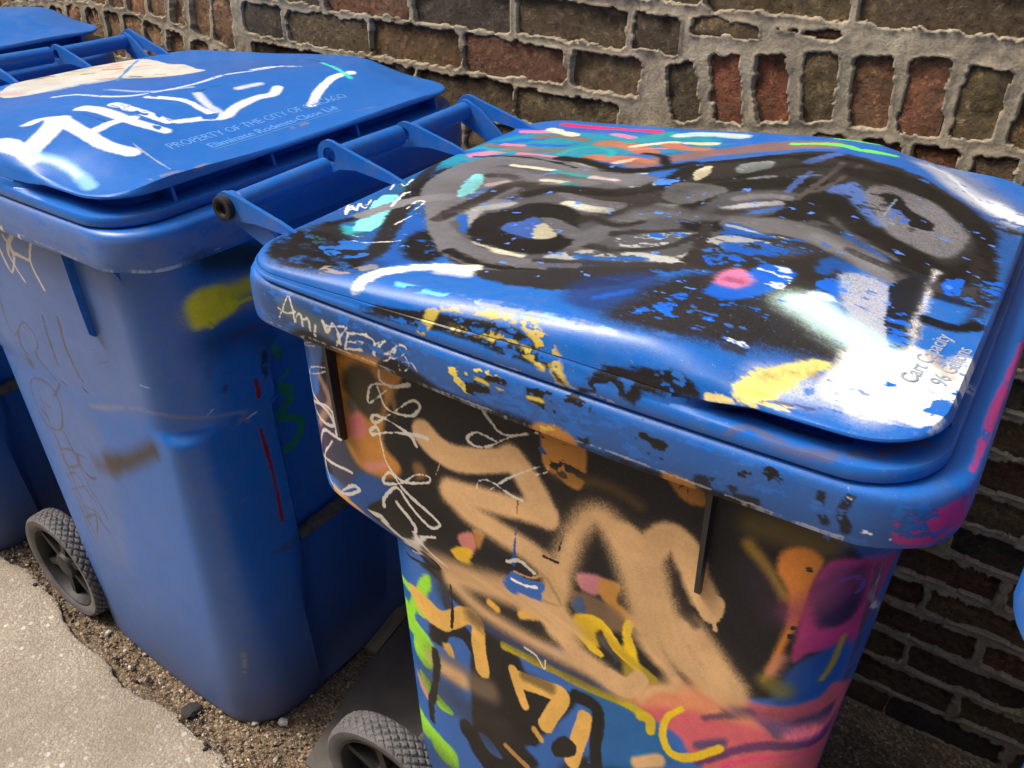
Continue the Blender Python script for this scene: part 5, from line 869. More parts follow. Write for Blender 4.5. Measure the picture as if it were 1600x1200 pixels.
  ('s',(170,170,90),0.00258,0.9,0.15,0,[[-0.341,0.0422,0.0065],[-0.3234,0.0504,0.0065],[-0.31,0.0548,0.0064]]),
  ('s',(200,150,90),0.00259,0.9,0.15,0,[[-0.337,0.0732,0.0079],[-0.318,0.0822,0.0078],[-0.3039,0.0872,0.0078]]),
  ('s',(120,150,90),0.00249,0.9,0.15,0,[[-0.2713,0.027,0.005],[-0.2607,0.0342,0.005],[-0.2525,0.0382,0.005]]),
  ('s',(190,110,70),0.00251,0.9,0.15,0,[[-0.2704,0.0681,0.0076],[-0.2549,0.0771,0.0076],[-0.2431,0.0821,0.0075]]),
  ('s',(200,120,80),0.00256,0.9,0.15,0,[[-0.2983,0.0917,0.0078],[-0.2817,0.101,0.0077],[-0.2704,0.1071,0.0077]]),
  ('s',(190,130,100),0.00261,0.9,0.15,0,[[-0.3199,0.1182,0.0079],[-0.3105,0.1283,0.0079],[-0.303,0.1343,0.0079]]),
  ('s',(190,110,90),0.00231,0.9,0.15,0,[[-0.1691,-0.0069,0.0059],[-0.1354,-0.0096,0.0058],[-0.1044,-0.0168,0.0057]]),
  ('s',(200,200,190),0.00241,0.9,0.15,0,[[-0.2385,-0.0446,0.0049],[-0.2305,-0.0379,0.0048],[-0.224,-0.0342,0.0048]]),
  ('s',(140,132,135),0.00434,0.75,0.45,0,[[0.339,-0.2573,0.0037],[0.3419,-0.2356,0.0037],[0.3483,-0.205,0.0038],[0.3443,-0.1808,0.0038]]),
  ('s',(140,132,135),0.00486,0.6,0.5,0,[[0.315,-0.0299,0.0035],[0.3146,0.0186,0.0036]]),
  ('s',(120,125,150),0.00518,0.5,0.5,0,[[0.3255,0.1117,0.003],[0.3413,0.1797,0.003]]),
  ('s',(190,205,225),0.00068,0.6,0,0,[[0.2397,-0.2109,0.0008],[0.2804,-0.2158,0.0008],[0.3295,-0.2229,0.0008]]),
  ('s',(40,40,60),0.00081,0.7,0,0,[[0.1192,-0.0152,0.0012],[0.1194,-0.0014,0.0012]]),
  ('s',(40,40,60),0.00082,0.7,0,0,[[0.1169,0.0101,0.0012],[0.1192,0.0263,0.0012]]),
  ('s',(40,40,60),0.00084,0.6,0,0,[[0.1135,0.0644,0.0012],[0.1139,0.0806,0.0012]]),
  ('s',(60,45,40),0.00107,0.8,0,0,[[0.1191,-0.0198,0.0019],[0.1206,-0.0094,0.0019]]),
  ('s',(30,40,80),0.00064,0.6,0,0,[[0.0771,-0.1792,0.0008],[0.1442,-0.1869,0.0007]]),
  ('s',(150,150,150),0.00062,0.5,0,0,[[0.14,-0.2268,0.0007],[0.1556,-0.1989,0.0007],[0.1568,-0.146,0.0007]]),
 ],
 'B_side': [
  ('p',(96,108,140),0.0056,0.45,0.15,0.4,[[0.7951,1.044],[0.8834,1.0451],[0.9934,1.0392],[1.0555,1.0373],[1.1151,1.0328],[1.2033,1.0334],[1.2015,1.0016],[1.0993,0.9984],[1.0469,0.997],[0.9785,0.9984],[0.8695,1.0009],[0.78,1.004]]),
  ('d',(205,210,220),0.0,0.03,0,0,[[0.8867,1.0373],[1.0468,1.0386],[1.153,1.0326],[1.1172,1.0023],[1.0376,0.997],[0.9542,1.0023]]),
  ('d',(150,110,80),0.0,0.03,0,0,[[1.0114,1.0249],[1.0535,1.0344],[1.1227,1.026],[1.1474,1.009],[1.0527,0.997],[1.013,0.9989]]),
  ('s',(200,208,220),0.0009,0.5,0.45,0,[[0.7785,1.0019,0.0011],[0.8717,0.9995,0.001],[0.9572,0.997,0.0009],[1.0204,0.997,0.0009],[1.046,0.997,0.0009],[1.0989,0.997,0.0004],[1.159,0.9986,0.0006]]),
  ('p',(100,108,138),0.0519,0.42,0,0,[[0.697,0.958],[0.9272,1.0021],[1.0147,0.9662],[1.0171,0.8895],[1.0016,0.7592],[0.8695,0.7216],[0.6693,0.7021],[0.6558,0.7416],[0.5396,0.7502]]),
  ('p',(100,108,138),0.04674,0.35,0,0,[[0.4797,0.6751],[0.7223,0.667],[0.716,0.5291],[0.6392,0.3151],[0.4834,0.2921],[0.4259,0.4339]]),
  ('s',(22,36,24),0.0231,0.9,0,0,[[1.124,0.9775,0.0231],[1.1718,0.9629,0.0235],[1.2228,0.9473,0.0162]]),
  ('s',(16,24,30),0.04803,0.6,0,0,[[1.0977,0.85,0.0209],[1.1556,0.8464,0.0206],[1.207,0.8161,0.0207]]),
  ('s',(150,145,24),0.0303,0.6,0,0.5,[[1.0972,0.9016,0.0198],[1.1244,0.9095,0.021],[1.1986,0.9046,0.0214]]),
  ('p',(205,198,26),0.01156,1,0,0.4,[[1.0805,0.8989],[1.0799,0.9209],[1.0925,0.9352],[1.1125,0.9345],[1.1384,0.9267],[1.1447,0.9105],[1.1578,0.898],[1.1463,0.8855],[1.1167,0.8817],[1.1059,0.8788],[1.0937,0.881],[1.0836,0.8836]]),
  ('s',(190,184,26),0.01407,0.9,0,0.4,[[1.1325,0.9147,0.0104],[1.1702,0.9141,0.0106],[1.2008,0.9141,0.0109]]),
  ('s',(205,198,26),0.00354,0.9,0,0,[[1.1273,0.8861,0.0023],[1.1508,0.8922,0.0023],[1.1748,0.8941,0.0022],[1.1951,0.8903,0.0021]]),
  ('s',(172,168,24),0.00232,1,0,0,[[1.1027,0.8837,0.0019],[1.103,0.8763,0.0019]]),
  ('s',(120,26,42),0.0025,1,0,0,[[1.1628,0.7587,0.005],[1.1643,0.7464,0.0051],[1.1628,0.7341,0.0053]]),
  ('s',(120,26,42),0.00262,1,0,0,[[1.1988,0.6701,0.0035],[1.2009,0.6252,0.0037],[1.202,0.5904,0.0039]]),
  ('s',(120,26,42),0.00274,0.95,0,0,[[1.202,0.5904,0.0033],[1.2011,0.5343,0.0035],[1.1981,0.4737,0.0038]]),
  ('s',(90,30,60),0.00965,0.5,0,0,[[1.1338,0.8439,0.0041],[1.1773,0.8469,0.004],[1.2129,0.8414,0.0039]]),
  ('s',(34,122,84),0.00254,1,0,0,[[1.2169,0.7971,0.0067],[1.2573,0.7547,0.0067]]),
  ('s',(34,122,84),0.00266,1,0,0,[[1.2736,0.7197,0.0063],[1.2694,0.7023,0.0063],[1.2973,0.6863,0.0047]]),
  ('s',(34,122,84),0.00273,1,0,0,[[1.2675,0.7055,0.0071],[1.2922,0.6659,0.0065],[1.2599,0.6486,0.0073],[1.3042,0.6126,0.0057],[1.2858,0.5778,0.0075],[1.2581,0.575,0.0075]]),
  ('s',(30,28,30),0.00725,0.7,0.2,0,[[1.1057,0.8001,0.0036],[1.1024,0.7708,0.0036]]),
  ('s',(30,28,30),0.00745,0.8,0.1,0,[[1.1912,0.7941,0.0074],[1.1851,0.7622,0.0075]]),
  ('s',(60,50,45),0.00953,0.5,0.2,0,[[1.0883,0.8175,0.0024],[1.0841,0.7923,0.0024]]),
  ('s',(52,44,38),0.03266,0.98,0,0,[[0.7256,0.5802,0.0234],[0.8337,0.6226,0.0184],[0.9405,0.6781,0.0167]]),
  ('s',(60,54,50),0.03498,0.6,0,0,[[0.6502,0.5576,0.016],[0.7425,0.5732,0.0155]]),
  ('s',(40,34,34),0.01795,0.5,0,0,[[0.9424,0.6825,0.0077],[0.9477,0.6689,0.0077]]),
  ('s',(122,118,126),0.00641,0.65,0.1,0,[[0.7171,0.6984,0.0033],[0.8774,0.7258,0.0031],[0.9925,0.7527,0.003],[1.0569,0.7436,0.0022],[1.1845,0.6979,0.0022]]),
  ('s',(190,195,205),0.00121,0.6,0.3,0,[[0.9886,0.7996,0.0015],[1.0093,0.7985,0.0013]]),
  ('s',(190,190,190),0.00122,0.7,0,0,[[1.0742,0.7405,0.0011],[1.0831,0.7476,0.0011]]),
  ('s',(190,190,190),0.00126,0.6,0,0,[[1.1776,0.7049,0.0015],[1.1926,0.7049,0.0015]]),
  ('d',(28,24,28),0.0,0.1,0,0,[[1.0933,0.6106],[1.1222,0.6068],[1.1446,0.573],[1.1512,0.5248],[1.1266,0.5352],[1.11,0.5686]]),
  ('d',(28,24,28),0.0,0.015,0,0,[[1.0284,0.5873],[1.0777,0.6089],[1.1786,0.5203],[1.1715,0.465],[1.055,0.5307]]),
  ('s',(150,140,110),0.00626,0.5,0.3,0,[[1.052,0.2182,0.0036],[1.0462,0.1666,0.0037]]),
  ('s',(70,60,50),0.01153,0.6,0.2,0,[[1.1653,0.4141,0.0085],[1.2046,0.4092,0.0087]]),
  ('s',(192,182,162),0.00159,0.95,0,0,[[0.7814,0.9992,0.0035],[0.7107,0.9441,0.0037],[0.7148,0.9134,0.0037],[0.7291,0.894,0.0037]]),
  ('s',(192,182,162),0.00162,0.95,0,0,[[0.6795,0.9335,0.0038],[0.6841,0.9119,0.0038],[0.6944,0.9008,0.0023],[0.7205,0.9302,0.0037],[0.7202,0.9494,0.0037],[0.7087,0.9607,0.0037]]),
  ('s',(192,182,162),0.00153,0.95,0,0,[[0.8226,0.9982,0.0034],[0.7745,0.9405,0.0036],[0.7871,0.8958,0.0036]]),
  ('s',(192,182,162),0.00158,0.95,0,0,[[0.7211,0.9395,0.0037],[0.773,0.9381,0.0036]]),
  ('s',(74,72,74),0.00236,0.8,0.08,0,[[0.6024,0.8277,0.0028],[0.5961,0.7828,0.0028],[0.6035,0.7624,0.0028]]),
  ('s',(74,72,74),0.00237,0.8,0.08,0,[[0.6035,0.7624,0.0018],[0.6259,0.7752,0.0028],[0.601,0.7393,0.0028],[0.4832,0.7095,0.0029]]),
  ('s',(74,72,74),0.00231,0.8,0.08,0,[[0.6206,0.7676,0.0028],[0.6454,0.794,0.0027],[0.6748,0.8062,0.0027],[0.6918,0.7754,0.0027],[0.6372,0.7289,0.0028],[0.5448,0.6687,0.0028]]),
  ('s',(74,72,74),0.0022,0.8,0.08,0,[[0.7474,0.8409,0.0026],[0.7426,0.8049,0.0026],[0.7413,0.7547,0.0027]]),
  ('s',(74,72,74),0.00243,0.8,0.08,0,[[0.4262,0.6605,0.003],[0.4599,0.68,0.0021],[0.5118,0.6916,0.0028],[0.5569,0.6836,0.0028],[0.561,0.646,0.0028],[0.5296,0.6035,0.0029],[0.4944,0.5835,0.003],[0.4287,0.5778,0.003],[0.412,0.6154,0.003],[0.4262,0.6605,0.003]]),
  ('s',(74,72,74),0.00243,0.8,0.08,0,[[0.4768,0.6378,0.0029],[0.4888,0.6306,0.0029],[0.5079,0.6387,0.0018]]),
  ('s',(74,72,74),0.00249,0.8,0.08,0,[[0.4404,0.6114,0.003],[0.4584,0.5962,0.003]]),
  ('s',(74,72,74),0.00247,0.8,0.08,0,[[0.4642,0.6579,0.0029],[0.4575,0.6163,0.003],[0.4539,0.577,0.003]]),
  ('s',(74,72,74),0.00251,0.8,0.08,0,[[0.4595,0.5689,0.003],[0.4613,0.5456,0.003]]),
  ('s',(74,72,74),0.00251,0.8,0.08,0,[[0.4602,0.5295,0.003],[0.4637,0.4957,0.0031],[0.5382,0.5193,0.003],[0.5505,0.5503,0.0029],[0.4901,0.5416,0.003],[0.4602,0.5295,0.0023]]),
  ('s',(74,72,74),0.00244,0.8,0.08,0,[[0.5634,0.5515,0.0029],[0.603,0.5527,0.0029],[0.6245,0.5209,0.0029],[0.5854,0.5082,0.003],[0.5547,0.5245,0.003],[0.5605,0.5478,0.0029]]),
  ('s',(74,72,74),0.00267,0.8,0.08,0,[[0.4379,0.4667,0.0031],[0.4469,0.4098,0.0032],[0.4714,0.3347,0.0032],[0.4773,0.3067,0.0033]]),
  ('s',(74,72,74),0.00255,0.8,0.08,0,[[0.436,0.4646,0.0031],[0.5,0.4881,0.003],[0.5338,0.4617,0.003],[0.5671,0.4424,0.003]]),
  ('s',(74,72,74),0.0026,0.8,0.08,0,[[0.4261,0.4262,0.0028],[0.5201,0.4647,0.0026]]),
  ('s',(74,72,74),0.0026,0.8,0.08,0,[[0.4672,0.4009,0.0032],[0.5434,0.4111,0.0031],[0.5637,0.3944,0.0031]]),
  ('s',(74,72,74),0.00259,0.8,0.08,0,[[0.524,0.4076,0.0031],[0.5842,0.3776,0.0031]]),
  ('s',(74,72,74),0.00271,0.8,0.08,0,[[0.4423,0.3925,0.0032],[0.439,0.3266,0.0033],[0.4551,0.3022,0.0033]]),
  ('s',(74,72,74),0.00265,0.8,0.08,0,[[0.4525,0.3672,0.0032],[0.5334,0.3982,0.0031],[0.4909,0.3366,0.0032]]),
  ('s',(74,72,74),0.00249,0.8,0.08,0,[[0.5268,0.589,0.0029],[0.5411,0.5502,0.003],[0.5601,0.4749,0.003],[0.5873,0.4522,0.003],[0.6045,0.4148,0.003]]),
  ('s',(74,72,74),0.00259,0.8,0.08,0,[[0.4603,0.5481,0.003],[0.4673,0.4997,0.0031],[0.4708,0.4255,0.0031],[0.4786,0.373,0.0032]]),
  ('s',(86,74,62),0.00214,0.9,0,0,[[0.8001,0.8528,0.0032],[0.793,0.7988,0.0032],[0.8067,0.747,0.0032]]),
  ('s',(60,45,40),0.00282,1,0,0,[[0.6595,0.7173,0.0034],[0.6657,0.7169,0.0034]]),
  ('s',(60,45,40),0.00272,1,0,0,[[0.7742,0.7272,0.0033],[0.7837,0.7282,0.0033]]),
  ('s',(70,90,140),0.00077,0.5,0,0,[[0.8378,0.8391,0.0008],[0.863,0.8194,0.0008],[0.8923,0.8252,0.0008],[0.8669,0.7929,0.0008],[0.9219,0.8161,0.0006]]),
 ],
}
# paint low on the front cart and round its far corner, under the layers above
PAINT['A_side'] = [
 ('p', (23,20,18), 0.02, 1.0, 0.03, 0.4, [(0.62,0.10),(0.80,0.06),(0.98,0.16),(1.02,0.42),(0.86,0.52),(0.66,0.46)]),
 ('p', (198,92,98), 0.03, 1.0, 0.0, 0.4, [(0.98,0.30),(1.12,0.26),(1.30,0.34),(1.34,0.62),(1.16,0.68),(0.98,0.60)]),
 ('p', (28,92,150), 0.03, 0.8, 0.0, 0.4, [(0.84,0.10),(1.02,0.06),(1.10,0.22),(0.98,0.40),(0.84,0.34)]),
 ('s', (215,168,84), 0.006, 1.0, 0.02, 0.3, [(0.70,0.40,0.012),(0.74,0.30,0.014),(0.82,0.22,0.013),(0.80,0.12,0.010)]),
 ('s', (140,205,48), 0.004, 1.0, 0.0, 0.3, [(0.58,0.36,0.010),(0.60,0.22,0.012),(0.64,0.12,0.009)]),
 ('s', (222,186,32), 0.004, 1.0, 0.0, 0.3, [(0.92,0.30,0.009),(1.00,0.20,0.009),(1.08,0.26,0.008),(1.10,0.36,0.007)]),
 ('s', (210,70,110), 0.006, 1.0, 0.05, 0.3, [(1.02,0.52,0.012),(1.16,0.46,0.014),(1.32,0.50,0.012)]),
 ('p', (120,40,96), 0.03, 0.9, 0.05, 0.4, [(1.28,0.60),(1.40,0.55),(1.46,0.80),(1.38,0.96),(1.28,0.94)]),
] + PAINT['A_side']
IMG = {}
for _n, _s in (('A_lid', 1), ('A_side', 2), ('B_lid', 3), ('B_side', 4)):
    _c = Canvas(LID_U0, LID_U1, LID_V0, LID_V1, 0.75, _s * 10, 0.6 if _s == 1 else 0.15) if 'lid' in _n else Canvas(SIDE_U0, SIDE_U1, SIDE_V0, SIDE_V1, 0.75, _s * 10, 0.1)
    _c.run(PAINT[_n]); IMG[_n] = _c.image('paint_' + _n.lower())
# ------------------------------------------------------------------ materials
def new_mat(name):
    m = bpy.data.materials.new(name); m.use_nodes = True
    t = m.node_tree; b = t.nodes['Principled BSDF']
    return m, t, b
def N_(t, typ, **kw):
    n = t.nodes.new(typ)
    for k, v in kw.items():
        if k in n.inputs: n.inputs[k].default_value = v
        else: setattr(n, k, v)
    return n
def L_(t, a, b): t.links.new(a, b)
def ramp(t, fac, stops):
    r = t.nodes.new('ShaderNodeValToRGB')
    el = r.color_ramp.elements
    while len(el) < len(stops): el.new(0.5)
    for e, (p, c) in zip(el, stops):
        e.position = p; e.color = (c if len(c) == 4 else (*c, 1))
    L_(t, fac, r.inputs[0]); return r
def noise(t, scale, detail=4, rough=0.6, dist=0.0, vec=None):
    n = N_(t, 'ShaderNodeTexNoise'); n.inputs['Scale'].default_value = scale
    n.inputs['Detail'].default_value = detail; n.inputs['Roughness'].default_value = rough
    n.inputs['Distortion'].default_value = dist
    if vec: L_(t, vec, n.inputs['Vector'])
    return n
def mixc(t, fac, a, b, mode='MIX'):
    m = t.nodes.new('ShaderNodeMix'); m.data_type = 'RGBA'; m.blend_type = mode
    for s, v in ((0, fac), (6, a), (7, b)):
        if hasattr(v, 'is_output'): L_(t, v, m.inputs[s])
        elif v is not None: m.inputs[s].default_value = v if s == 0 else (*v, 1)
    return m.outputs[2]
def math_(t, op, a, b=None, c=None, clamp=False):
    m = t.nodes.new('ShaderNodeMath'); m.operation = op; m.use_clamp = clamp
    for i, v in enumerate((a, b, c)):
        if v is None: continue
        if hasattr(v, 'is_output'): L_(t, v, m.inputs[i])
        else: m.inputs[i].default_value = v
    return m.outputs[0]

PAINT_K = 0.82
BLUE = (0.009, 0.130, 0.50)
def plastic(name, base=BLUE, img=None, dirt=0.35, rough=0.29, pk_=0.95, spec=0.5):
    m, t, b = new_mat(name)
    tc = N_(t, 'ShaderNodeTexCoord')
    obj = tc.outputs['Object']
    n1 = noise(t, 5, 5, 0.6, 0, obj); n2 = noise(t, 38, 6, 0.7, 0, obj); n3 = noise(t, 900, 2, 0.5, 0, obj)
    c = mixc(t, math_(t, 'MULTIPLY', ramp(t, n1.outputs[0], [(0.35, (0, 0, 0)), (0.75, (1, 1, 1))]).outputs[0], 0.35), base, tuple(x * 1.25 + 0.012 for x in base))
    # chalky sun bleaching / dust
    dust = math_(t, 'MULTIPLY', ramp(t, n2.outputs[0], [(0.45, (0, 0, 0)), (0.8, (1, 1, 1))]).outputs[0], dirt)
    c = mixc(t, dust, c, (0.16, 0.17, 0.19))
    # grime towards the foot of the cart
    sep = N_(t, 'ShaderNodeSeparateXYZ'); L_(t, obj, sep.inputs[0])
    foot = math_(t, 'MULTIPLY', ramp(t, sep.outputs[2], [(0.0, (1, 1, 1)), (0.12, (0.55, 0.55, 0.55)), (0.36, (0, 0, 0))]).outputs[0], ramp(t, n1.outputs[0], [(0.3, (0.5, 0.5, 0.5)), (0.7, (1, 1, 1))]).outputs[0])
    c = mixc(t, math_(t, 'MULTIPLY', foot, 0.85), c, (0.115, 0.098, 0.075))
    # scratches: stretched noise
    mp = N_(t, 'ShaderNodeMapping'); mp.inputs['Scale'].default_value = (260, 22, 60); mp.inputs['Rotation'].default_value = (0.3, 0.4, 0.7)
    L_(t, obj, mp.inputs[0]); ns = noise(t, 1.0, 3, 0.6, 0.4, mp.outputs[0])
    scr = ramp(t, ns.outputs[0], [(0.70, (0, 0, 0)), (0.76, (1, 1, 1))]).outputs[0]
    c = mixc(t, math_(t, 'MULTIPLY', scr, 0.28), c, (0.22, 0.28, 0.40))
    # vertical run marks and dust
    mp2 = N_(t, 'ShaderNodeMapping'); mp2.inputs['Scale'].default_value = (70, 70, 3.5); L_(t, obj, mp2.inputs[0])
    nv = noise(t, 1.0, 5, 0.65, 0.2, mp2.outputs[0])
    run = ramp(t, nv.outputs[0], [(0.50, (0, 0, 0)), (0.72, (1, 1, 1))]).outputs[0]
    c = mixc(t, math_(t, 'MULTIPLY', run, dirt * 0.55), c, (0.13, 0.15, 0.19))
    # fine pale grit specks
    ngr = noise(t, 420, 2, 0.5, 0, obj)
    c = mixc(t, math_(t, 'MULTIPLY', ramp(t, ngr.outputs[0], [(0.70, (0, 0, 0)), (0.74, (1, 1, 1))]).outputs[0], 0.5), c, (0.30, 0.32, 0.36))
    c = mixc(t, math_(t, 'MULTIPLY', ramp(t, ngr.outputs[0], [(0.26, (1, 1, 1)), (0.30, (0, 0, 0))]).outputs[0], 0.6), c, (0.02, 0.025, 0.04))
    # brown scuffs
    ng = noise(t, 9, 8, 0.75, 0.6, obj)
    sc2 = ramp(t, ng.outputs[0], [(0.66, (0, 0, 0)), (0.72, (1, 1, 1))]).outputs[0]
    c = mixc(t, math_(t, 'MULTIPLY', sc2, 0.45), c, (0.11, 0.095, 0.085))
    rg = math_(t, 'MULTIPLY_ADD', n2.outputs[0], 0.25, rough - 0.08)
    rg = math_(t, 'ADD', rg, math_(t, 'MULTIPLY', foot, 0.25))
    if img is not None:
        uv = N_(t, 'ShaderNodeUVMap'); uv.uv_map = 'chart'
        ti = t.nodes.new('ShaderNodeTexImage'); ti.image = img; ti.extension = 'CLIP'; ti.interpolation = 'Cubic'
        L_(t, uv.outputs[0], ti.inputs[0])
        pk = mixc(t, 1.0, ti.outputs[0], (pk_, pk_, pk_), 'MULTIPLY')
        pk = mixc(t, math_(t, 'MULTIPLY', scr, 0.10), pk, (0.2, 0.2, 0.2))
        c = mixc(t, ti.outputs[1], c, pk)
        rg = math_(t, 'ADD', rg, math_(t, 'MULTIPLY', ti.outputs[1], 0.06))
    L_(t, c, b.inputs['Base Color']); L_(t, rg, b.inputs['Roughness'])
    if img is not None and spec < 0.5: L_(t, math_(t, 'MULTIPLY_ADD', ti.outputs[1], spec - 0.5, 0.5), b.inputs['Specular IOR Level'])
    b.inputs['IOR'].default_value = 1.5
    bp = N_(t, 'ShaderNodeBump'); bp.inputs['Strength'].default_value = 0.22; bp.inputs['Distance'].default_value = 0.0006
    h = math_(t, 'ADD', n3.outputs[0], math_(t, 'MULTIPLY', n2.outputs[0], 1.5))
    if img is not None: h = math_(t, 'ADD', h, math_(t, 'MULTIPLY', ti.outputs[1], 0.5))
    L_(t, h, bp.inputs['Height'])
    # slow waviness of moulded plastic
    bp2 = N_(t, 'ShaderNodeBump'); bp2.inputs['Strength'].default_value = 0.5; bp2.inputs['Distance'].default_value = 0.003
    L_(t, noise(t, 9, 2, 0.4, 0, obj).outputs[0], bp2.inputs['Height']); L_(t, bp2.outputs[0], bp.inputs['Normal'])
    L_(t, bp.outputs[0], b.inputs['Normal'])
    return m

def rubber_mat():
    m, t, b = new_mat('tyre_rubber')
    tc = N_(t, 'ShaderNodeTexCoord'); n = noise(t, 25, 6, 0.7, 0, tc.outputs['Object'])
    c = ramp(t, n.outputs[0], [(0.3, (0.075, 0.070, 0.072)), (0.7, (0.155, 0.145, 0.148))])
    L_(t, c.outputs[0], b.inputs['Base Color']); b.inputs['Roughness'].default_value = 0.75
    bp = N_(t, 'ShaderNodeBump'); bp.inputs['Distance'].default_value = 0.0003
    L_(t, n.outputs[0], bp.inputs['Height']); L_(t, bp.outputs[0], b.inputs['Normal'])
    return m
def dark_plastic_mat():
    m, t, b = new_mat('black_plastic')
    tc = N_(t, 'ShaderNodeTexCoord'); n = noise(t, 40, 5, 0.7, 0, tc.outputs['Object'])
    c = ramp(t, n.outputs[0], [(0.4, (0.009, 0.009, 0.010)), (0.8, (0.035, 0.032, 0.028))])
    L_(t, c.outputs[0], b.inputs['Base Color']); b.inputs['Roughness'].default_value = 0.6
    return m
def metal_mat():
    m, t, b = new_mat('dirty_steel')
    tc = N_(t, 'ShaderNodeTexCoord'); n = noise(t, 50, 6, 0.75, 0, tc.outputs['Object'])
    c = ramp(t, n.outputs[0], [(0.35, (0.05, 0.045, 0.04)), (0.6, (0.14, 0.12, 0.10)), (0.75, (0.3, 0.29, 0.27))])
    L_(t, c.outputs[0], b.inputs['Base Color']); b.inputs['Roughness'].default_value = 0.6
    return m
def brick_mat():
    m, t, b = new_mat('old_common_brick')
    tc = N_(t, 'ShaderNodeTexCoord'); oi = N_(t, 'ShaderNodeObjectInfo')
    geo = N_(t, 'ShaderNodeNewGeometry')
    pos = geo.outputs['Position']
    n1 = noise(t, 14, 8, 0.72, 0.3, pos); n2 = noise(t, 95, 6, 0.75, 0, pos); n3 = noise(t, 32, 5, 0.7, 0.6, pos)
    c = mixc(t, ramp(t, n1.outputs[0], [(0.45, (0, 0, 0)), (0.72, (0.8, 0.8, 0.8))]).outputs[0], mixc(t, 1.0, oi.outputs['Color'], ramp(t, geo.outputs['Random Per Island'], [(0.0, (0.55, 0.55, 0.6)), (0.5, (0.9, 0.85, 0.85)), (1.0, (1.15, 0.95, 0.8))]).outputs[0], 'MULTIPLY'), (0.215, 0.150, 0.075))
    c = mixc(t, ramp(t, n2.outputs[0], [(0.36, (0.8, 0.8, 0.8)), (0.46, (0, 0, 0))]).outputs[0], c, (0.050, 0.036, 0.020))
    c = mixc(t, ramp(t, n3.outputs[0], [(0.66, (0, 0, 0)), (0.74, (0.55, 0.55, 0.55))]).outputs[0], c, (0.27, 0.135, 0.055))
    vo = N_(t, 'ShaderNodeTexVoronoi'); vo.inputs['Scale'].default_value = 120; L_(t, pos, vo.inputs['Vector'])
    c = mixc(t, ramp(t, vo.outputs['Distance'], [(0.05, (0.6, 0.6, 0.6)), (0.16, (0, 0, 0))]).outputs[0], c, (0.20, 0.17, 0.12))
    L_(t, c, b.inputs['Base Color']); b.inputs['Roughness'].default_value = 0.88
    bp = N_(t, 'ShaderNodeBump'); bp.inputs['Strength'].default_value = 1.0; bp.inputs['Distance'].default_value = 0.010
    pit = ramp(t, n2.outputs[0], [(0.34, (0, 0, 0)), (0.56, (1, 1, 1))]).outputs[0]
    h = math_(t, 'ADD', math_(t, 'MULTIPLY', pit, 0.6), math_(t, 'ADD', n3.outputs[0], math_(t, 'MULTIPLY', n1.outputs[0], 1.2)))
    L_(t, h, bp.inputs['Height']); L_(t, bp.outputs[0], b.inputs['Normal'])
    return m
def mortar_mat():
    m, t, b = new_mat('smeared_mortar')
    geo = N_(t, 'ShaderNodeNewGeometry'); pos = geo.outputs['Position']
    n1 = noise(t, 11, 6, 0.65, 0.2, pos); n2 = noise(t, 240, 4, 0.7, 0, pos)
    c = ramp(t, n1.outputs[0], [(0.3, (0.29, 0.24, 0.165)), (0.55, (0.38, 0.32, 0.225)), (0.75, (0.46, 0.40, 0.30))]).outputs[0]
    c = mixc(t, ramp(t, n2.outputs[0], [(0.3, (0.55, 0.55, 0.55)), (0.55, (0, 0, 0))]).outputs[0], c, (0.08, 0.073, 0.06))
    L_(t, c, b.inputs['Base Color']); b.inputs['Roughness'].default_value = 0.92
    bp = N_(t, 'ShaderNodeBump'); bp.inputs['Strength'].default_value = 0.8; bp.inputs['Distance'].default_value = 0.0018
    L_(t, n2.outputs[0], bp.inputs['Height']); L_(t, bp.outputs[0], b.inputs['Normal'])
    return m
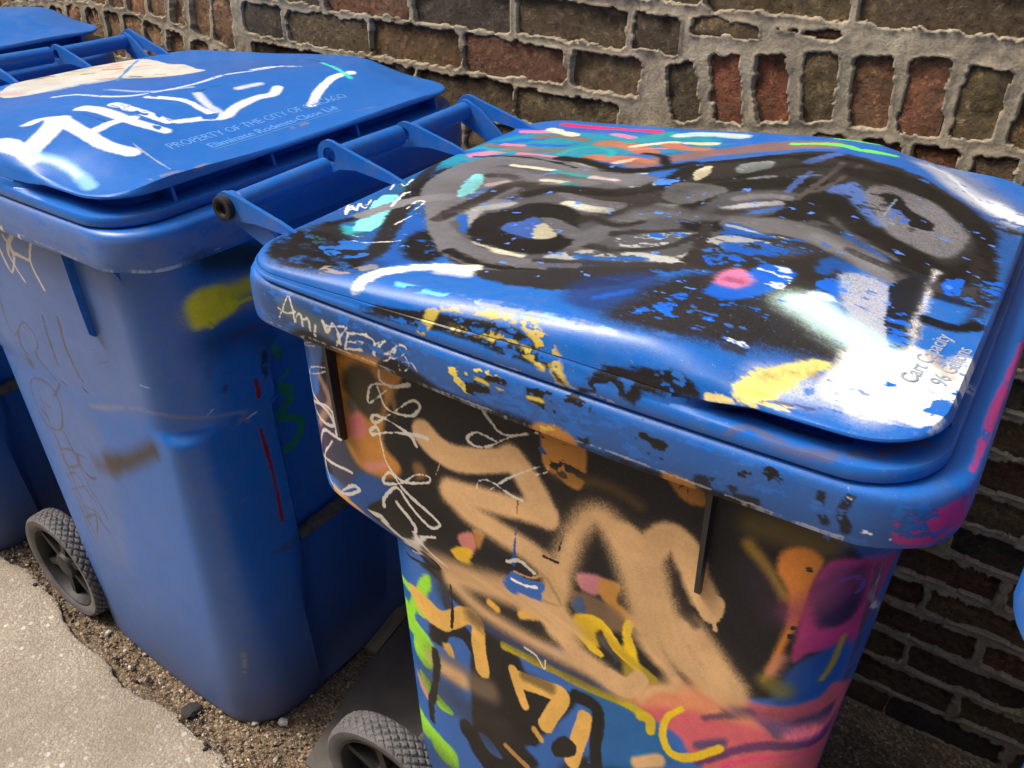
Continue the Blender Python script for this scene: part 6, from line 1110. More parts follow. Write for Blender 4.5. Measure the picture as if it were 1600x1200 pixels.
def asphalt_mat():
    m, t, b = new_mat('worn_pale_asphalt')
    geo = N_(t, 'ShaderNodeNewGeometry'); pos = geo.outputs['Position']
    v1 = N_(t, 'ShaderNodeTexVoronoi'); v1.inputs['Scale'].default_value = 230; L_(t, pos, v1.inputs['Vector'])
    v2 = N_(t, 'ShaderNodeTexVoronoi'); v2.inputs['Scale'].default_value = 60; L_(t, pos, v2.inputs['Vector'])
    n1 = noise(t, 3, 6, 0.65, 0, pos); n2 = noise(t, 420, 4, 0.7, 0, pos)
    sepc = N_(t, 'ShaderNodeSeparateColor'); L_(t, v1.outputs['Color'], sepc.inputs[0])
    c = ramp(t, sepc.outputs[0], [(0.0, (0.31, 0.255, 0.19)), (0.5, (0.39, 0.33, 0.255)), (0.9, (0.45, 0.39, 0.31)), (1.0, (0.58, 0.53, 0.46))]).outputs[0]
    c = mixc(t, ramp(t, v1.outputs['Distance'], [(0.35, (0, 0, 0)), (0.80, (0.45, 0.45, 0.45))]).outputs[0], c, (0.20, 0.165, 0.125))
    sepd = N_(t, 'ShaderNodeSeparateColor'); L_(t, v2.outputs['Color'], sepd.inputs[0])
    big = math_(t, 'MULTIPLY', ramp(t, sepd.outputs[1], [(0.86, (0, 0, 0)), (0.90, (1, 1, 1))]).outputs[0], ramp(t, v2.outputs['Distance'], [(0.22, (1, 1, 1)), (0.34, (0, 0, 0))]).outputs[0])
    c = mixc(t, big, c, (0.60, 0.57, 0.52))
    c = mixc(t, ramp(t, n1.outputs[0], [(0.38, (0.6, 0.6, 0.6)), (0.58, (0, 0, 0))]).outputs[0], c, (0.22, 0.18, 0.13))
    L_(t, c, b.inputs['Base Color']); b.inputs['Roughness'].default_value = 0.85
    bp = N_(t, 'ShaderNodeBump'); bp.inputs['Strength'].default_value = 0.9; bp.inputs['Distance'].default_value = 0.002
    h = math_(t, 'ADD', math_(t, 'SUBTRACT', 1.0, v1.outputs['Distance']), n2.outputs[0])
    L_(t, h, bp.inputs['Height']); L_(t, bp.outputs[0], b.inputs['Normal'])
    return m
def dirt_mat():
    m, t, b = new_mat('dirt_and_grit')
    geo = N_(t, 'ShaderNodeNewGeometry'); pos = geo.outputs['Position']
    v1 = N_(t, 'ShaderNodeTexVoronoi'); v1.inputs['Scale'].default_value = 210; L_(t, pos, v1.inputs['Vector'])
    n1 = noise(t, 9, 7, 0.7, 0.3, pos); n2 = noise(t, 300, 4, 0.7, 0, pos)
    sepc = N_(t, 'ShaderNodeSeparateColor'); L_(t, v1.outputs['Color'], sepc.inputs[0])
    c = ramp(t, sepc.outputs[0], [(0.0, (0.11, 0.078, 0.048)), (0.6, (0.24, 0.165, 0.095)), (0.92, (0.35, 0.26, 0.17)), (1.0, (0.50, 0.45, 0.38))]).outputs[0]
    c = mixc(t, ramp(t, n1.outputs[0], [(0.36, (0.6, 0.6, 0.6)), (0.54, (0, 0, 0))]).outputs[0], c, (0.060, 0.044, 0.030))
    L_(t, c, b.inputs['Base Color']); b.inputs['Roughness'].default_value = 0.95
    bp = N_(t, 'ShaderNodeBump'); bp.inputs['Strength'].default_value = 1.0; bp.inputs['Distance'].default_value = 0.004
    h = math_(t, 'ADD', math_(t, 'MULTIPLY', v1.outputs['Distance'], -0.8), math_(t, 'ADD', n2.outputs[0], n1.outputs[0]))
    L_(t, h, bp.inputs['Height']); L_(t, bp.outputs[0], b.inputs['Normal'])
    return m
def gravel_mat():
    m, t, b = new_mat('grit_stones')
    geo = N_(t, 'ShaderNodeNewGeometry')
    c = ramp(t, geo.outputs['Random Per Island'], [(0.0, (0.09, 0.060, 0.036)), (0.3, (0.19, 0.130, 0.078)), (0.65, (0.29, 0.205, 0.125)), (0.94, (0.40, 0.31, 0.22)), (1.0, (0.68, 0.62, 0.53))])
    n = noise(t, 200, 4, 0.6, 0, geo.outputs['Position'])
    cc = mixc(t, math_(t, 'MULTIPLY', n.outputs[0], 0.35), c.outputs[0], (0.12, 0.09, 0.06))
    L_(t, cc, b.inputs['Base Color']); b.inputs['Roughness'].default_value = 0.85
    return m
def plain_rock(name, col):
    m, t, b = new_mat(name)
    geo = N_(t, 'ShaderNodeNewGeometry'); n = noise(t, 130, 5, 0.7, 0, geo.outputs['Position'])
    c = ramp(t, n.outputs[0], [(0.3, tuple(x * 0.6 for x in col)), (0.65, col)])
    L_(t, c.outputs[0], b.inputs['Base Color']); b.inputs['Roughness'].default_value = 0.85
    bp = N_(t, 'ShaderNodeBump'); bp.inputs['Distance'].default_value = 0.001; L_(t, n.outputs[0], bp.inputs['Height']); L_(t, bp.outputs[0], b.inputs['Normal'])
    return m
def board_mat():
    m, t, b = new_mat('weathered_hardboard')
    geo = N_(t, 'ShaderNodeNewGeometry'); pos = geo.outputs['Position']
    n = noise(t, 7, 7, 0.65, 0.2, pos); n2 = noise(t, 150, 5, 0.7, 0, pos)
    c = ramp(t, n.outputs[0], [(0.3, (0.060, 0.052, 0.044)), (0.55, (0.105, 0.093, 0.080)), (0.75, (0.16, 0.15, 0.135))]).outputs[0]
    c = mixc(t, ramp(t, n2.outputs[0], [(0.66, (0, 0, 0)), (0.74, (0.5, 0.5, 0.5))]).outputs[0], c, (0.22, 0.19, 0.15))
    L_(t, c, b.inputs['Base Color']); b.inputs['Roughness'].default_value = 0.7
    return m
def wood_mat():
    m, t, b = new_mat('weathered_lath')
    tc = N_(t, 'ShaderNodeTexCoord'); mp = N_(t, 'ShaderNodeMapping'); mp.inputs['Scale'].default_value = (90, 6, 30)
    L_(t, tc.outputs['Object'], mp.inputs[0]); n = noise(t, 1, 6, 0.7, 0.4, mp.outputs[0])
    c = ramp(t, n.outputs[0], [(0.3, (0.13, 0.10, 0.065)), (0.7, (0.30, 0.24, 0.16))])
    L_(t, c.outputs[0], b.inputs['Base Color']); b.inputs['Roughness'].default_value = 0.85
    return m

# ------------------------------------------------------------------ object helpers
def part(name, me, parent, mat=None, loc=None, rot=None):
    o = bpy.data.objects.new(name, me); COL.objects.link(o)
    if parent: o.parent = parent
    if loc: o.location = loc
    if rot: o.rotation_euler = rot
    if mat is not None and me is not None:
        if len(me.materials) == 0: me.materials.append(None)
        o.material_slots[0].link = 'OBJECT'; o.material_slots[0].material = mat
    return o
def empty(name, loc, rz, label, cat, group=None):
    o = bpy.data.objects.new(name, None); COL.objects.link(o); o.empty_display_size = 0.1
    o.location = loc; o.rotation_euler[2] = rz
    o['label'] = label; o['category'] = cat
    if group: o['group'] = group
    return o

def bm_mesh(name, bm, smooth=True, sharp=35):
    me = bpy.data.meshes.new(name); bm.to_mesh(me); bm.free()
    if smooth:
        me.polygons.foreach_set('use_smooth', [True] * len(me.polygons)); me.set_sharp_from_angle(angle=math.radians(sharp))
    return me
def tube_mesh(name, p0, p1, r, n=24, r1=None, cap=True, bev=0.0):
    p0 = Vector(p0); p1 = Vector(p1); ax = (p1 - p0); Ln = ax.length; ax.normalize()
    q = ax.to_track_quat('Z', 'Y').to_matrix()
    r1 = r if r1 is None else r1
    prof = [(r - bev, 0), (r, bev), (r1, Ln - bev), (r1 - bev, Ln)] if bev else [(r, 0), (r1, Ln)]
    bm = bmesh.new(); rings = []
    for rr, h in prof:
        rings.append([bm.verts.new(p0 + q @ Vector((rr * math.cos(2 * math.pi * i / n), rr * math.sin(2 * math.pi * i / n), h))) for i in range(n)])
    for a, b in zip(rings, rings[1:]):
        for i in range(n): bm.faces.new((a[i], a[(i + 1) % n], b[(i + 1) % n], b[i]))
    if cap:
        bm.faces.new(rings[0][::-1]); bm.faces.new(rings[-1])
    return bm_mesh(name, bm)
def plate_mesh(name, outline, hole, th, bevel=0.0012):
    """outline: (x,z) polygon; hole: (cx,cz,r) or None; plate thickness th along y, centred."""
    bm = bmesh.new()
    no = len(outline)
    def ringv(pts, y): return [bm.verts.new((p[0], y, p[1])) for p in pts]
    of = ringv(outline, -th / 2); ob = ringv(outline, th / 2)
    for i in range(no): bm.faces.new((of[i], ob[i], ob[(i + 1) % no], of[(i + 1) % no]))
    if hole:
        cx, cz, r = hole; nh = 20
        hp = [(cx + r * math.cos(2 * math.pi * i / nh), cz + r * math.sin(2 * math.pi * i / nh)) for i in range(nh)]
        hf = ringv(hp, -th / 2); hb = ringv(hp, th / 2)
        for i in range(nh): bm.faces.new((hf[(i + 1) % nh], hb[(i + 1) % nh], hb[i], hf[i]))
        for o_, h_ in ((of, hf), (ob, hb)):
            ed = []
            for lst in (o_, h_):
                for i in range(len(lst)):
                    e = bm.edges.get((lst[i], lst[(i + 1) % len(lst)])); ed.append(e)
            bmesh.ops.triangle_fill(bm, edges=ed, use_beauty=True)
    else:
        bm.faces.new(of); bm.faces.new(ob[::-1])
    bmesh.ops.recalc_face_normals(bm, faces=bm.faces)
    return bm_mesh(name, bm, sharp=30)

HX, HZ = -0.458, 1.076                      # hinge axis
def arm_outline(x_end, z_end_top, z_end_bot, r=0.0185):
    pts = []
    for a in range(75, 286, 15):
        pts.append((HX + r * math.cos(math.radians(a)), HZ + r * math.sin(math.radians(a))))
    pts += [(HX + 0.016, HZ - 0.0155), (HX + 0.045, HZ - 0.0115), (x_end, z_end_bot), (x_end, z_end_top)]
    pts += [(x_end - 0.030, z_end_top + 0.010), (HX + 0.045, HZ + 0.0100), (HX + 0.02, HZ + 0.0165)]
    return pts
def bracket_outline():
    pts = []
    r = 0.019
    for a in range(60, 251, 15):
        pts.append((HX + r * math.cos(math.radians(a)), HZ - 0.003 + r * math.sin(math.radians(a))))
    pts += [(-0.408, 1.032), (-0.384, 1.004), (-0.334, 1.000), (-0.334, 1.04), (-0.386, 1.046), (HX + 0.03, HZ + 0.004)]
    return pts

MESH = {}
def shared(key, fn):
    if key not in MESH: MESH[key] = fn()
    return MESH[key]

def tyre_mesh():
    R, rin, hw = 0.125, 0.098, 0.024
    NA, NW = 288, 25
    V = []; F = []
    prof = []
    for j in range(NW):
        prof.append(('t', -hw + 2 * hw * j / (NW - 1)))
    side = [(R - 0.006, hw + 0.0005), (R - 0.014, hw), (rin + 0.004, hw - 0.002), (rin, hw - 0.005), (rin, -hw + 0.005), (rin + 0.004, -hw + 0.002), (R - 0.014, -hw), (R - 0.006, -hw - 0.0005)]
    nprof = NW + len(side)
    for i in range(NA):
        a = 2 * math.pi * i / NA
        for j in range(NW):
            y = prof[j][1]
            u = a * R / 0.0190; v = y / 0.0150
            g = min(abs((u + v + 0.5) % 1 - 0.5), abs((u - v + 0.5) % 1 - 0.5))
            h = 0.0046 * min(1, max(0, (g - 0.07) / 0.06))
            edge = 1 - min(1, max(0, (abs(y) - hw * 0.86) / (hw * 0.14)))
            r = R - 0.003 + h * (0.35 + 0.65 * edge) - 0.004 * (abs(y) / hw) ** 3
            V.append((r * math.cos(a), y, r * math.sin(a)))
        for r, y in side: V.append((r * math.cos(a), y, r * math.sin(a)))
    for i in range(NA):
        k = (i + 1) % NA
        for j in range(nprof):
            l = (j + 1) % nprof
            F.append((i * nprof + j, i * nprof + l, k * nprof + l, k * nprof + j))
    me = mesh_from('tyre', V, F, sharp=28)
    return me
def wheel_disc_mesh():
    """black moulded wheel centre: rim ring, six spokes and a hub with a cap"""
    bm = bmesh.new()
    def lathe(prof, n=48):
        rings = [[bm.verts.new((r * math.cos(2 * math.pi * i / n), y, r * math.sin(2 * math.pi * i / n))) for i in range(n)] for r, y in prof]
        for a, b in zip(rings, rings[1:]):
            for i in range(n): bm.faces.new((a[i], b[i], b[(i + 1) % n], a[(i + 1) % n]))
        return rings
    lathe([(0.0985, -0.020), (0.0945, -0.020), (0.090, -0.012), (0.088, 0.012), (0.0945, 0.020), (0.0985, 0.020)])
    r = lathe([(0.031, 0.014), (0.031, -0.010), (0.0275, -0.0155), (0.018, -0.018), (0.008, -0.0185)], 32)
    bm.faces.new(r[-1]); bm.faces.new(r[0][::-1])
    for k in range(6):
        a = 2 * math.pi * k / 6
        m = Matrix.Rotation(a, 4, 'Y') @ Matrix.Translation((0.060, 0, 0)) @ Matrix.Diagonal((0.064, 0.018, 0.014, 1))
        bmesh.ops.create_cube(bm, size=1, matrix=m)
    r = lathe([(0.0885, 0.009), (0.030, 0.009)], 48)      # web behind the spokes
    return bm_mesh('wheel_disc', bm)

def side_rib_mesh(tri=False):
    bm = bmesh.new()
    if tri:
        pts = [(-0.311, 0.999), (-0.333, 0.999), (-0.309, 0.955)]
        w = 0.0025
        a = [bm.verts.new((-w, y, z)) for y, z in pts]; b = [bm.verts.new((w, y, z)) for y, z in pts]
        bm.faces.new(a); bm.faces.new(b[::-1])
        for i in range(3): bm.faces.new((a[i], b[i], b[(i + 1) % 3], a[(i + 1) % 3]))
    else:
        # tapered box rib with a stepped foot, hanging under the rim
        prof = [(1.0, 0.0145, 0.0032), (0.95, 0.0140, 0.0031), (0.90, 0.0130, 0.0029), (0.862, 0.0115, 0.0027), (0.855, 0.005, 0.0025)]
        rings = []
        for z, d, w in prof:
            yb = -(0.283 + 0.027 * z)
            rings.append([bm.verts.new(p) for p in ((-w, yb + 0.006, z), (-w * 0.8, yb - d, z), (w * 0.8, yb - d, z), (w, yb + 0.006, z))])
        for a, b in zip(rings, rings[1:]):
            for i in range(4): bm.faces.new((a[i], b[i], b[(i + 1) % 4], a[(i + 1) % 4]))
        bm.faces.new(rings[-1]); bm.faces.new(rings[0][::-1])
    bmesh.ops.recalc_face_normals(bm, faces=bm.faces)
    me = bm_mesh('side_rib', bm, smooth=True, sharp=20)
    return me

def lid_rib_mesh():
    bm = bmesh.new()
    x0, x1 = 0.300, 0.3465
    pts = [(x0, 1.0645), (x1 + 0.006, 1.0660), (x1 + 0.001, 1.0870), (x0, 1.0875)]
    a = [bm.verts.new((x, -0.0022, z)) for x, z in pts]; b = [bm.verts.new((x, 0.0022, z)) for x, z in pts]
    bm.faces.new(a); bm.faces.new(b[::-1])
    for i in range(4): bm.faces.new((a[i], b[i], b[(i + 1) % 4], a[(i + 1) % 4]))
    bmesh.ops.recalc_face_normals(bm, faces=bm.faces)
    return bm_mesh('lid_rib', bm, smooth=False)

def text_mesh(body, size, origin, direction, raise_=0.0006, bold=0.0, width=None):
    """raised lettering laid on the lid surface. direction: angle of the reading direction in the cart's xy plane"""
    cu = bpy.data.curves.new('txt', 'FONT'); cu.body = body; cu.size = size; cu.offset = bold
    cu.extrude = 0.0; cu.resolution_u = 3
    ob = bpy.data.objects.new('txt', cu); COL.objects.link(ob)
    dg = bpy.context.evaluated_depsgraph_get()
    me = bpy.data.meshes.new_from_object(ob.evaluated_get(dg))
    COL.objects.unlink(ob); bpy.data.objects.remove(ob)
    me.name = 'lettering'
    bm = bmesh.new(); bm.from_mesh(me)
    bmesh.ops.remove_doubles(bm, verts=bm.verts, dist=1e-6)
    bmesh.ops.triangulate(bm, faces=bm.faces)
    fs = bm.faces[:]
    ex = bmesh.ops.extrude_face_region(bm, geom=fs)
    newv = set(v for v in ex['geom'] if isinstance(v, bmesh.types.BMVert))
    kx = width / max(v.co.x for v in bm.verts) if width else 1.0
    ca, sa = math.cos(direction), math.sin(direction)
    uvl = bm.loops.layers.uv.new('chart')
    for v in bm.verts:
        x, y = v.co.x * kx, v.co.y
        X = origin[0] + x * ca - y * sa; Y = origin[1] + x * sa + y * ca
        z = float(lid_crown(X, Y))
        v.co = Vector((X, Y, z + (raise_ if v in newv else -0.002)))
    bmesh.ops.recalc_face_normals(bm, faces=bm.faces)
    for f in bm.faces:
        for l in f.loops:
            u = lid_uv(np.array([l.vert.co.x]), np.array([l.vert.co.y]))[0]
            l[uvl].uv = u
    bm.to_mesh(me); bm.free()
    me.materials.clear()
    me.polygons.foreach_set('use_smooth', [False] * len(me.polygons))
    return me

def letter_mat(name, col):
    m, t, b = new_mat(name)
    tc = N_(t, 'ShaderNodeTexCoord'); n = noise(t, 120, 4, 0.6, 0, tc.outputs['Object'])
    c = ramp(t, n.outputs[0], [(0.3, tuple(x * 0.75 for x in col)), (0.7, col)])
    L_(t, c.outputs[0], b.inputs['Base Color']); b.inputs['Roughness'].default_value = 0.45
    return m

M_RUBBER, M_BLACK, M_STEEL = rubber_mat(), dark_plastic_mat(), metal_mat()

def make_cart(loc, rz, label, m_lid, m_side, m_plain, m_rib, group='blue recycling carts lined up along the brick wall', hinge=True):
    root = empty('recycling_cart', loc, rz, label, 'recycling cart', group)
    part('body', shared('body', build_body_mesh), root, m_side)
    part('rim', shared('rim', build_rim_mesh), root, m_side)
    lid = part('lid', shared('lid', build_lid_mesh), root, m_lid)
    for y in (-0.238, -0.079, 0.083, 0.262):
        part('lid_rib', shared('lid_rib', lid_rib_mesh), lid, m_plain, (0, y, 0))
    for x in (-0.247, 0.196):
        part('side_rib', shared('side_rib', side_rib_mesh), root, m_rib, (x, 0, 0))
        part('side_rib', shared('side_rib', side_rib_mesh), root, m_rib, (x, 0, 0), (0, 0, 0)).scale[1] = -1
    part('corner_rib', shared('corner_rib', lambda: side_rib_mesh(True)), root, m_plain, (0.292, 0.012, 0))
    # hinge: body brackets, lid arms, handle bars
    br = shared('bracket', lambda: plate_mesh('hinge_bracket', bracket_outline(), None, 0.006))
    for y in (-0.239, 0.239):
        part('hinge_bracket', br, root, m_plain, (0, y, 0))
    arm = shared('arm', lambda: plate_mesh('hinge_arm', arm_outline(-0.342, 1.066, 1.0605), (HX, HZ, 0.0095), 0.0055))
    hook = shared('hook', lambda: plate_mesh('hinge_arm', [(x, z) for x, z in arm_outline(-0.328, 1.062, 1.0555, 0.0215)], (HX, HZ + 0.001, 0.0110), 0.0060))
    part('hinge_arm', arm, lid, m_plain, (0, -0.2475, 0))
    part('hinge_arm', hook, lid, m_plain, (-0.012, -0.0560, 0.006))
    part('hinge_arm', arm, lid, m_plain, (0, 0.0885, 0))
    part('hinge_arm', hook, lid, m_plain, (0, 0.2490, 0))
    part('handle_bar', shared('hb1', lambda: tube_mesh('handle_bar', (HX, -0.232, HZ - 0.001), (HX, -0.080, HZ - 0.001), 0.0135, bev=0.001)), root, m_plain)
    part('handle_bar', shared('hb3', lambda: tube_mesh('handle_bar', (HX, 0.092, HZ - 0.001), (HX, 0.236, HZ - 0.001), 0.0135, bev=0.001)), root, m_plain)
    part('hinge_tube', shared('hb2', lambda: tube_mesh('hinge_tube', (HX - 0.006, -0.050, HZ + 0.003), (HX - 0.002, 0.076, HZ + 0.001), 0.0150, bev=0.001)), lid, m_plain)
    part('pin_bushing', shared('bush', lambda: ring_mesh('pin_bushing', 0.0150, 0.0082, 0.012)), root, M_BLACK, (HX, -0.2525, HZ))
    # front lift bar
    part('lift_bar', shared('liftbar', lambda: tube_mesh('lift_bar', (0.306, -0.116, 0.395), (0.306, 0.116, 0.395), 0.0125)), root, M_STEEL)
    # running gear
    part('axle', shared('axle', lambda: tube_mesh('axle', (-0.270, -0.277, 0.124), (-0.270, 0.277, 0.124), 0.010)), root, M_STEEL)
    for s in (-1, 1):
        wh = part('wheel', shared('disc', wheel_disc_mesh), root, M_BLACK, (-0.270, s * 0.277, 0.124), (0, random.random(), 0 if s < 0 else math.pi))
        part('tyre', shared('tyre', tyre_mesh), wh, M_RUBBER)
    return root, lid

def ring_mesh(name, R, r, L, n=28):
    bm = bmesh.new()
    prof = [(r, 0), (r, -L / 2), (r + 0.0015, -L / 2 - 0.001), (R - 0.0015, -L / 2 - 0.001), (R, -L / 2), (R, L / 2), (r, L / 2)]
    rings = [[bm.verts.new((a * math.cos(2 * math.pi * i / n), y, a * math.sin(2 * math.pi * i / n))) for i in range(n)] for a, y in prof]
    for a, b in zip(rings, rings[1:] + rings[:1]):
        for i in range(n): bm.faces.new((a[i], b[i], b[(i + 1) % n], a[(i + 1) % n]))
    bm.faces.new(rings[0])
    bmesh.ops.recalc_face_normals(bm, faces=bm.faces)
    return bm_mesh(name, bm)
# ------------------------------------------------------------------ the brick wall
WY = 0.400                                  # plane of the brick faces (world y)
COURSE = 0.0723; T0 = 1.228
ARCH_R = 1.85; ROW_H = 0.100; RING = 0.112
ARCHES = [(0.25, 1.100), (-1.60, 1.095)]    # centre x, intrados crown z of the upper ring
BR = []                                     # (cx, cz, w, h, rot, kind)
def fbm2(shape, base, octs=4, seed=0, aspect=1.0):
    """smooth value noise on a grid, base = number of cells along the first axis"""
    r = np.random.default_rng(seed); out = np.zeros(shape); amp = 1; tot = 0
    for o in range(octs):
        ny = max(2, int(base * 2 ** o)); nx = max(2, int(ny * shape[1] / shape[0] * aspect))
        g = r.random((ny + 2, nx + 2))
        yy = np.linspace(0, ny, shape[0]); xx = np.linspace(0, nx, shape[1])
        yi = np.minimum(yy.astype(int), ny); xi = np.minimum(xx.astype(int), nx)
        fy = (yy - yi)[:, None]; fx = (xx - xi)[None, :]
        fy = fy * fy * (3 - 2 * fy); fx = fx * fx * (3 - 2 * fx)
        a = g[yi][:, xi]; b = g[yi][:, xi + 1]; c = g[yi + 1][:, xi]; d = g[yi + 1][:, xi + 1]
        out += amp * ((a * (1 - fx) + b * fx) * (1 - fy) + (c * (1 - fx) + d * fx) * fy); tot += amp; amp *= 0.5
    return out / tot
def arch_z(ax, az, x, off):
    v = (ARCH_R + off) ** 2 - (x - ax) ** 2
    return az - ARCH_R + math.sqrt(max(v, 0))
HALF_ANG = 0.236
def build_bricks():
    rb = random.Random(5)
    X0, X1 = -3.05, 1.75

    for n in range(-26, 17):
        zt = T0 - COURSE * n; zb = zt - COURSE; zc = (zt + zb) / 2
        if zb < -0.03 or zt > 3.0: continue
        header = False
        off = -0.043 + (0.107 if n % 2 else 0.0)
        x = off - 0.214 * math.ceil((off - X0) / 0.214)
        while x < X1:
            jit = rb.uniform(-0.006, 0.006)
            a, b = x + 0.0065 + jit * 0.3, x + 0.214 - 0.0065 + jit
            xs = np.linspace(a, b, 14); bot = []
            for t in xs:
                zz = zb
                for ax, az in ARCHES:
                    if abs(math.atan2(t - ax, ARCH_R + 0.05)) < HALF_ANG + 0.008:
                        lo = arch_z(ax, az, t, -RING) - 0.004; hi = arch_z(ax, az, t, RING) + 0.001
                        if zt - 0.008 > lo and zb + 0.008 < hi: zz = max(zz, hi)
                bot.append(zz if zt - zz > 0.024 else None)
            k = 0
            while k < 14:
                if bot[k] is None: k += 1; continue
                m = k
                full = bot[k] <= zb + 0.014
                while m + 1 < 14 and bot[m + 1] is not None and (bot[m + 1] <= zb + 0.014) == full: m += 1
                if xs[m] - xs[k] > 0.022:
                    z0 = zb if full else max(bot[k:m + 1]); p, q = xs[k], xs[m]; hh = zt - z0 - 0.013
                    BR.append([(p + q) / 2, (zt + z0) / 2 + rb.uniform(-.002, .002), q - p, hh + rb.uniform(-.003, .002), rb.uniform(-.012, .012), 'stretcher'])
                k = m + 1
            x += 0.214
    for ax, az in ARCHES:
        for ring in (0, 1):
            rm = ARCH_R + RING / 2 - ring * RING
            n = int(round(2 * HALF_ANG / 0.0375)) if ring == 0 else int(round(2 * HALF_ANG / 0.0395))
            for i in range(n):
                a = -HALF_ANG + (i + 0.5) * 2 * HALF_ANG / n
                cx = ax + rm * math.sin(a); cz = az - ARCH_R + rm * math.cos(a)
                BR.append([cx, cz, 0.0525 + rb.uniform(-.006, .004), ROW_H - 0.004 + rb.uniform(-.006, .004), -a + rb.uniform(-.03, .03), 'rowlock'])
build_bricks()

def brick_variant(seed, w, h):
    r = np.random.default_rng(seed)
    nx, nz = (7, 4) if w > h else (4, 6)
    xs = np.linspace(-w / 2, w / 2, nx); zs = np.linspace(-h / 2, h / 2, nz)
    V = []; F = []
    for j, z in enumerate(zs):
        for i, x in enumerate(xs):
            e = (i in (0, nx - 1)) or (j in (0, nz - 1))
            cor = (i in (0, nx - 1)) and (j in (0, nz - 1))
            y = r.uniform(-0.0025, 0.0025) + (0.0015 if e else 0) + (0.002 if cor else 0) + (r.random() < 0.10) * 0.005
            V.append((x * (1 - 0.03 * cor) + r.uniform(-.0018, .0018), y, z * (1 - 0.06 * cor) + r.uniform(-.0018, .0018)))
    for j in range(nz - 1):
        for i in range(nx - 1):
            F.append((j * nx + i, j * nx + i + 1, (j + 1) * nx + i + 1, (j + 1) * nx + i))
    # sides going back
    per = [i for i in range(nx)] + [j * nx + nx - 1 for j in range(1, nz)] + [(nz - 1) * nx + i for i in range(nx - 2, -1, -1)] + [j * nx for j in range(nz - 2, 0, -1)]
    n0 = len(V)
    for k in per:
        V.append((V[k][0], 0.034, V[k][2]))
    for q in range(len(per)):
        q2 = (q + 1) % len(per)
        F.append((per[q2], per[q], n0 + q, n0 + q2))
    me = mesh_from('brick', V, F, sharp=50)
    return me

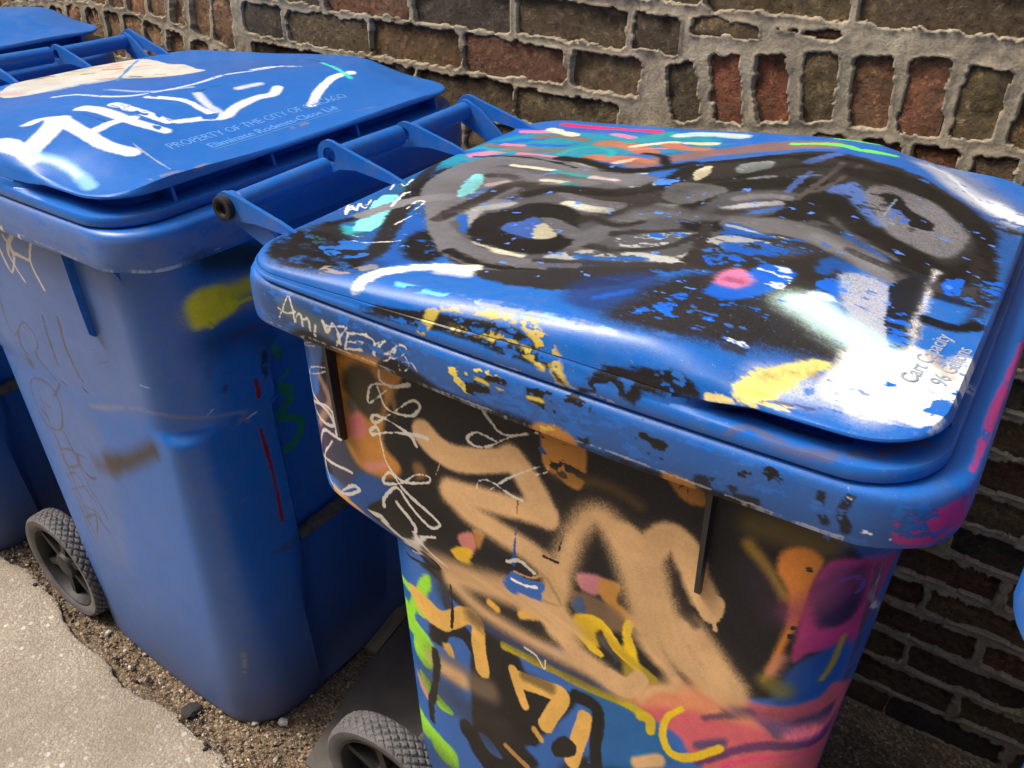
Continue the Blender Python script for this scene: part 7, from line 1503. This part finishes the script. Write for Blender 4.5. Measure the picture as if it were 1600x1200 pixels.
def make_wall():
    wall = empty('brick_wall', (0, 0, 0), 0, 'old dark common-brick wall with smeared mortar behind the carts', 'wall')
    MB, MM = brick_mat(), mortar_mat()
    varS = [brick_variant(100 + k, 0.201, 0.059) for k in range(7)]
    varR = [brick_variant(200 + k, 0.056, 0.096) for k in range(6)]
    for me in varS + varR: me.materials.append(MB)
    rb = random.Random(9)
    cols = [(0.310, 0.227, 0.107), (0.256, 0.178, 0.088), (0.365, 0.254, 0.114), (0.203, 0.146, 0.081), (0.405, 0.237, 0.095), (0.11, 0.09, 0.065), (0.30, 0.15, 0.07), (0.15, 0.12, 0.08)]
    reds = [(0.562, 0.184, 0.078), (0.518, 0.227, 0.104), (0.389, 0.173, 0.086)]
    # the bricks that show largest come first
    def rank(b): return abs(b[0] + 0.5) * 0.6 + abs(b[1] - 1.15) * (1.0 if b[0] < 0.25 else 0.35)
    from bpy_extras.object_utils import world_to_camera_view
    bpy.context.view_layer.update()
    def rank(b):
        c = world_to_camera_view(SC, SC.camera, Vector((b[0], WY, b[1])))
        inside = -0.04 < c.x < 1.04 and -0.04 < c.y < 1.04
        seen = b[1] > (1.035 if b[0] < 0.2 else 1.02) or (b[0] > 0.29 and b[1] > 0.0)
        return (0 if inside and seen else 1 if inside else 2, c.z)
    BR.sort(key=rank)
    rest = []
    for k, (cx, cz, w, h, rot, kind) in enumerate(BR):
        base = varS if kind == 'stretcher' else varR
        w0, h0 = (0.201, 0.059) if kind == 'stretcher' else (0.056, 0.096)
        me = base[rb.randrange(len(base))]
        depth = WY + rb.uniform(-0.0015, 0.0055)
        col = rb.choice(cols)
        if kind == 'rowlock' and rb.random() < (0.45 if cx > 0 else 0.0): col = rb.choice(reds)
        if kind == 'rowlock' and cx < -0.8: col = rb.choice([(0.475, 0.313, 0.162), (0.410, 0.259, 0.140), (0.518, 0.292, 0.151)])
        if kind == 'stretcher' and rb.random() < 0.07: col = rb.choice(reds[1:])
        # individually recognisable ones
        if kind == 'rowlock' and cz > 1.06:
            known = ((-0.19, (0.13, 0.11, 0.06)), (-0.13, (0.20, 0.115, 0.05)), (-0.06, (0.34, 0.125, 0.06)), (0.01, (0.22, 0.17, 0.08)), (0.09, (0.31, 0.165, 0.085)), (0.157, (0.34, 0.155, 0.08)), (0.23, (0.21, 0.17, 0.075)), (0.31, (0.27, 0.165, 0.07)))
            kx, kc = min(known, key=lambda q: abs(q[0] - cx))
            if abs(kx - cx) < 0.04: col = kc
        flip = rb.random() < 0.5
        M = Matrix.Translation((cx, depth, cz)) @ Matrix.Rotation(-rot, 4, 'Y') @ Matrix.Diagonal(((w + 0.006) / w0 * (-1 if flip else 1), 1, (h + 0.006) / h0, 1))
        if k < 290:
            o = bpy.data.objects.new('brick', me); COL.objects.link(o); o.parent = wall
            o.matrix_local = M; o.color = (*col, 1)
        else:
            rest.append((me, M, flip))
    # the rest as one part
    V = []; F = []; off = 0
    for me, M, flip in rest:
        vs = [M @ v.co for v in me.vertices]; V += vs
        for p in me.polygons:
            f = [off + i for i in p.vertices]; F.append(f[::-1] if flip else f)
        off += len(vs)
    if V:
        me = mesh_from('brickwork', V, F, sharp=50); me.materials.append(MB)
        o = part('brickwork', me, wall); o['kind'] = 'stuff'; o.color = (0.30, 0.225, 0.125, 1)
    # mortar bed as a height field
    gx = np.concatenate([np.linspace(-3.2, -2.25, 60, endpoint=False), np.linspace(-2.25, 0.72, 900, endpoint=False), np.linspace(0.72, 1.8, 90)])
    gz = np.concatenate([np.linspace(-0.06, 0.0, 6, endpoint=False), np.linspace(0.0, 1.0, 270, endpoint=False), np.linspace(1.0, 1.32, 125, endpoint=False), np.linspace(1.32, 3.0, 120)])
    nx, nz = len(gx), len(gz)
    D = np.full((nz, nx), 0.03)
    TOP = np.zeros((nz, nx))
    X, Z = np.meshgrid(gx, gz)
    # ragged edges
    # resample noise to physical space
    U = ((X + 3.2) / 5.0 * 1399).astype(int); Wd = ((Z + 0.06) / 3.07 * 599).astype(int)
    na = fbm2((600, 1400), 50, 4, 3)[Wd, U] - 0.5
    nb = fbm2((600, 1400), 160, 3, 4)[Wd, U] - 0.5
    nc = fbm2((600, 1400), 14, 3, 5)[Wd, U] - 0.5
    nd = fbm2((600, 1400), 70, 3, 6)[Wd, U] - 0.5
    for cx, cz, w, h, rot, kind in BR:
        R = math.hypot(w, h) / 2 + 0.02
        i0, i1 = np.searchsorted(gx, [cx - R, cx + R]); j0, j1 = np.searchsorted(gz, [cz - R, cz + R])
        if i1 <= i0 or j1 <= j0: continue
        x = X[j0:j1, i0:i1] - cx; z = Z[j0:j1, i0:i1] - cz
        c, s = math.cos(rot), math.sin(rot)
        u = x * c + z * s; v = -x * s + z * c
        # rounded box distance
        qx = np.abs(u) - (w / 2 - 0.008); qz = np.abs(v) - (h / 2 - 0.008)
        d = np.minimum(np.maximum(qx, qz), 0) + np.hypot(np.maximum(qx, 0), np.maximum(qz, 0)) - 0.008
        sub = D[j0:j1, i0:i1]
        upd = d < sub
        sub[upd] = d[upd]
    # d<0 inside brick. mortar covers where d > threshold
    e = D + 0.0016 + na * 0.009 + nb * 0.012 + nc * 0.007       # >0: mortar
    mor = sstep(-0.0009, 0.0009, e)
    lipk = np.exp(-((e - 0.0012) / 0.0011) ** 2)
    trough = sstep(0.004, 0.011, e)
    H = -0.022 * (1 - mor) + mor * (0.0022 + 0.0034 * lipk * (0.35 + nc * 3.0).clip(0, 1) - 0.0010 * trough + nd * 0.005 + nc * 0.003 + nb * 0.003)
    Y = WY - H
    V = np.stack([X, Y, Z], -1).reshape(-1, 3)
    idx = np.arange(nx * nz).reshape(nz, nx)
    F = np.stack([idx[:-1, :-1], idx[:-1, 1:], idx[1:, 1:], idx[1:, :-1]], -1).reshape(-1, 4)
    me = bpy.data.meshes.new('mortar')
    me.vertices.add(len(V)); me.vertices.foreach_set('co', V.astype(np.float32).ravel())
    me.loops.add(F.size); me.loops.foreach_set('vertex_index', F.astype(np.int32).ravel())
    me.polygons.add(len(F)); me.polygons.foreach_set('loop_start', np.arange(0, F.size, 4, dtype=np.int32))
    me.polygons.foreach_set('loop_total', np.full(len(F), 4, dtype=np.int32))
    me.polygons.foreach_set('use_smooth', np.ones(len(F), dtype=bool))
    me.update(calc_edges=True); me.materials.append(MM)
    part('mortar', me, wall)
    # backing body of the wall
    me = mesh_from('wall_core', [(x, y, z) for x in (-3.2, 1.8) for y in (WY + 0.030, WY + 0.35) for z in (-0.06, 7.0)],
                   [(0, 1, 3, 2), (4, 6, 7, 5), (0, 4, 5, 1), (2, 3, 7, 6), (0, 2, 6, 4), (1, 5, 7, 3)], smooth=False)
    me.materials.append(MM)
    part('wall_core', me, wall)
    return wall

# ------------------------------------------------------------------ ground
def grid_mesh(name, xs, ys, zf):
    X, Y = np.meshgrid(xs, ys); Z = zf(X, Y)
    V = np.stack([X, Y, Z], -1).reshape(-1, 3)
    idx = np.arange(len(xs) * len(ys)).reshape(len(ys), len(xs))
    F = np.stack([idx[:-1, :-1], idx[:-1, 1:], idx[1:, 1:], idx[1:, :-1]], -1).reshape(-1, 4)
    return mesh_from(name, V, [tuple(map(int, f)) for f in F])

EDGE = [(-60, -0.25), (-3.0, -0.25), (-2.2, -0.24), (-1.8, -0.262), (-1.472, -0.275), (-1.373, -0.277), (-1.251, -0.292), (-1.113, -0.322), (-1.0, -0.330), (-0.916, -0.342), (-0.778, -0.343), (-0.67, -0.358), (-0.599, -0.373), (-0.4, -0.39), (0, -0.40), (0.6, -0.39), (1.8, -0.40), (60, -0.40)]
def edge_y(x):
    x = np.asarray(x, float)
    y = np.interp(x, [e[0] for e in EDGE], [e[1] for e in EDGE])
    return y
def make_ground():
    gx = np.concatenate([[-80, -20, -6], np.linspace(-3.2, 1.8, 420), [6, 20, 80]])
    gy = np.concatenate([[-80, -20, -4], np.linspace(-0.7, 0.46, 110), [3, 20, 80]])
    N1 = fbm2((232, 1000), 24, 4, 21) - 0.5
    def zf(X, Y):
        i = ((np.clip(Y, -0.7, 0.46) + 0.7) / 1.16 * 231).astype(int); j = ((np.clip(X, -3.2, 1.8) + 3.2) / 5 * 999).astype(int)
        return N1[i, j] * 0.014 - 0.006 + 0.012 * sstep(0.30, 0.42, Y) * (Y < 1)
    me = grid_mesh('ground', gx, gy, zf); me.materials.append(dirt_mat())
    o = part('ground', me, None); o['kind'] = 'structure'
    # asphalt sheet with a broken edge and its thickness
    r = random.Random(3)
    xs = list(np.linspace(-3.0, 1.8, 700)); 
    nz = fbm2((4, 700), 3, 1, 5)[0]; n1 = fbm2((2, 700), 1, 7, 77, 0.4)[0]
    rr = np.random.default_rng(8)
    walk = np.convolve(rr.normal(0, 1, 760), np.ones(9) / 9, 'same')[:700]; walk2 = np.convolve(rr.normal(0, 1, 760), np.ones(40) / 40, 'same')[:700]
    ye = edge_y(xs) + walk * 0.010 + walk2 * 0.05
    pts = [(-80, -0.25)] + [(x + walk[i] * 0.004, y) for i, (x, y) in enumerate(zip(xs, ye))] + [(80, -0.4)]
    V = []; F = []
    n = len(pts)
    rows = [(0.0, -0.004), (0.0, 0.0055), (0.003, 0.0075), (0.02, 0.0085), (0.15, 0.0095), (79.0, 0.0095)]
    for dy, z in rows:
        for (x, y) in pts:
            yy = y - dy if dy < 1 else -80
            V.append((x, yy, z))
    for k in range(len(rows) - 1):
        for i in range(n - 1):
            F.append((k * n + i + 1, k * n + i, (k + 1) * n + i, (k + 1) * n + i + 1))
    me = mesh_from('asphalt', V, F, sharp=60); me.materials.append(asphalt_mat())
    o = part('alley_pavement', me, None); o['kind'] = 'structure'
    # loose grit
    bm = bmesh.new(); bmesh.ops.create_icosphere(bm, subdivisions=1, radius=1)
    bv = np.array([v.co for v in bm.verts]); bf = np.array([[v.index for v in f.verts] for f in bm.faces]); bm.free()
    def stones(name, n, fx, fy, size, seed, mat, squash=0.6):
        q = np.random.default_rng(seed)
        px = fx(q, n); py = fy(q, px); s = size(q, n)
        Vs = []; Fs = []
        for k in range(n):
            j = bv * (1 + q.uniform(-.28, .28, (len(bv), 1))) * s[k] * np.array([1, q.uniform(.6, 1), squash * q.uniform(.7, 1.1)])
            a = q.uniform(0, 6.28); c, d = math.cos(a), math.sin(a)
            j = np.stack([j[:, 0] * c - j[:, 1] * d, j[:, 0] * d + j[:, 1] * c, j[:, 2]], 1)
            z = 0.0015 if py[k] > edge_y(px[k]) else 0.0085
            Vs.append(j + np.array([px[k], py[k], z + s[k] * 0.2])); Fs.append(bf + k * len(bv))
        me = bpy.data.meshes.new(name); me.from_pydata(np.concatenate(Vs).tolist(), [], np.concatenate(Fs).tolist()); me.materials.append(mat)
        return part(name, me, None)
    gm = gravel_mat()
    o = stones('grit', 13000, lambda q, n: np.concatenate([q.uniform(-1.75, -0.35, n - 3000), q.uniform(-0.35, 0.75, 3000)]),
               lambda q, x: np.where(x > -0.35, q.uniform(-0.3, 0.41, len(x)), edge_y(x) + np.abs(q.normal(0, 0.16, len(x))) - 0.006),
               lambda q, n: 0.0009 + 0.0035 * q.random(n) ** 7 + 0.0012 * q.random(n), 31, gm)
    o['kind'] = 'stuff'; o['label'] = 'loose grit and small stones in the dirt strip along the wall'
    tar = plain_rock('black_tar', (0.028, 0.026, 0.025))
    o = stones('tar_crumbs', 260, lambda q, n: q.uniform(-1.7, -0.3, n), lambda q, x: edge_y(x) + q.normal(0.012, 0.010, len(x)) + 0.012 * np.sin(x * 23) * (np.sin(x * 7) > 0),
               lambda q, n: 0.0015 + 0.005 * q.random(n) ** 4, 33, tar, 0.7)
    o['kind'] = 'stuff'; o['label'] = 'black tar crumbs along the broken pavement edge'
    # single pebbles that can be told apart
    def rock(name, x, y, s, mat, label, cat, seed, sq=0.65):
        bm = bmesh.new(); bmesh.ops.create_icosphere(bm, subdivisions=2, radius=s)
        q = random.Random(seed)
        for v in bm.verts: v.co *= 1 + q.uniform(-.16, .16)
        for v in bm.verts: v.co.z *= sq; v.co.y *= 0.8
        me = bm_mesh(name, bm, sharp=35); me.materials.append(mat)
        o = part(name, me, None, None, (x, y, s * sq * 0.6), (0, 0, q.uniform(0, 3)))
        o['label'] = label; o['category'] = cat; return o
    wm = plain_rock('white_stone', (0.60, 0.57, 0.50)); bmn = plain_rock('tan_stone', (0.40, 0.33, 0.24))
    rock('pebble', *PEB['big'], 0.0105, wm, 'largest white pebble, in the dirt between the two front carts', 'pebble', 1)
    rock('pebble', *PEB['mid'], 0.0075, wm, 'smaller white pebble just below the foot of the middle cart', 'pebble', 2)
    rock('pebble', *PEB['tan'], 0.006, bmn, 'tan pebble in the dirt nearest the dark board corner', 'pebble', 3)
    rock('pebble', *PEB['wheel'], 0.0065, wm, 'pale pebble beside the bottom of the middle cart wheel', 'pebble', 4)
    rock('asphalt_chunk', *PEB['chunk'], 0.021, tar, 'dark broken chunk of tar on the pavement edge below the middle cart', 'asphalt chunk', 5, 0.35)
PEB = dict(big=(-0.577, -0.246), mid=(-0.62, -0.276), tan=(-0.53, -0.31), wheel=(-1.05, -0.29), chunk=(-0.745, -0.325))

def make_boards():
    c = [(-0.478, -0.288), (-0.10, -0.34), (-0.02, 0.13), (-0.560, 0.085)]
    V = [(x, y, 0.004 + 0.004 * (x > -0.3)) for x, y in c] + [(x, y, 0.010 + 0.004 * (x > -0.3)) for x, y in c]
    me = mesh_from('sheet', V, [(3, 2, 1, 0), (4, 5, 6, 7)] + [(i, (i + 1) % 4, 4 + (i + 1) % 4, 4 + i) for i in range(4)], smooth=False)
    me.materials.append(board_mat())
    o = part('board', me, None); o['label'] = 'flat dark grey board lying on the dirt under the graffiti-covered cart'; o['category'] = 'board'
    L, W_, T = 0.30, 0.030, 0.012
    V = [(x, y, z) for x in (0, W_) for y in (0, L) for z in (0, T)]
    me = mesh_from('lath', V, [(0, 1, 3, 2), (4, 6, 7, 5), (0, 4, 5, 1), (2, 3, 7, 6), (0, 2, 6, 4), (1, 5, 7, 3)], smooth=False)
    me.materials.append(wood_mat())
    o = part('wood_lath', me, None, None, (-0.556, -0.031, 0.006), (0, 0, 0.10)); o['label'] = 'pale weathered wood lath behind the dark board, between the two front carts'; o['category'] = 'wood strip'

def make_added_garage():
    """unseen garage row added across the alley to keep low sky light off the carts"""
    g = empty('added_garage', (0, -4.9, 0), 0, 'unseen grey garage added across the alley to block low sky light', 'garage')
    m = plain_rock('grey_render', (0.22, 0.20, 0.17)); md = plain_rock('brown_door_paint', (0.12, 0.09, 0.07)); mr = plain_rock('roof_felt', (0.05, 0.05, 0.05))
    def bx(name, a, b, mat):
        V = [(x, y, z) for x in (a[0], b[0]) for y in (a[1], b[1]) for z in (a[2], b[2])]
        me = mesh_from(name, V, [(0, 1, 3, 2), (4, 6, 7, 5), (0, 4, 5, 1), (2, 3, 7, 6), (0, 2, 6, 4), (1, 5, 7, 3)], smooth=False)
        me.materials.append(mat); return part(name, me, g)
    bx('wall', (-14, -6, -0.1), (12, 0, 4.6), m); bx('roof', (-14.2, -6.2, 4.6), (12.2, 0.2, 4.75), mr)
    for x in (-11, -6.5, -2, 2.5, 7):
        bx('door', (x, 0.003, 0.02), (x + 2.6, 0.05, 2.3), md)
# ------------------------------------------------------------------ assemble
make_ground()
make_wall()
make_boards()
make_added_garage()  # added out of view so the cart sides get less sky light
M_PLAIN = plastic('blue_hdpe')
M_SOOT = plastic('black_oversprayed_hdpe', base=(0.010, 0.010, 0.014), dirt=0.05)
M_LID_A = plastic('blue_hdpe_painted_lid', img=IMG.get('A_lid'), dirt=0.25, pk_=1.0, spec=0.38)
M_SIDE_A = plastic('blue_hdpe_painted_side', img=IMG.get('A_side'), dirt=0.2, pk_=1.25, spec=0.22)
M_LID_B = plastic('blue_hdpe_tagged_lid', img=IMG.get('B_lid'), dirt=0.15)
M_SIDE_B = plastic('blue_hdpe_tagged_side', img=IMG.get('B_side'), dirt=0.3, pk_=1.3, spec=0.35)
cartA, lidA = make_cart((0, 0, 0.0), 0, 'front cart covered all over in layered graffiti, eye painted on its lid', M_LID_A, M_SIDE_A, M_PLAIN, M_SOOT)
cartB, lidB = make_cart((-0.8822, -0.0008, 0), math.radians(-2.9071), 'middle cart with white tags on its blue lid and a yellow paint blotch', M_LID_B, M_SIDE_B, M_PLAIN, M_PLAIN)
cartC, lidC = make_cart((-1.765, -0.03, 0), math.radians(-3.0), 'leftmost cart, plain blue, cut off by the left edge', M_PLAIN, M_PLAIN, M_PLAIN, M_PLAIN)
cartD, lidD = make_cart((0.897, -0.255, 0), math.radians(150), 'rightmost cart, only its bright blue rim corner showing', M_PLAIN, M_PLAIN, M_PLAIN, M_PLAIN)
M_TXT = letter_mat('pale_blue_print', (0.13, 0.34, 0.80))
M_TXA = letter_mat('grey_moulding', (0.36, 0.40, 0.50))
def letters(lid, body, size, org, ang, mat, bold=0.0, raise_=0.0005, width=None):
    part('lettering', text_mesh(body, size, org, ang, raise_, bold, width), lid, mat)
letters(lidB, 'PROPERTY OF THE CITY OF CHICAGO', 0.0235, (0.2765, -0.1810), math.radians(90), M_TXT, 0.0, 0.0004, 0.322)
letters(lidB, 'Eliminate Rodents-Close Lid', 0.0225, (0.3040, -0.1390), math.radians(90), M_TXT, 0.00012, 0.0004, 0.232)
me = bpy.data.meshes.new('underline')
us = np.linspace(-0.139, 0.093, 24)
V = [(x, y, float(lid_crown(x, y)) + 0.0004) for y in us for x in (0.3085, 0.3100)]
me.from_pydata(V, [], [(2 * i, 2 * i + 1, 2 * i + 3, 2 * i + 2) for i in range(23)])
part('underline', me, lidB, M_TXT)
letters(lidA, 'Cart Capacity', 0.0185, (0.3180, -0.2480), math.radians(84), M_TXA, 0.0001, 0.0006, 0.100)
letters(lidA, '96 Gallons', 0.0185, (0.3390, -0.2390), math.radians(84), M_TXA, 0.0001, 0.0006, 0.078)
